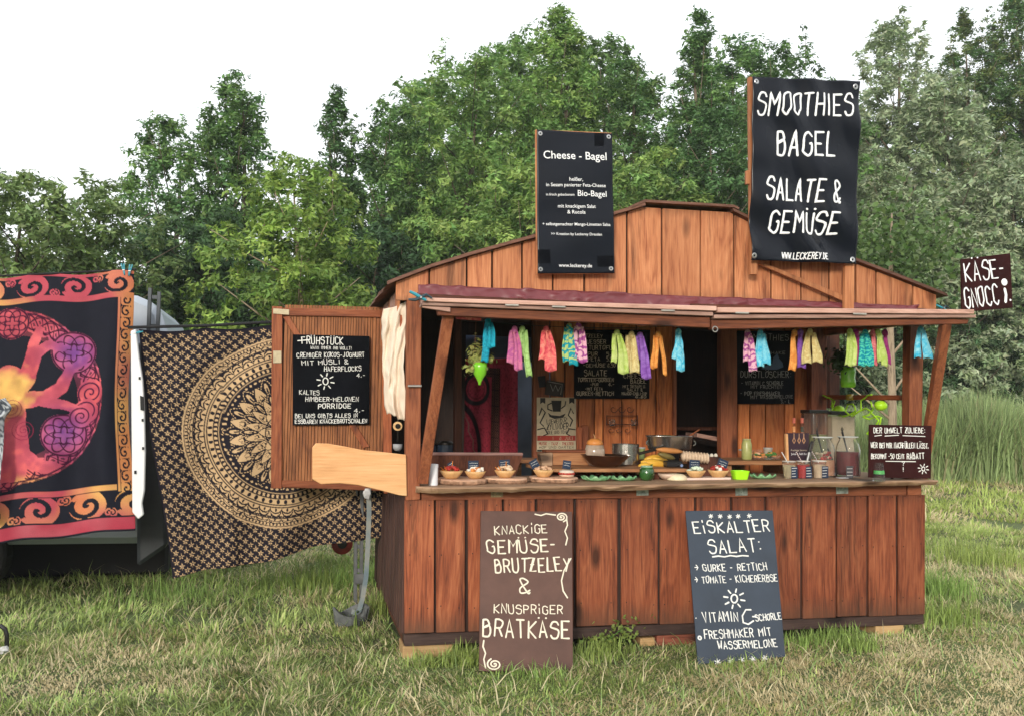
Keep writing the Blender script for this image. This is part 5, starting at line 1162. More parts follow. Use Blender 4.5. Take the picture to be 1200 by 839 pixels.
# ---- hanging planters
GPL = plain('green_translucent_plastic', (.22, .62, .03), .22, var=.1, scale=3, spec=.7)
def foliage_mesh(name, P, N, size, col, mat, parent, aspect=1.6, jit=.25, tint=None, seed=0, tri=False):
    """one small pointed leaf face per position"""
    r_ = np.random.default_rng(seed); n = len(P)
    nr = N/np.maximum(np.linalg.norm(N, axis=1, keepdims=True), 1e-6)
    a = r_.normal(size=(n, 3)); a -= nr*(a*nr).sum(1, keepdims=True); a /= np.linalg.norm(a, axis=1, keepdims=True); b = np.cross(nr, a)
    s = (size*r_.uniform(.65, 1.35, n))[:, None]
    V = np.stack([P-a*s*aspect/2, P+b*s*.5-a*s*.05, P+a*s*aspect/2+nr*s*.12, P-b*s*.5-a*s*.05], 1).reshape(-1, 3)
    nvx = 4
    if tri: V = np.stack([P-a*s*aspect*.45-b*s*.12, P+b*s*.5-a*s*.0, P+a*s*aspect*.55+nr*s*.12, P-b*s*.5], 1)[:, [0, 1, 2]] if False else np.stack([P-a*s*aspect*.5+b*s*.28, P-b*s*.45, P+a*s*aspect*.5+nr*s*.1], 1); V = V.reshape(-1, 3); nvx = 3
    Fa = np.arange(n*nvx).reshape(n, nvx)
    C = np.asarray(col, float)*(1+r_.uniform(-jit, jit, (n, 1)))*(1+r_.uniform(-.08, .08, (n, 3)))
    if tint is not None: C = C*tint
    C = np.repeat(C, nvx, 0); off = WL[parent] if parent is not None else 0
    me = fast_mesh(name, V-off, Fa, False); vcol(me, np.clip(C, 0, 1)); me.materials.append(mat)
    o = link(bpy.data.objects.new(name, me)); o.parent = parent; WL[o] = np.array(off); return o
LEAFM = tinted('leaf', .55, .28, .35)
def planter(px, pyt, pyb, wpx, y, label, prof, col, spread, nleaf, hang):
    k = mpp(at(px, pyb, y=y)); hh = (pyb-pyt)*k; c = at(px, pyb, y=y); r = wpx/2*k
    t = thing('hanging_planter', label, 'planter', tuple(c), 'planters made from green bottles')
    MB().lathe(c, [(r*q, hh*z) for q, z in prof], 20).build('bottle', GPL, t, smooth=True)
    r_ = np.random.default_rng(int(px)); P = []; N = []
    for (dx, dz, sx, sz, f) in spread:
        m = int(nleaf*f); q = r_.normal(size=(m, 3))*(sx*k, sx*k*.6, sz*k); P.append(c+(dx*k, 0, hh+dz*k)+q); N.append(q+(0, -.01, .02))
    foliage_mesh('plant', np.concatenate(P), np.concatenate(N), .026, col, LEAFM, t, 1.3, .35, seed=3)
    mb = MB()
    for s_ in (-1, 1): mb.tube([c+(s_*r*.8, 0, hh*.98), at(px+s_*4, hang, y=y)], .0022, 5)
    for (dx, dz, sx, sz, f) in spread: mb.tube([c+(0, 0, hh*.9), c+(dx*k*.5, 0, hh+dz*k*.3), c+(dx*k, 0, hh+dz*k)], .003, 5)
    mb.build('string_and_stems', plain('brown_string', (.16, .06, .03), .8), t)
planter(562, 425, 451, 17, -.20, 'bright green bottle planter with a trailing succulent left of the opening', [(.18, 0), (.22, .12), (.5, .3), (.9, .5), (1, .8), (.96, 1), (.85, 1)], (.32, .34, .10), [(-6, 12, 5, 8, .4), (-2, 4, 6, 4, .3), (12, 6, 3, 3, .12), (-11, -8, 4, 2.5, .12), (4, 14, 3, 6, .1)], 420, 371)
planter(994, 430, 454, 17, .25, 'green bottle planter with a dark bushy plant hanging before the window', [(.75, 0), (.95, .06), (1, .3), (.9, .5), (1, .75), (1, 1), (.9, 1)], (.02, .045, .012), [(-8, 10, 8, 6, .6), (-14, 4, 5, 5, .4)], 500, 384)
# neon green curly garland with balls on the window rail
t = thing('curly_garland', 'neon green curled plastic garland with two balls on the window rail', 'garland', tuple(at(1000, 470, y=.5)))
def wpl(px, py): return at(px, py, x=W-.06-.0)
NEONC = plain('neon_green_ribbon', (.48, .88, .03), .4, var=.05)
mb = MB()
for P in ([(964, 463), (970, 466), (978, 470), (976, 480), (984, 488), (995, 486), (1003, 479), (1000, 473), (992, 474), (990, 482), (1000, 488), (1010, 480), (1008, 469), (1016, 463), (1024, 462)],
          [(975, 470), (974, 478), (980, 486), (990, 488), (1002, 484), (1014, 478), (1022, 484), (1030, 492), (1027, 499), (1020, 500)],
          [(1020, 470), (1022, 478), (1018, 486), (1012, 488), (1019, 491), (1027, 487), (1033, 490), (1031, 498), (1020, 503), (1015, 508), (1022, 510), (1030, 506)]):
    Q = []
    for i in range(len(P)-1):
        for s_ in range(4): Q.append(wpl(P[i][0]+(P[i+1][0]-P[i][0])*s_/4+math.sin(i+s_)*.6, P[i][1]+(P[i+1][1]-P[i][1])*s_/4)+(0.01*math.sin(i*1.7), 0, 0))
    mb.tube(Q, .007, 6)
mb.build('ribbon', NEONC, t, smooth=True)
for (x, y_, r_) in ((983, 480, 6.5), (1032, 475, 7.5)): p = wpl(x, y_); MB().blob(p, r_*mpp(p), (1, 1, .8), 16, 10, .02).build('ball', NEONC, t, smooth=True)
p = wpl(996, 466); MB().lathe((p[0], p[1], p[2]-.02), [(.03, 0), (.036, .02), (.03, .05), (.02, .05)], 14).build('amber_glass', plain('amber_glass', (.5, .35, .05), .1, spec=.9), t, smooth=True)
# ---- cloth at the left corner, big clamps, pegs
LINEN = twotone('natural_linen', (.72, .60, .48), (.76, .645, .53), 'blot', 2)
def ld(U, V): d = .022*np.sin(U*8+V*3)*(V*.6+.4)+.014*np.sin((U*.8+V*.5)*22)*(1-V*.3)+.022*n2(U+V*.3, V, 5, 6, 8)+.010*n2(U, V, 11, 14, 9); return np.stack([.018*np.sin(V*6+1)*(.3+U)+.012*n2(V, V, 9, 3, 5), d, .03*np.sin(U*5.5+1)*(V**3)+.015*n2(U, U, 12, 3, 6)*V**4-.012*np.sin(U*3.1)*(1-V)], -1)
cloth_grid('linen_curtain', [at(447, 362, y=.16), at(475, 351, y=.05), at(477, 486, y=.05), at(451, 490, y=.16)], 26, 60, LINEN, ld, tag=('creased natural linen cloth hanging beside the left corner post', 'cloth'))
TEALP = plain('teal_plastic', (.02, .30, .40), .35, spec=.5); DKP = plain('dark_blue_grip', (.02, .05, .07), .5)
def clamp(px, py, y, s_, label, rot=0, cols=(TEALP, DKP), cat='clamp'):
    t = thing('spring_clamp', label, cat, tuple(at(px, py, y=y))); k = mpp(at(px, py, y=y))
    def q(u, v, d=0): return at(px, py, y=y)+np.array([(u*math.cos(rot)-v*math.sin(rot))*k*s_, -d, (u*math.sin(rot)+v*math.cos(rot))*k*s_])
    MB().tube([q(-14, 7), q(-7, 4), q(0, 0), q(7, -3)], [.009*s_, .011*s_, .012*s_, .008*s_], 6).build('handle', cols[0], t); MB().tube([q(-15, -3), q(-7, -3), q(0, 0, .004), q(7, 4), q(14, 0)], [.007*s_, .011*s_, .012*s_, .009*s_, .006*s_], 6).build('jaw', cols[1], t)
    MB().tube([q(0, 0, -.01), q(0, 0, .018)], .007*s_, 8).build('pivot', STEEL, t)
clamp(493, 349, YA-.03, .95, 'teal and dark blue spring clamp on the left end of the awning')
clamp(1105, 361.5, YA-.0, .6, 'blue spring clamp lying on the right end of the awning', .1)
def peg(px, py, y, rot, label):
    p = at(px, py, y=y); k = mpp(p); t = thing('clothes_peg', label, 'clothes peg', tuple(p), 'teal clothes pegs'); d = np.array([math.sin(rot), 0, math.cos(rot)])
    for s_ in (-1, 1): MB().beam(p-d*6*k, p+d*8*k+(s_*.010, 0, 0), .011, .010, side=(0, 1, 0)).build('prong', TEALP, t, bevel=.002)
    MB().tube([p+(-.008, -.01, 0), p+(.008, -.01, 0)], .005, 6).build('spring', STEEL, t)
peg(145, 317, 1.49, -.2, 'left teal peg on top of the tree tapestry'); peg(152, 318, 1.49, .15, 'right teal peg at the top corner of the tree tapestry'); peg(158, 391, 1.48, 1.2, 'teal peg at the top left corner of the mandala tapestry')
# lantern glimpsed between cloth and post
t = thing('hook_lantern', 'small round pale lamp hanging in the gap by the corner post', 'lamp', tuple(at(466, 500, y=.9)))
p = at(466, 499, y=.9); MB().tube([p+(0, .02, 0), p+(0, -.01, 0)], .034, 16).build('disc', W_PALE, t); MB().tube([p+(0, -.011, 0), p+(0, -.02, 0)], .02, 12).build('hub', BLKM, t)
p = at(466, 520, y=.9); MB().lathe(p+(0, 0, -.05), [(.02, 0), (.034, .02), (.036, .05)], 16).build('bowl', plain('shaded_enamel', (.4, .4, .42), .4), t, smooth=True); MB().tube([p+(0, 0, .02), at(466, 505, y=.9)], .006, 6).build('stem', BLKM, t); MB().tube([at(466, 505, y=.92), at(466, 440, y=.92)], .004, 5).build('cord', BLKM, t)
# plywood leaf board fixed beside the corner post
P = [(366, 524), (370, 519), (385, 519.5), (405, 523), (425, 527), (450, 529.5), (476, 532.5), (477, 581), (468, 580), (445, 574), (420, 568), (398, 566), (376, 567), (366, 561)]
px_prism('plywood_board', P, -.03, .018, W_PLY, bevel=.004, tag=('pale blank plywood board with rounded end fixed left of the corner post', 'board'))
# ---- cloths and canopy seen through the stall's left opening
def sdseg(X, Y, ax, ay, bx, by):
    vx, vy = bx-ax, by-ay; t = np.clip(((X-ax)*vx+(Y-ay)*vy)/(vx*vx+vy*vy+1e-12), 0, 1); return np.hypot(X-ax-t*vx, Y-ay-t*vy)
def sdpoly(X, Y, P):
    d = np.full(X.shape, 9e9)
    for (a, b), (c, e) in zip(P, P[1:]): d = np.minimum(d, sdseg(X, Y, a, b, c, e))
    return d
def lay(C, m, col):
    m = np.clip(m, 0, 1)[..., None]; return C*(1-m)+np.array(col)*m
def ss(a, b, x): return np.clip((x-a)/(b-a), 0, 1)
PRINT = tinted('printed_cotton', .8, 0, .15, weave=1)
def carpet(U, V):
    X = U*80; Y = V*130; C = np.zeros(U.shape+(3,))+np.array((.62, .06, .10))
    C = lay(C, ss(.25, .45, n2(U, V, 60, 90, 1))*.5, (.2, .012, .03))
    C = lay(C, (V < .05)*1., (.42, .04, .05))
    bd = ((X > 44) & (X < 56) & (V > .10)) | ((V > .08) & (V < .16) & (X < 56)); C = lay(C, bd*1., (.05, .02, .02)); C = lay(C, bd*(np.sin(Y*2.2)*np.sin(X*2.2) > .1)*.6, (.3, .12, .08))
    R_ = np.hypot(X-22, (Y-34)); C = lay(C, ss(3, 2, np.abs(R_-16)), (.035, .02, .025)); C = lay(C, (np.abs(R_-11) < 1)*.5, (.07, .02, .03))
    R2 = np.hypot((X+14)/1.0, (Y-102)/1.35); C = lay(C, ss(3.2, 2, np.abs(R2-42)), (.035, .02, .025))
    zz = np.abs(X-(6+(Y-58)*.32+3*np.abs(((Y/9) % 2)-1))); C = lay(C, (zz < .9)*((Y > 58) & (Y < 112))*.8, (.45, .2, .17))
    return C
def cd(U, V): return np.stack([U*0, .02*np.sin(U*11+V)+.012*np.sin(U*23), .01*np.sin(U*6.3)], -1)
Yc = 2.75
cloth_grid('patterned_carpet', [at(541, 421, y=Yc), at(606, 418, y=Yc), at(606, 560, y=Yc), at(536, 560, y=Yc)], 90, 130, PRINT, cd, tag=('dark red patterned carpet hanging behind the stall, seen through the left opening', 'carpet'), col=carpet)
NAVYT = plain('navy_tent_fabric', (.07, .10, .18), .45, var=.25, scale=2, spec=.4)
def nd_(U, V): return np.stack([U*0, .05*np.sin(V*9+U*2)+.03*np.sin(U*5), .02*np.sin(U*4)], -1)
t = thing('tent', 'dark navy tent awning with a pale seam behind the stall', 'tent', tuple(at(585, 545, y=3.4)))
cloth_grid('canopy', [at(520, 380, y=3.2), at(650, 380, y=3.2), at(650, 425, y=3.6), at(520, 425, y=3.6)], 40, 20, NAVYT, nd_, t)
cloth_grid('side_sheet', [at(520, 425, y=3.62), at(650, 425, y=3.62), at(650, 640, y=3.62), at(520, 640, y=3.62)], 40, 20, plain('slate_tent_fabric', (.12, .15, .20), .6, var=.2, scale=2), nd_, t)
MB().beam(at(520, 380.5, y=3.19), at(650, 380.5, y=3.19), .02, .02).build('top_seam', plain('pale_piping', (.6, .68, .8), .5), t)
# ---------------------------------------------------------------- mandala tapestry
BLK = (.012, .010, .017); GLD = (.60, .41, .23)
T2 = [at(163, 386, y=1.5), at(458, 372, y=1.5), at(452, 626, y=1.5), at(199, 678, y=1.5)]
mc = at(333, 505, y=1.5); MR = abs(at(216, 505, y=1.5)[0]-mc[0])
def mandala(U, V):
    TL, TR, BR_, BL = T2; u = U[..., None]; v = V[..., None]; P = (TL*(1-u)+TR*u)*(1-v)+(BL*(1-u)+BR_*u)*v
    X = (P[..., 0]-mc[0])/MR; Z = (P[..., 2]-mc[2])/MR; r = np.hypot(X, Z); th = np.arctan2(Z, X)
    C = np.zeros(U.shape+(3,))+np.array(BLK)
    # field of small star flowers between dotted columns
    s = .118; xx = U*22+V*1.0; yy = V*26
    for ox, oy in ((0, 0), (.5, .5)):
        fx = (xx+ox) % 1-.5; fy = (yy+oy) % 1-.5; rr = np.hypot(fx, fy); tt = np.arctan2(fy, fx)
        C = lay(C, ss(.03, -.03, rr-(.15+.13*np.cos(5*tt+1))), GLD); C = lay(C, (rr < .06)*1., BLK)
    col = np.abs((xx*1+.25) % .5-.25); C = lay(C, (col < .018)*(np.sin(yy*12) > 0)*.4, GLD)
    inside = r < 1; D = np.zeros_like(C)+np.array(GLD)
    def K(m): nonlocal D; D = lay(D, m, BLK)
    def saw(n, p=0): return np.abs(((th/(2*math.pi)*n+p) % 1)*2-1)       # 1 at the cell edge, 0 in its middle
    w = .009
    for q in (.985, .90, .79, .765, .70, .655, .635): K(ss(w, w*.4, np.abs(r-q)))
    K(((r > .955) & (r < .975))*(np.sin(th*170) > .2)*1.)
    # outer petals: tall arches with an inner arch and a bud
    for n, r0, r1 in ((44, .795, .895), (44, .905, .955)):
        a = saw(n); h = np.sqrt(np.clip(1-a**2, 0, 1)); y = (r-r0)/(r1-r0)
        K(((y > 0) & (y < 1))*(np.abs(y-h*.95) < .13)*1.); K(((y > 0) & (y < 1))*(np.abs(y-h*.55) < .08)*1.); K(((y > 0.05) & (y < 1))*(y > h*1.15)*(np.abs(y-.9) < .07)); K((np.hypot(a*1.2, y-.22) < .2)*(y > 0)*1.)
    y = (r-.705)/.055; K(((y > 0) & (y < 1))*(np.hypot(saw(60)*.9, y-.5) < .42)*1.)
    y = (r-.66)/.035; K(((y > 0) & (y < 1))*(saw(90) > .5)*1.)
    y = (r-.60)/.03; K((r > .575)*(r < .63)*1.); D = lay(D, (np.hypot(saw(70), (r-.605)/.02) < .55)*(np.abs(r-.605) < .02)*1., GLD)
    # big lotus on black, two rows of pointed petals with ribs
    def petals(n, r0, r1, p, dark=False):
        nonlocal D
        a = saw(n, p); y = (r-r0)/(r1-r0); prof = np.where(y < .40, .62+.38*np.sin(np.clip(y/.40, 0, 1)*1.57), np.clip(1-(y-.40)/.60, 0, 1)**.62)
        m = (y > 0) & (y < 1) & (a < prof); D = lay(D, m*1., BLK if dark else GLD); c1 = GLD if dark else BLK
        D = lay(D, (m & (a > prof-.13))*1., BLK); D = lay(D, (m & (a < prof-.13) & (a > prof-.24) & (np.sin(y*70) > -.3 if dark else True))*1., GLD)
        m2 = m & (y < .86) & (a < (prof-.30)*np.clip((.86-y)/.3, 0, 1)**.5)
        if not dark:
            D = lay(D, (m2 & (a > prof-.40))*1., BLK); D = lay(D, (m2 & (a < prof-.52) & (a > prof-.60) & (y < .7))*1., BLK)
            D = lay(D, (m2 & (a < .25) & (np.sin(y*40) > .2) & (y < .6))*1., BLK)
        else: D = lay(D, (np.hypot(a*1.3, (y-.55)*1.1) < .26)*1., GLD); D = lay(D, (np.hypot(a*1.3, (y-.5)*1.1) < .13)*1., BLK)
    D = lay(D, (r < .575)*1., BLK)
    D = lay(D, ((r < .575) & (r > .50) & (np.hypot(saw(16, .0), (r-.53)/.05) < .5))*1., GLD); D = lay(D, ((r < .575) & (r > .50) & (np.hypot(saw(16, .0), (r-.53)/.05) < .25))*1., BLK)
    petals(16, .34, .62, .5, True); petals(16, .24, .565, 0); petals(16, .20, .46, .5, True); petals(16, .12, .40, 0); petals(8, .05, .26, .5)
    K(ss(w, w*.4, np.abs(r-.19))); D = lay(D, (r < .09)*1., GLD); K(ss(w, w*.4, np.abs(r-.06)))
    m = inside[..., None]; C = np.where(m, D, C); C = lay(C, ss(.012, .004, np.abs(r-1.0+.006*np.abs(np.sin(th*60)))), GLD)
    C = lay(C, ((V < .012) | (U < .008))*1., BLK)
    return C*(1+.08*n2(U, V, 7, 9, 5))[..., None]
def md(U, V):
    d = .05*np.sin(U*5+V*3.0)*(1-.5*V)*np.clip(1.2-U, 0, 1)+.028*np.sin((U*1.0+V*.55)*15)*np.exp(-((U-.12)/.2)**2)+.02*np.sin(U*13+V*6)*V+.012*n2(U, V, 9, 7, 2)
    d = d+.030*np.sin(U*24+V*5+2*n2(U, V, 3, 3, 19))*(.35+.65*V)*(U < .95); return np.stack([-.02*np.sin(V*5)*(U < .3), d, -.018*np.abs(np.sin(U*math.pi*4))*(1-V)**4-.03*np.sin(U*math.pi)*(1-V)*.5+.025*np.sin(U*11)*V*np.clip(V-.7, 0, 1)*2-.05*np.sin(U*3.14)*V*V*.0], -1)
o = cloth_grid('mandala_tapestry', T2, 340, 330, PRINT, md, tag=('black and gold mandala tapestry hanging on a line left of the stall', 'tapestry'), col=mandala)
mb = MB(); mb.tube([at(150, 384, y=1.51), at(240, 382, y=1.51), at(330, 377, y=1.51), at(462, 369, y=1.51)], .012, 6); mb.build('washing_line', plain('black_cord', (.012, .012, .014), .8), tag=('black cord along the top of the mandala tapestry', 'cord'))
# ---------------------------------------------------------------- tree-of-life tapestry
T1 = [at(-150, 331, y=1.5), at(157, 318, y=1.5), at(158, 620, y=1.5), at(-150, 652, y=1.5)]
tc = at(10, 466, y=1.5); kk = mpp(tc)
def tree_print(U, V):
    TL, TR, BR_, BL = T1; u = U[..., None]; v = V[..., None]; P = (TL*(1-u)+TR*u)*(1-v)+(BL*(1-u)+BR_*u)*v
    X = (P[..., 0]-tc[0])/kk; Y = -(P[..., 2]-tc[2])/kk          # centimetre-like units of the print, y down
    nz = n2(U, V, 14, 16, 4); nz2 = n2(U, V, 40, 40, 6)
    BG = np.zeros(U.shape+(3,))+np.array((.013, .014, .024))
    pink = np.array((.52, .085, .12)); yel = np.array((.80, .46, .14)); pur = np.array((.22, .07, .30)); org = np.array((.62, .18, .08)); dk = np.array((.05, .008, .03))
    r = np.hypot(X, Y); th = np.arctan2(Y, X)
    ink = pink+nz[..., None]*np.array((.12, .03, .03)); g = ss(34, 14, np.hypot(X, Y+6)+9*n2(U, V, 40, 44, 17)); ink = ink*(1-g[..., None])+yel*g[..., None]
    for (a, b, s_) in ((70, -55, 26), (62, 40, 26), (-70, -55, 26), (-62, 40, 26)): g = np.exp(-((X-a)**2+(Y-b)**2)/s_**2)[..., None]; ink = ink*(1-g)+pur*g
    g = np.exp(-((Y-97)/5)**2)[..., None]*.6*(nz[..., None] > -.2); ink = ink*(1-g)+yel*g; dye = n2(U, V, 26, 30, 15)+.6*n2(U, V, 55, 60, 16); ink = ink*(1+.16*dye[..., None])+np.array((.10, .03, .0))*ss(.1, .8, dye)[..., None]
    C = BG; Rr = 103
    ring = (r < Rr) & (r > 74); C = np.where(ring[..., None], ink, C)
    # knotwork on the ring: three interlaced bands
    line = np.full(U.shape, 9e9)
    for ph in (0, 2.09, 4.19): line = np.minimum(line, np.abs(r-(90.5+8*np.sin(th*14+ph)))); 
    for ph in (0, 3.14): line = np.minimum(line, np.abs(r-(90.5+9*np.sin(th*21+ph))))
    C = lay(C, ring*ss(1.5, .6, line), dk*.9); C = lay(C, ring*(line > 3.6)*.75, BG[0, 0]); C = lay(C, ss(1.3, .5, np.abs(r-Rr+3)), dk)
    for (a, b, q) in ((68, -56, 25), (61, 42, 25), (-68, -56, 25), (-61, 42, 25), (0, 92, 17), (0, -88, 19)):
        rm = np.hypot(X-a, Y-b); tm = np.arctan2(Y-b, X-a); m = rm < q; C = np.where(m[..., None], ink, C)
        l2 = np.minimum(np.abs(rm-(q*.62+q*.22*np.sin(tm*4))), np.abs(rm-(q*.62+q*.22*np.sin(tm*4+3.14)))); l2 = np.minimum(l2, np.abs(rm-q*.3*(1+.4*np.cos(4*tm)))); l2 = np.minimum(l2, np.abs(rm-q+1.2)); C = lay(C, m*ss(1.5, .6, l2), dk)
    # trunk, boughs and roots
    def limb(Pp, w0, w1):
        nonlocal C
        m = np.zeros(U.shape, bool); nseg = len(Pp)-1
        for i, ((a, b), (c, d)) in enumerate(zip(Pp, Pp[1:])):
            vx, vy = c-a, d-b; t = np.clip(((X-a)*vx+(Y-b)*vy)/(vx*vx+vy*vy), 0, 1); dd = np.hypot(X-a-t*vx, Y-b-t*vy); m |= dd < (w0+(w1-w0)*(i+t)/nseg)+nz2*.8
        C = np.where((m & (r < 99))[..., None], ink, C)
    for sx in (-1, 1):
        limb([(sx*2, 0), (sx*18, -22), (sx*25, -48), (sx*24, -62), (sx*30, -80)], 12, 4); limb([(sx*26, -50), (sx*40, -62), (sx*56, -60)], 7, 4); limb([(sx*8, 5), (sx*40, 0), (sx*56, -14), (sx*64, -35), (sx*82, -50)], 10, 4)
        limb([(sx*30, 4), (sx*60, 6), (sx*80, 14), (sx*92, 10)], 6, 5); limb([(sx*4, 40), (sx*14, 66), (sx*32, 78), (sx*55, 82)], 12, 7); limb([(sx*4, 40), (sx*12, 70), (sx*10, 90)], 18, 12)
        for (a, b, q) in ((sx*88, -8, 15), (sx*84, 14, 14), (sx*78, 20, 13)):
            m = np.hypot((X-a), (Y-b)*.9) < q; C = np.where(m[..., None], ink, C); tm = np.arctan2(Y-b, X-a); rm = np.hypot(X-a, Y-b); C = lay(C, m*ss(1.2, .5, np.abs(((rm/q*2.2+tm/6.283) % 1)-.5)*8-.3), dk*1.5)
    limb([(0, -22), (0, 0), (0, 40), (0, 85)], 17, 22)
    for (a, b) in ((18, 38), (-18, 38), (4, 12)):
        rm = np.hypot(X-a, Y-b); tm = np.arctan2(Y-b, X-a); C = lay(C, (rm < 13)*(np.abs(((rm/4.2-tm/6.283) % 1)-.5) < .12)*.7, (.25, .02, .06))
    # borders: scroll bands between plain stripes
    top = V*331; bot = (1-V)*335; left = U*305; right = (1-U)*305
    def scroll(A, B, w_, per):
        out = np.zeros(U.shape); k_ = np.floor(A/per); a = (A % per)-per/2; b = (B-w_/2); sg = np.where(k_ % 2 == 0, 1., -1.); q = min(w_*.60, per*.46)
        rm = np.hypot(a/1.25, b); tm = np.arctan2(b, a)*sg; sp = (rm/(q*.72)+tm/6.283+.1) % 1
        out = np.maximum(out, (rm < q)*(sp < .60)*(rm > q*.08)*1.); out = np.maximum(out, (np.abs(rm-q*.93) < q*.13)*(np.sin(tm+1) > -.55)*1.)
        for (cx_, cy_) in ((-.46, .36), (.46, -.36)):
            r2 = np.hypot(a-per*cx_, (b-w_*cy_*sg)); t2 = np.arctan2(b-w_*cy_*sg, a-per*cx_)*sg; out = np.maximum(out, (r2 < w_*.20)*(((r2/(w_*.14)+t2/6.283) % 1) < .6)*1.)
        return out*(np.abs(b) < w_/2)
    bc = pink*np.ones(U.shape)[..., None]; g = (ss(-.45, .25, n2(U, V, 9, 5, 12))*.85)[..., None]; bc = bc*(1-g)+yel*g; g = ss(.1, .6, n2(U, V, 8, 9, 13))[..., None]*.6; bc = bc*(1-g)+org*g
    m = top < 35; C = np.where(m[..., None], BG, C); C = np.where(((top < 35) & (scroll(left, top-4, 24, 52) > .5) & (top > 4) & (top < 28))[..., None], bc, C); C = np.where(((top < 4) | ((top > 28) & (top < 35)))[..., None], bc*.95, C)
    m = bot < 62; C = np.where(m[..., None], BG, C); C = np.where((m & (scroll(left+14, bot-20, 31, 58) > .5) & (bot > 20) & (bot < 51))[..., None], bc, C)
    C = np.where(((bot > 3) & (bot < 18))[..., None], pink*.9+nz[..., None]*.04, C); C = np.where(((bot > 52) & (bot < 60) & (right > 19))[..., None], bc, C)
    m = (right < 20) & (top > 35) & (bot > 50); C = np.where(m[..., None], BG, C)
    wv = (scroll(top, right-2.5, 13, 15) > .5) & (right > 2.5) & (right < 15.5); C = np.where((m & wv)[..., None], bc, C); C = np.where((m & ((right < 3) | ((right > 16) & (right < 19))))[..., None], bc, C)
    return C*(1+.06*nz2)[..., None]
def td(U, V):
    e = np.clip((U-.86)/.14, 0, 1)
    d = .03*np.sin(U*17+V*2)*V+.015*np.sin(U*31+V*4)+.10*e*e*np.sin(V*3.0)
    d = d+.018*np.sin(U*26+2*n2(U, V, 3, 3, 29))*(.5+.5*V); return np.stack([-.05*e*np.sin(V*3.1)+.012*np.sin(V*9)*e, d, .012*np.sin(U*22)*(1-V)-.02*np.sin(U*20)*V*.5], -1)
cloth_grid('tree_tapestry', T1, 430, 330, PRINT, td, tag=('black tapestry printed with a red and yellow tree inside a knotwork ring', 'tapestry'), col=tree_print)
p, q = at(-170, 332, y=1.5), at(160, 316, y=1.5)
MB().tube([p, q], .008, 6).build('washing_line', plain('black_cord', (.012, .012, .014), .8), tag=('thin cord carrying the tree tapestry', 'cord'))
def gcol(U, V):
    m = ss(-.1, .3, n2(U, V, 14, 60, 7)); C = np.zeros(U.shape+(3,))+np.array((.55, .58, .62)); return lay(C, m, (.05, .06, .08))
def gd(U, V): return np.stack([.05*np.exp(-((V-.08)/.06)**2)*(U > .4)-.02*V, .02*np.sin(U*5+V*9), U*0], -1)
cloth_grid('mottled_cloth', [at(-14, 470, y=1.38), at(6, 466, y=1.38), at(2, 612, y=1.38), at(-14, 612, y=1.38)], 12, 60, PRINT, gd, tag=('narrow grey and white mottled cloth hanging at the left edge of the tree tapestry', 'cloth'), col=gcol)
# ---------------------------------------------------------------- van behind the tapestries
van = thing('van', 'white van parked behind the tapestries with its door standing open', 'van', (-3.4, 3.2, 0))
VW = plain('white_van_paint', (.40, .45, .52), .35, var=.04, scale=1.5, spec=.5); RUB = plain('rubber', (.015, .015, .016), .7); DGL = plain('dark_window', (.03, .04, .05), .08, spec=.9)
def xz(px, py, y=2.4): p = at(px, py, y=y); return (p[0], p[2])
prf = [(-5.6, .45), (-5.6, 2.35), (-5.45, 2.55), (-2.75, 2.60), xz(160, 346), xz(176, 353), xz(188, 366), xz(194, 384), (-1.66, 1.9), (-1.60, 1.2), (-1.60, .5), (-1.75, .42)]
MB().prism([(x, 2.4, z) for x, z in prf], (0, 1.75, 0)).build('body', VW, van, bevel=.06)
for x in (-3.35, -5.2):
    for y in (2.36, 4.0):
        w_ = MB().tube([(x, y, .34), (x, y+.22, .34)], .34, 24).build('wheel', RUB, van, bevel=.02); MB().tube([(x, y-.01, .34), (x, y+.02, .34)], .2, 20).build('rim', plain('dark_rim', (.02, .02, .022), .6), w_)
MB().box(-5.5, -1.85, 3.2, 4.2, .02, .60).build('under_van_light_block', RUB, van, bevel=.03)  # added box on the far side, blocks light so the underside stays dark
MB().box(-5.2, -2.9, 2.385, 2.41, 1.5, 2.2).build('window', DGL, van)
dr = [(153, 388), (159, 386), (163, 420), (167, 445), (169, 480), (170, 530), (169, 575), (166, 590), (168, 603), (162, 608), (155, 600)]
d_ = px_prism('door', dr, 1.47, .05, plain('white_door_paint', (.82, .83, .85), .35, var=.03, scale=3), van, bevel=.006)
for (x, y_, s_) in ((163.5, 443, 1.1), (167, 492, 1.1), (167.5, 525, 1.1), (158.5, 553, 1.3)): px_prism('hinge', [(x-s_, y_-s_*1.5), (x+s_, y_-s_*1.5), (x+s_, y_+s_*1.5), (x-s_, y_+s_*1.5)], 1.462, .008, RUB, d_, bevel=0)
px_prism('door_latch', [(164, 463), (168.5, 465), (169, 481), (164.5, 480)], 1.458, .012, RUB, d_, bevel=.002)
MB().prism([xz(160, 400, 2.0)[:1]+(2.0, xz(160, 400, 2.0)[1]), xz(190, 400, 2.0)[:1]+(2.0, xz(190, 400, 2.0)[1]), xz(196, 640, 2.0)[:1]+(2.0, xz(196, 640, 2.0)[1]), xz(160, 665, 2.0)[:1]+(2.0, xz(160, 665, 2.0)[1])], (0, .3, 0)).build('door_trim', plain('dark_door_trim', (.03, .035, .04), .5), van, bevel=.03)
p = at(180, 384, y=2.34); lad = None
GM = plain('dark_grey_metal', (.07, .08, .09), .45, .5)
zt_ = at(180, 338, y=2.34)[2]
lad = MB().box(p[0]-.055, p[0]-.025, 2.32, 2.36, 1.7, zt_).build('ladder', GM, van, bevel=.003)
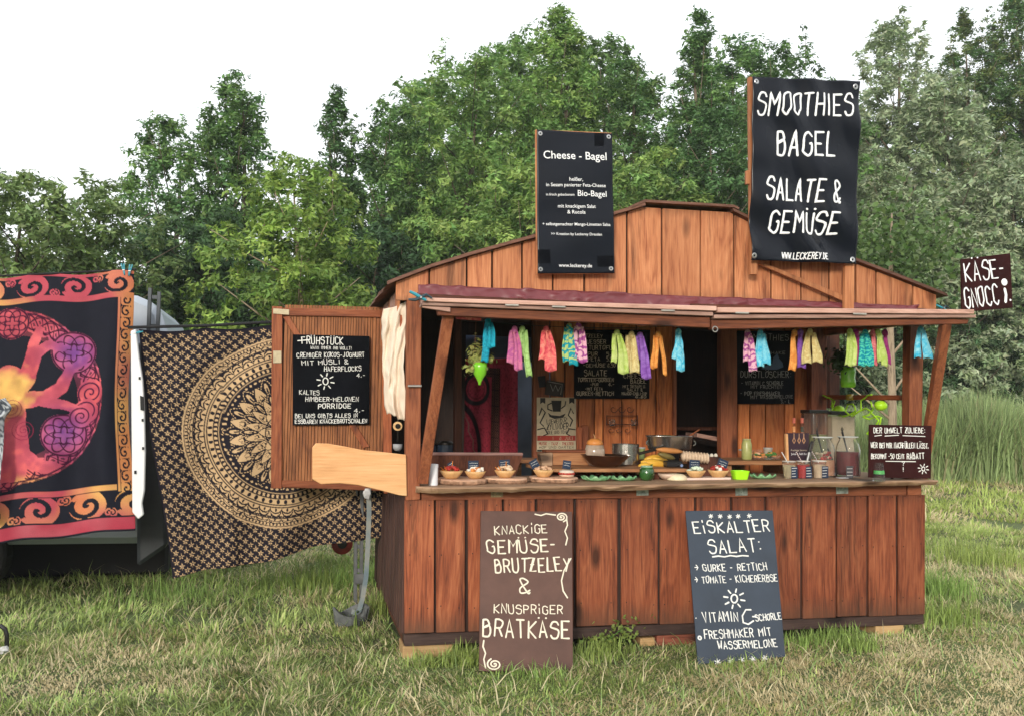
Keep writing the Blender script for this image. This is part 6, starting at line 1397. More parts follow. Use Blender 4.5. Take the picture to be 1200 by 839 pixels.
MB().box(p[0]+.02, p[0]+.05, 2.32, 2.36, 1.7, zt_-.03).build('ladder_rail', GM, lad, bevel=.003)
for i in range(4): MB().box(p[0]-.024, p[0]+.019, 2.33, 2.35, 1.78+i*.25, 1.81+i*.25).build('rung', GM, lad)
# ---------------------------------------------------------------- clutter by the left wall
GRS = plain('grey_blue_strap', (.13, .18, .21), .5, var=.25, scale=8, col2=(.28, .28, .25)); ALU = plain('aluminium', (.22, .23, .24), .4, .7, var=.2)
t = thing('hose_strap', 'grey blue flat strap hanging down beside the left wall of the stall', 'strap', tuple(at(425, 705, y=1.1)*(1, 1, 0)))
for off, wd, pts in ((0, .036, [(432, 572), (432.5, 600), (431, 640), (429, 675), (425, 700), (420, 718), (412, 716)]),):
    V = []; mb = MB(); Q = [at(a, b, y=1.05+off) for a, b in pts]
    for q in Q: q[2] = max(q[2], .012)
    for i in range(len(Q)-1): mb.beam(Q[i], Q[i+1], wd, .006)
    mb.build('strap', GRS, t)
MB().blob(at(430, 578, y=1.0), .03, (1, .6, 1.3), 9, 6, .3).build('knot', plain('white_rag', (.6, .6, .6), .8), t)
t = thing('hand_truck', 'silver metal hand truck frame standing behind the hanging strap', 'hand truck', tuple(at(420, 690, y=1.6)*(1, 1, 0)))
for x in (417, 424): p = at(x, 560, y=1.5); q = at(x, 684, y=1.5); q[2] = 0.02; MB().beam(p, q, .03, .03).build('upright', ALU, t, bevel=.003)
for yy in (600, 640, 668): MB().beam(at(417, yy, y=1.5), at(424, yy, y=1.5), .03, .02).build('crossbar', ALU, t)
px_prism('toe_plate', [(415, 672), (429, 672), (429, 684), (415, 684)], 1.46, .02, ALU, t)
t = thing('rubber_bin_liner', 'curled grey rubber mat lying in the grass by the strap', 'rubber mat', tuple(at(410, 715, y=1.0)*(1, 1, 0)))
n = 26; V = []
for i in range(n):
    a = .4+i/n*5.0; q = .10+.02*math.sin(i*.4); 
    for z, e in ((.0, 0), (.10+.03*math.sin(i*.5), .02), (.10+.03*math.sin(i*.5), .035), (0, .015)): V.append((-.27+(q+e)*math.cos(a)*1.1, 1.0+(q+e)*math.sin(a)*.7, z+.005))
MB().add(V, [(i*4+k, i*4+(k+1) % 4, (i+1)*4+(k+1) % 4, (i+1)*4+k) for i in range(n-1) for k in range(4)]).build('curled_mat', plain('grey_rubber', (.16, .17, .17), .6, var=.3), t, smooth=False)
t = thing('toy_wheel', 'red wheel with a dark round hub half hidden below the mandala tapestry', 'wheel', tuple(at(401, 648, y=2.4)*(1, 1, 0)))
c = at(401, 637, y=2.4); k = mpp(c); MB().tube([c, c+(0, .06, 0)], 12.5*k, 20).build('tyre', plain('red_plastic', (.42, .05, .035), .5, var=.3), t, bevel=.01); MB().tube([c+(0, -.012, 0), c+(0, .01, 0)], 5.5*k, 16).build('hub', BLKP, t, bevel=.003)
t = thing('handle_hoop', 'black padded hoop handle poking up at the left edge of the grass', 'handle', tuple(at(4, 765, z=0)))
Yh = at(4, 768, z=0)[1]
MB().tube([at(-10, 768, y=Yh), at(-9, 742, y=Yh), at(-5, 734, y=Yh), at(1, 733, y=Yh), at(6, 737, y=Yh), at(8, 744, y=Yh), at(8, 757, y=Yh)], .014, 10).build('hoop', BLKP, t, smooth=True)
MB().blob(at(5, 761, y=Yh-.02), .03, (1, 1, .8), 9, 6, .3).build('white_joint', plain('white_rag', (.6, .6, .6), .8), t)

# ---------------------------------------------------------------- ground
def gz(x, y):
    x = np.asarray(x, float); y = np.asarray(y, float); t = np.clip((y-5)/17, 0, 1); t = t*t*(3-2*t)
    far = np.clip((y-60)/200, 0, 1)
    bumps = .025*n2(x*.9+50, y*.9+50, 1, 1, 21)*np.clip((np.hypot(x-2, y-1)-3.2)/1.5, 0, 1)+.15*n2(x*.12+50, y*.12+50, 1, 1, 22)*np.clip((y-8)/10, 0, 1)
    return .72*t*(1+0*far)+bumps
def grid_axis(lo, hi, a, b, fine, coarse):
    return np.concatenate([np.arange(lo, a, coarse), np.arange(a, b, fine), np.arange(b, hi+coarse, coarse)])
gx = grid_axis(-300, 300, -12, 26, .4, 15); gy = grid_axis(-120, 500, -8, 30, .4, 15)
GX, GY_ = np.meshgrid(gx, gy); GZ = gz(GX, GY_)-.012
idx = np.arange(GX.size).reshape(GX.shape)
Fa = np.stack([idx[:-1, :-1], idx[:-1, 1:], idx[1:, 1:], idx[1:, :-1]], -1).reshape(-1, 4)
me = fast_mesh('ground', np.stack([GX, GY_, GZ], -1).reshape(-1, 3), Fa, True)
m, n, b = newmat('soil_and_thatch'); v = objvec(n, rnd=False)
c = ramp(n, noise(n, v, 14, 6, .7), [(.3, (.025, .03, .014)), (.5, (.055, .065, .026)), (.62, (.15, .14, .07)), (.8, (.26, .22, .13))])
c = mix(n, rampf(n, noise(n, v, .35, 4, .6), .38, .62), c, (.11, .15, .045)); n.links.new(c, b.inputs['Base Color']); b.inputs['Roughness'].default_value = .95
bump(n, b, noise(n, v, 40, 5, .7), .9, .02); me.materials.append(m)
o = link(bpy.data.objects.new('ground', me)); o['kind'] = 'structure'
# ---------------------------------------------------------------- grass
BLADE = tinted('grass_blade', .6, .25, .3)
def blades(name, X, Y, Hh, Wd, lean, C, label, seg=2, z0=None, an=None):
    n = len(X); r_ = np.random.default_rng(len(X)); an = r_.uniform(0, 2*math.pi, n) if an is None else an; ln_ = lean*Hh
    d = np.stack([np.cos(an), np.sin(an), np.zeros(n)], 1); q = np.stack([-d[:, 1], d[:, 0], np.zeros(n)], 1)
    tw = r_.uniform(-.6, .6, n)[:, None]; q = q*np.cos(tw)+d*np.sin(tw)
    B = np.stack([X, Y, (gz(X, Y) if z0 is None else z0)-.01], 1); W2 = (Wd/2)[:, None]
    up = np.sqrt(np.clip(1-np.clip(lean, 0, .97)**2, .05, 1))
    M = B+d*(ln_*.35)[:, None]; M[:, 2] += Hh*up*.62; T = B+d*ln_[:, None]; T[:, 2] += Hh*up
    V = np.stack([B-q*W2, B+q*W2, M+q*W2*.75, M-q*W2*.75, T], 1).reshape(-1, 3)
    base = (np.arange(n)*5)[:, None]
    F3 = np.concatenate([base+np.array([[0, 1, 2]]), base+np.array([[0, 2, 3]]), base+np.array([[3, 2, 4]])], 0)
    me = fast_mesh(name, V, F3, False); vcol(me, np.repeat(np.clip(C, 0, 1), 5, 0)); me.materials.append(BLADE)
    o = link(bpy.data.objects.new(name, me)); settag(o, label, 'grass', kind='stuff'); return o
def under_stall(X, Y): return (X > .02) & (X < 3.9) & (Y > .06) & (Y < 2.2)
def grass_patch(name, n, x0, x1, y0, y1, hmin, hmax, wd, label, dens=1.0):
    X = rng.uniform(x0, x1, n); Y = rng.uniform(y0, y1, n)
    # gather into tufts
    k = n//26; tx = rng.uniform(x0, x1, k); ty = rng.uniform(y0, y1, k); pick = rng.integers(0, k, n); f = rng.random(n) < .78; sg = .05 if y1 < 7 else .12
    ox_, oy_ = rng.normal(0, sg, n), rng.normal(0, sg, n); X = np.where(f, tx[pick]+ox_, X); Y = np.where(f, ty[pick]+oy_, Y)
    wind = 2.2*n2(X*.9+30, Y*.9+30, 1, 1, 51)+1.0*n2(X*4+30, Y*4+30, 1, 1, 52); dx_, dy_ = np.cos(wind*2)*.05+ox_*f*.9, np.sin(wind*2)*.05+oy_*f*.9
    AN = np.arctan2(dy_, dx_)+rng.normal(0, .55, n)
    keep = ~under_stall(X, Y)
    # stay in the slice of land the photograph could see from nearby
    D = (X-CX)*math.sin(YAW)+(Y-CY)*math.cos(YAW); S = (X-CX)*math.cos(YAW)-(Y-CY)*math.sin(YAW)
    keep &= (np.abs(S) < D*.68+.8) & (D > 2.5)
    X, Y, AN = X[keep], Y[keep], AN[keep]; pick = pick[keep]; f = f[keep]; n = len(X)
    dry = .62+.5*n2(X*.8+40, Y*1.1+40, 1, 1, 31)+.35*n2(X*3+40, Y*3.6+40, 1, 1, 32)
    dry += .45*np.clip((X-1.2)/2.2, 0, 1)*np.clip((.3-Y)/1.2, 0, 1)*np.clip((7-X)/3, 0, 1) + .25*np.exp(-((Y-1.2-.1*X)/1.4)**2)*(X > 4.2)-.25*np.exp(-((Y-4.5)/2.2)**2)*(X > 4.0)
    dry -= .4*np.exp(-((X+.1)/1.0)**2-((Y-.2)/1.0)**2)+.25*(Y > 1.0)*(X < -.3)+.2*(X < -1)*(Y > 0)
    tall = .5+.5*n2(X*1.6+10, Y*1.6+10, 1, 1, 33)
    edge = np.exp(-(np.minimum(np.abs(Y+.05), 3)/.16)**2)*(X > -.1)*(X < 4)*.12+.5*np.exp(-((X+.12)/.22)**2)*(Y > -.2)*(Y < 2.3)
    tallk = np.array([.45+1.25*t**1.6 for t in rng.random(k)])[pick]*np.where(f, 1.15, .7)
    Hh = (hmin+(hmax-hmin)*tall*rng.random(n))*tallk*(1-.35*np.clip(dry, 0, 1))*(1+1.0*edge)
    isdry = rng.random(n) < np.clip((dry-.22)*1.1, .10, .92)
    lean = np.where(isdry, rng.uniform(.6, .99, n), .2+.75*np.sqrt(rng.random(n))); Hh = np.where(isdry, Hh*1.0, Hh)
    g1, g2, g3 = np.array((.25, .34, .09)), np.array((.42, .49, .17)), np.array((.12, .20, .06)); s1, s2 = np.array((.72, .62, .38)), np.array((.50, .41, .23))
    a = rng.random((n, 1)); tc_ = rng.random((k, 1))[pick]
    G = (g1*(1-tc_)+g2*tc_)*(1-.5*a)+g3*.5*a; patch = 1+.38*n2(X*1.7+60, Y*2.3+60, 1, 1, 61)+.28*n2(X*6+60, Y*8+60, 1, 1, 62); G = G*(1+rng.uniform(-.3, .3, (n, 1)))*patch[:, None]*(.72+.6*rng.random((k, 1))[pick])*np.array((1+.25*float(0), 1, 1)); far = np.clip((Y-3)/4, 0, 1)[:, None]*(X > 4)[:, None]; G = G*(1-far*.6)+np.array((.42, .52, .12))*far*.6
    near = ((X > -.2) & (X < 4.1) & (Y > -.5) & (Y < .12)); Hh = np.where(near, Hh*.62, Hh); S_ = s1*a+s2*(1-a); C = np.where(isdry[:, None], S_, G)
    W_ = wd*rng.uniform(.6, 1.6, n)
    return blades(name, X, Y, Hh, W_, lean, C, label, an=AN)
grass_patch('grass', 230000, -4.2, 5.2, -3.2, .9, .025, .095, .0066, 'short patchy grass with straw in the foreground before the stall')
grass_patch('grass', 120000, -6.5, 9.5, .9, 6.0, .05, .15, .009, 'taller green grass left of the stall and on the right side')
grass_patch('grass', 150000, -11, 24, 6.0, 22, .12, .34, .018, 'meadow of long light green grass behind the stall')
# long bent and fallen blades lying over the sward
nl = 11000; X = rng.uniform(-4.2, 6.5, nl); Y = rng.uniform(-3.2, 3.5, nl); kq = ~under_stall(X, Y); X, Y = X[kq], Y[kq]; nl = len(X)
straw = rng.random(nl) < .5; C = np.where(straw[:, None], np.array((.62, .55, .34)), np.array((.28, .40, .14)))*(1+rng.uniform(-.3, .2, (nl, 1)))
blades('grass', X, Y, rng.uniform(.09, .24, nl), .007*rng.uniform(.6, 1.4, nl), rng.uniform(.75, .99, nl), C, 'long fallen straw and bent blades strewn over the short grass')
# taller single tussocks at the stall's edges
def tussock(n, cx_, cy_, rad, h0, h1, wd, label, col=(.20, .32, .07), lean=.5):
    X = cx_+rng.normal(0, rad, n); Y = cy_+rng.normal(0, rad, n); C = np.array(col)*(1+rng.uniform(-.35, .25, (n, 1)))
    o = blades('grass_tuft', X, Y, rng.uniform(h0, h1, n), wd*rng.uniform(.7, 1.3, n), rng.uniform(.05, lean, n)*1.6, C, label); o['category'] = 'grass'; return o
def tp(px, py): p = at(px, py, z=0); return p[0], p[1]
TU = [((455, 720), 150, .10, .12, .30), ((420, 690), 220, .18, .15, .38), ((385, 690), 160, .2, .14, .34), ((505, 778), 60, .08, .05, .14), ((548, 775), 120, .07, .08, .2), ((700, 768), 120, .12, .06, .18), ((1095, 700), 260, .18, .15, .38), ((1105, 730), 160, .15, .12, .3), ((940, 755), 100, .15, .06, .15), ((985, 750), 120, .10, .08, .18),
      ((330, 690), 170, .22, .12, .3), ((1150, 660), 300, .35, .15, .4), ((1010, 760), 80, .08, .06, .16), ((620, 790), 70, .12, .05, .12), ((870, 782), 60, .1, .05, .12), ((60, 660), 220, .35, .12, .32), ((200, 700), 160, .3, .10, .26)]
Xs, Ys, Hs, Ws, Ls, Cs = [], [], [], [], [], []
for (p_, n_, rad, h0, h1) in TU:
    x_, y_ = tp(*p_); X = x_+rng.normal(0, rad, n_*2); Y = y_+rng.normal(0, rad*.8, n_*2); kq = ~under_stall(X, Y); X, Y = X[kq], Y[kq]; m_ = len(X)
    Xs.append(X); Ys.append(Y); Hs.append(rng.uniform(h0, h1, m_)); Ws.append(.008*rng.uniform(.7, 1.3, m_)); Ls.append(rng.uniform(.05, .75, m_)); Cs.append(np.array((.27, .38, .10))*(1+rng.uniform(-.4, .3, (m_, 1)))*np.array((rng.uniform(.88, 1.12), 1, 1)))
blades('grass', np.concatenate(Xs), np.concatenate(Ys), np.concatenate(Hs)*.85, np.concatenate(Ws), np.concatenate(Ls), np.concatenate(Cs), 'bright long blades growing up round the foot of the stall')
# leafy weed left of the blue-black board
x_, y_ = tp(725, 765)
wd_ = thing('weed', 'low leafy weed growing between the two leaning boards', 'plant', (x_, -.06, 0))
q = rng.normal(size=(260, 3))*(.10, .05, .05)+np.array([x_-.02, -.07, .09]); q[:, 2] = np.clip(q[:, 2]+(q[:, 0]-x_)*.4, .01, .22)
foliage_mesh('leaves', q, rng.normal(size=(260, 3))+(0, -.5, 1.2), .022, (.19, .26, .06), LEAFM, wd_, 1.5, .3, seed=4)
MB().tube([(x_-.1, -.05, 0), (x_-.04, -.06, .08), (x_+.06, -.07, .15)], .003, 5).build('stem', GRNV, wd_)

# ---------------------------------------------------------------- reeds
FWH = np.array([math.sin(YAW), math.cos(YAW), 0])
def atD(px, py, D): return at(px, py, pl=(CAM+FWH*D, FWH))
def reed_belt(name, n, D0, D1, px0, px1, h0, h1, label):
    D = rng.uniform(D0, D1, n); px = rng.uniform(px0, px1, n); X = np.empty(n); Y = np.empty(n)
    S = (px-600)/F*D; X = CX+FWH[0]*D+math.cos(YAW)*S; Y = CY+FWH[1]*D-math.sin(YAW)*S
    hm = .78+.34*n2(X*.35+20, Y*.35+20, 1, 1, 41)+.1*n2(X*1.5+20, Y*1.5+20, 1, 1, 42)
    Hh = rng.uniform(h0*.7, h1, n)*hm; C = np.array((.38, .50, .22))*(.85+.35*n2(X*.8+20, Y*.8+20, 1, 1, 44))[:, None]*(1+rng.uniform(-.35, .35, (n, 1)))
    st = rng.random(n) < .12; C = np.where(st[:, None], np.array((.34, .33, .18)), C)
    o = blades(name, X, Y, Hh, .024*rng.uniform(.5, 1.8, n), rng.uniform(.02, .75, n), C, label); o['category'] = 'reeds'
reed_belt('reeds', 60000, 19.5, 23, 915, 1330, 1.4, 2.05, 'belt of tall green reeds at the far edge of the meadow')
# ---------------------------------------------------------------- trees
BARKM = wood('tree_bark', (.22, .18, .13), (.13, .105, .075), (.05, .04, .03), knots=False, stain=.3, rough=.9)
PALEB = wood('pale_bark', (.42, .33, .24), (.30, .23, .16), (.14, .1, .07), knots=False, stain=.3, rough=.9)
TREELEAF = tinted('tree_leaf', .5, .36, .3)
def tree(px, ytop, wpx, D, col, label, seed, dens=1.0, leaf=.105, shape='ovate', zb=0.0, group='trees behind the stall', tint2=None, trunkm=None, base=.08, sparse=0, cat='tree', ncl=None, bare=0, flat=1.0):
    r_ = np.random.default_rng(seed)
    foot = atD(px, 500, D); foot[2] = float(gz(foot[0], foot[1]))-.05; top = atD(px, ytop, D)[2]; Ht = top-foot[2]; Rm = wpx/2/F*D*(1.42 if cat == 'tree' else 1.1)
    t = thing('tree' if cat == 'tree' else 'shrub', label, cat, tuple(foot), group)
    # trunk and limbs
    mb = MB(); rt_ = max(.05, Ht*.014); P = []; rr = []
    for i in range(9):
        q = i/8; P.append(foot+np.array([Rm*.10*math.sin(q*3+seed), Rm*.06*math.sin(q*4+seed*2), Ht*.93*q])); rr.append(rt_*(1-q)**.8+.012)
    mb.tube(P, rr, 7)
    V_c = []; V_r = []
    def env(q):
        if shape == 'cone': return (1-q)**.52*min(1, (q+.10)*4)*.95
        if shape == 'round': return math.sqrt(max(0, 1-((q-.5)/.52)**2))
        if shape == 'column': return min(1, (1-q)*3.2)**.8*min(1, q*6+.45)*(.85+.15*math.sin(q*9+seed))
        return math.sqrt(max(0, 1-(max(0, q-.38)/.64)**2))*min(1, q*2.2+.45)
    nb = int(34+Ht*2.2)
    lob = [(r_.uniform(0, 6.28), r_.uniform(.1, .95), r_.uniform(.12, .32)) for _ in range(14)]
    def bulge(az, q):
        v = .80
        for (a0, q0, h0) in lob: v += h0*math.exp(-((math.sin((az-a0)/2)/.38)**2+((q-q0)/.13)**2))
        return v
    for i in range(nb//2):
        q = base+(.93-base)*(i+r_.random())/(nb//2); az = i*2.4+r_.uniform(-.5, .5); L = Rm*env(q)*bulge(az, q)*.85
        s_ = foot+np.array([0, 0, Ht*max(0, q-.12)]); e = foot+np.array([math.cos(az)*L, math.sin(az)*L*flat, Ht*min(q+.03, .985)])
        mb.tube([s_, (s_+e)/2+np.array([0, 0, -.03*L]), e], [rt_*.45*(1-q)+.012, rt_*.26*(1-q)+.010, .006], 5)
    ncl = int(560*dens*(Ht*Rm/22)**.8)
    while len(V_c) < ncl:
        q = base+(1.0-base)*r_.random()**.92; 
        if r_.random() > env(q)+.25: continue
        az = r_.uniform(0, 6.28); f = r_.random()**.55; L = Rm*env(q)*bulge(az, q)*f*r_.uniform(.9, 1.12)
        if r_.random() < sparse*(.5+q*.6): continue
        V_c.append(foot+np.array([math.cos(az)*L, math.sin(az)*L*flat, Ht*min(q, .99)+r_.normal()*.12])); V_r.append(r_.uniform(.20, .46)*(.55+.14*Rm)*(1.1-.4*q)*(1.05-.25*f))
    for i in range(int(6+4*Rm)):     # leader shoots that break the skyline
        az = r_.uniform(0, 6.28); q = r_.uniform(.55, .93); L = Rm*env(q)*r_.uniform(.2, 1.0); c_ = foot+np.array([math.cos(az)*L, math.sin(az)*L, Ht*q])
        hh = Ht*r_.uniform(.03, .075)
        for j in range(4): V_c.append(c_+np.array([r_.normal()*.05, r_.normal()*.05, hh*j/3])); V_r.append(.20*(1.25-j*.25))
        mb.tube([c_-(0, 0, .3), c_+(0, 0, hh)], [.012, .004], 4)
    mb.build('trunk', trunkm or BARKM, t, smooth=True)
    Cc = np.array(V_c); Rc = np.array(V_r)
    per = np.maximum(8, (105*dens*(Rc/.35)**1.9*(.115/leaf)**1.7)).astype(int); ii = np.repeat(np.arange(len(Cc)), per); n = len(ii)
    d = r_.normal(size=(n, 3)); d /= np.linalg.norm(d, axis=1, keepdims=True); rad = (r_.random(n)**.45)[:, None]
    lump = 1+.35*np.sin(d[:, :1]*5+ii[:, None])*np.sin(d[:, 2:]*4+ii[:, None]*1.7)
    P = Cc[ii]+d*rad*lump*Rc[ii][:, None]*np.array([1.1, 1.1, .85])
    ctr = foot+np.array([0, 0, Ht*.45]); N = d*.7+(P-ctr)/Rm*.25+np.array([0, 0, .55])+r_.normal(size=(n, 3))*.45
    ct = r_.random((len(Cc), 1)); tint = (.72+.56*ct)[ii]; colr = np.array(col)
    if tint2 is not None: tk = (r_.random((len(Cc), 1))**1.5)[ii]; base_c = colr*(1-tk)+np.array(tint2)*tk; tint = tint*base_c/colr
    foliage_mesh('crown', P, N, leaf, colr, TREELEAF, t, 1.5, .22, tint, seed, True)
    return t
DG, MG, YG, OL, SV, DK_ = (.105, .215, .075), (.155, .285, .08), (.32, .45, .10), (.17, .25, .09), (.42, .49, .32), (.075, .15, .06)
TR = [
 (500, 100, 170, 31, DG, 'dark green tree far back left of the central trees', 'ovate', dict(tint2=(.20, .33, .09), leaf=.14)),
 (600, 45, 160, 32, MG, 'green tree far back between the two tallest central trees', 'ovate', dict(tint2=(.20, .33, .09), leaf=.14)),
 (705, 48, 150, 32, MG, 'green tree far back behind the gap between the banners', 'ovate', dict(tint2=(.10, .17, .05), leaf=.14)),
 (868, 48, 130, 32, DG, 'dark green tree far back beside the top of the big banner', 'ovate', dict(tint2=(.20, .33, .09), leaf=.14)),
 (1000, 135, 150, 32, DG, 'dark tree far back in the gap right of the big banner', 'round', dict(tint2=(.09, .14, .05), leaf=.14)),
 (20, 205, 170, 17, OL, 'sparse olive green tree at the left edge of the picture', 'ovate', dict(sparse=.35, leaf=.10, tint2=(.24, .33, .11))),
 (105, 212, 135, 18, OL, 'low olive green tree between the left edge and the big dark tree', 'round', dict(sparse=.25, leaf=.10, tint2=(.24, .33, .11))),
 (-70, 190, 150, 19, OL, 'olive tree standing just outside the left edge', 'ovate', dict(sparse=.2, leaf=.12)),
 (190, 138, 125, 23, DG, 'dark green tree with a rounded top left of the tallest left tree', 'ovate', dict(tint2=(.20, .33, .09))),
 (266, 88, 150, 23, DG, 'tall dark green pointed tree left of the gap in the skyline', 'cone', dict(tint2=(.20, .33, .09), base=.03)),
 (235, 255, 190, 21.5, DK_, 'broad dark green tree filling the space below the left pointed tree', 'round', dict(tint2=(.06, .12, .04))),
 (345, 194, 165, 18, YG, 'light yellow green feathery tree above the open side door', 'ovate', dict(leaf=.10, tint2=(.10, .19, .04), trunkm=PALEB)),
 (385, 106, 100, 25, DG, 'thin topped dark tree behind the light yellow green one', 'cone', dict(sparse=.25, tint2=(.10, .18, .06))),
 (452, 128, 130, 25, MG, 'mid green tree left of the great central tree', 'ovate', dict(tint2=(.05, .11, .04))),
 (440, 270, 150, 23, DK_, 'dark bluish green tree low behind the left eave', 'round', dict(tint2=(.05, .10, .045))),
 (545, 70, 190, 25, MG, 'broad green tree with feathery skyline left of the white Cheese - Bagel banner', 'ovate', dict(tint2=(.31, .44, .12))),
 (650, 8, 175, 26, MG, 'tallest central green tree behind the Cheese - Bagel banner', 'cone', dict(tint2=(.31, .44, .12))),
 (610, 190, 190, 22.5, MG, 'leafy green tree directly behind the smaller banner', 'round', dict(tint2=(.36, .48, .13))),
 (735, 70, 130, 26, DG, 'green tree between the two banners, lower of the two', 'ovate', dict(tint2=(.20, .31, .09))),
 (760, 180, 170, 23, MG, 'sunlit green tree above the ridge of the stall roof', 'ovate', dict(tint2=(.36, .48, .13))),
 (818, 15, 120, 26.5, DG, 'tall dark tree left of the big banner', 'cone', dict(tint2=(.20, .33, .09))),
 (842, 130, 120, 24, DG, 'dark green tree touching the left side of the big banner', 'ovate', dict(tint2=(.08, .15, .05))),
 (908, 50, 130, 27, MG, 'rounded green tree rising behind the big banner', 'round', dict(tint2=(.06, .12, .04))),
 (965, 105, 120, 28, SV, 'greyish tree peeping out behind the right side of the big banner', 'ovate', dict(tint2=(.24, .32, .16), sparse=.1)),
 (1052, 24, 120, 28, SV, 'tall silver green willow right of the big banner', 'ovate', dict(tint2=(.24, .32, .16), leaf=.14)),
 (1110, 95, 150, 26, SV, 'pale silver willow leaning before the dark trees on the right', 'ovate', dict(tint2=(.24, .32, .16), leaf=.14)),
 (1040, 180, 130, 24.5, SV, 'silver green willow low beside the big banner', 'column', dict(tint2=(.24, .32, .16), leaf=.12)),
 (1135, 14, 110, 31, DG, 'tall dark olive tree behind the willows', 'column', dict(tint2=(.20, .24, .07))),
 (1200, -6, 150, 31, DG, 'tallest dark tree at the right edge of the picture', 'column', dict(tint2=(.20, .24, .07))),
 (1195, 170, 120, 25, SV, 'pale willow at the right edge above the KÄSE-GNOCCI board', 'ovate', dict(tint2=(.24, .32, .16))),
 (1130, 250, 130, 24.5, SV, 'bushy grey green willow above the brown GNOCCI board', 'ovate', dict(tint2=(.24, .32, .16), leaf=.11)),
 (1290, 20, 170, 29, DG, 'dark tree standing just outside the right edge', 'ovate', {}),
]
for i, (px, yt, wp, D, col, lab, shp, kw) in enumerate(TR): tree(px, yt, wp, D+(3.5 if px > 930 else 0), col, lab, 100+i*7, shape=shp, dens=kw.pop('dens', .95), **kw)
def copy_tree(src, loc, rz, sc):
    c = src.copy(); COL.objects.link(c); c.location = loc; c.rotation_euler = (0, 0, rz); c.scale = sc
    for ch in src.children:
        d = ch.copy(); COL.objects.link(d); d.parent = c
    return c
SHR = []
# thicket filling the low zone
for i, (px, yt, wp, D, col, lab) in enumerate([
 (330, 330, 220, 27, DK_, 'dark thicket shrub behind the light yellow green tree'), (500, 270, 220, 28, DK_, 'dark thicket shrub behind the left roof slope'), (700, 230, 240, 29, DK_, 'dark thicket shrub behind the roof ridge'), (870, 230, 220, 29, DK_, 'dark thicket shrub behind the big banner'),
 (1000, 290, 180, 29, DK_, 'dark thicket shrub behind the right roof slope'), (1110, 330, 170, 28.5, (.055, .10, .04), 'dark green shrub below the willows above the reeds'), (1200, 310, 160, 28.5, (.055, .10, .04), 'dark green shrub at the right edge above the reeds'), (40, 300, 220, 24, DK_, 'dark thicket shrub behind the tree tapestry'), (175, 330, 180, 25, DK_, 'dark thicket shrub behind the van'),
 (1040, 400, 150, 27.5, (.06, .11, .04), 'dark shrub seen through the window opening of the stall'), (1290, 330, 170, 28, DK_, 'dark shrub just outside the right edge')]):
    if i < 3: SHR.append((tree(px, yt, wp, D, col, lab, 500+i*5, shape='round', cat='shrub', group='thicket below the trees', dens=.9, leaf=.15, base=.0, tint2=(.05, .10, .035)), wp/F*D, atD(px, yt, D)[2]-.5))
    else:
        src, w0, h0 = SHR[i % 3]; p = atD(px, 500, D); p[2] = float(gz(p[0], p[1]))-.05
        c = copy_tree(src, tuple(p), i*1.9, (wp/F*D/w0, wp/F*D/w0, (atD(px, yt, D)[2]-.5)/h0)); c['label'] = lab
# the wood goes on behind the photographer (the glossy boards mirror it)
trees_ = [o for o in bpy.data.objects if o.parent is None and o.get('category') == 'tree']
for i in range(13):
    if 5 <= i <= 8: continue
    a = R(112+i*13); r0 = 24+4*math.sin(i*2.1); src = trees_[(i*5+3) % len(trees_)]
    c = copy_tree(src, (CX+math.sin(a)*r0+1, CY+math.cos(a)*r0, -.1), i*1.3, (1.25, 1.25, .85+.2*math.sin(i*3)))
    c['label'] = 'green tree behind the photographer, %s in its row' % ('first', 'second', 'third', 'fourth', 'fifth', '', '', '', '', 'fourth from the far end', 'third from the far end', 'second from the far end', 'last')[i]; c['group'] = 'trees behind the photographer'
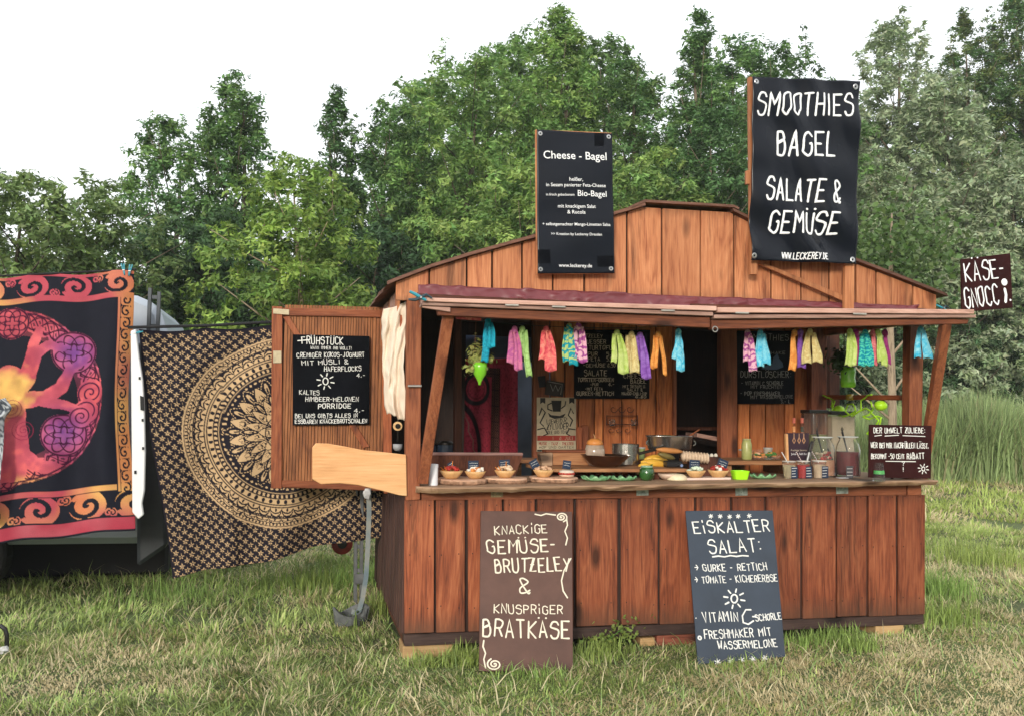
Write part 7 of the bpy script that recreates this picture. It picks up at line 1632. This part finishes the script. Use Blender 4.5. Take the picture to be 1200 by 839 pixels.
# bare young trunk seen through the stall's window, pale stem among the shrubs
for (px, w_, D, yt, lab) in ((1045, 10, 18.5, 370, 'young pale barked tree with bare limbs seen through the window opening'), (1144, 5, 29.3, 385, 'slim pale tree stem showing among the dark shrubs right of the awning')):
    f_ = atD(px, 500, D); f_[2] = float(gz(f_[0], f_[1]))-.05; tz = atD(px, yt-120, D)[2]; k = D/F; t = thing('tree', lab, 'tree', tuple(f_), 'young bare stemmed trees')
    mb = MB(); mb.tube([f_, f_+(.02, 0, (tz-f_[2])*.3), f_+(-.02, 0, (tz-f_[2])*.6), f_+(.05, 0, tz-f_[2])], [w_*k*.55, w_*k*.48, w_*k*.4, w_*k*.1], 9)
    for (z_, dx, dz) in ((.30, -1.0, .9), (.34, .9, .8), (.42, -.7, .9), (.48, .8, .6), (.2, .7, .35), (.25, -.8, .55), (.6, -.5, .6), (.62, .6, .6)):
        a = f_+(0, 0, (tz-f_[2])*z_); s_ = w_/10; mb.tube([a, a+(dx*s_*.5, .1, dz*s_*.6), a+(dx*s_*1.1, .2, dz*s_*1.3)], [w_*k*.2, w_*k*.13, .008], 5)
    mb.build('trunk', PALEB, t, smooth=True)
    P = f_+np.array([0, 0, (tz-f_[2])*.85])+rng.normal(size=(2600, 3))*np.array([.7, .7, .55])
    foliage_mesh('crown', P, rng.normal(size=(2600, 3))+(0, 0, .6), .09, (.10, .17, .05), TREELEAF, t, 1.5, .3, seed=int(px))
bpy.context.view_layer.update()
print('objects', len(bpy.data.objects), 'tris', sum(sum(len(p.vertices)-2 for p in o.data.polygons) if len(o.data.polygons) < 5000 else len(o.data.polygons)*(len(o.data.polygons[0].vertices)-2) for o in bpy.data.objects if o.type == 'MESH'))

# ---------------------------------------------------------------- air
m = bpy.data.materials.new('haze_air'); m.use_nodes = True; n = m.node_tree; n.nodes.clear()
o_ = nd(n, 'ShaderNodeOutputMaterial'); pv = nd(n, 'ShaderNodeVolumePrincipled'); pv.inputs['Color'].default_value = (.92, .96, 1, 1); pv.inputs['Density'].default_value = .0008
n.links.new(pv.outputs[0], o_.inputs['Volume'])
hz = MB().box(-70, 90, -60, 75, -1.6, 22).build('haze', m); hz['kind'] = 'stuff'
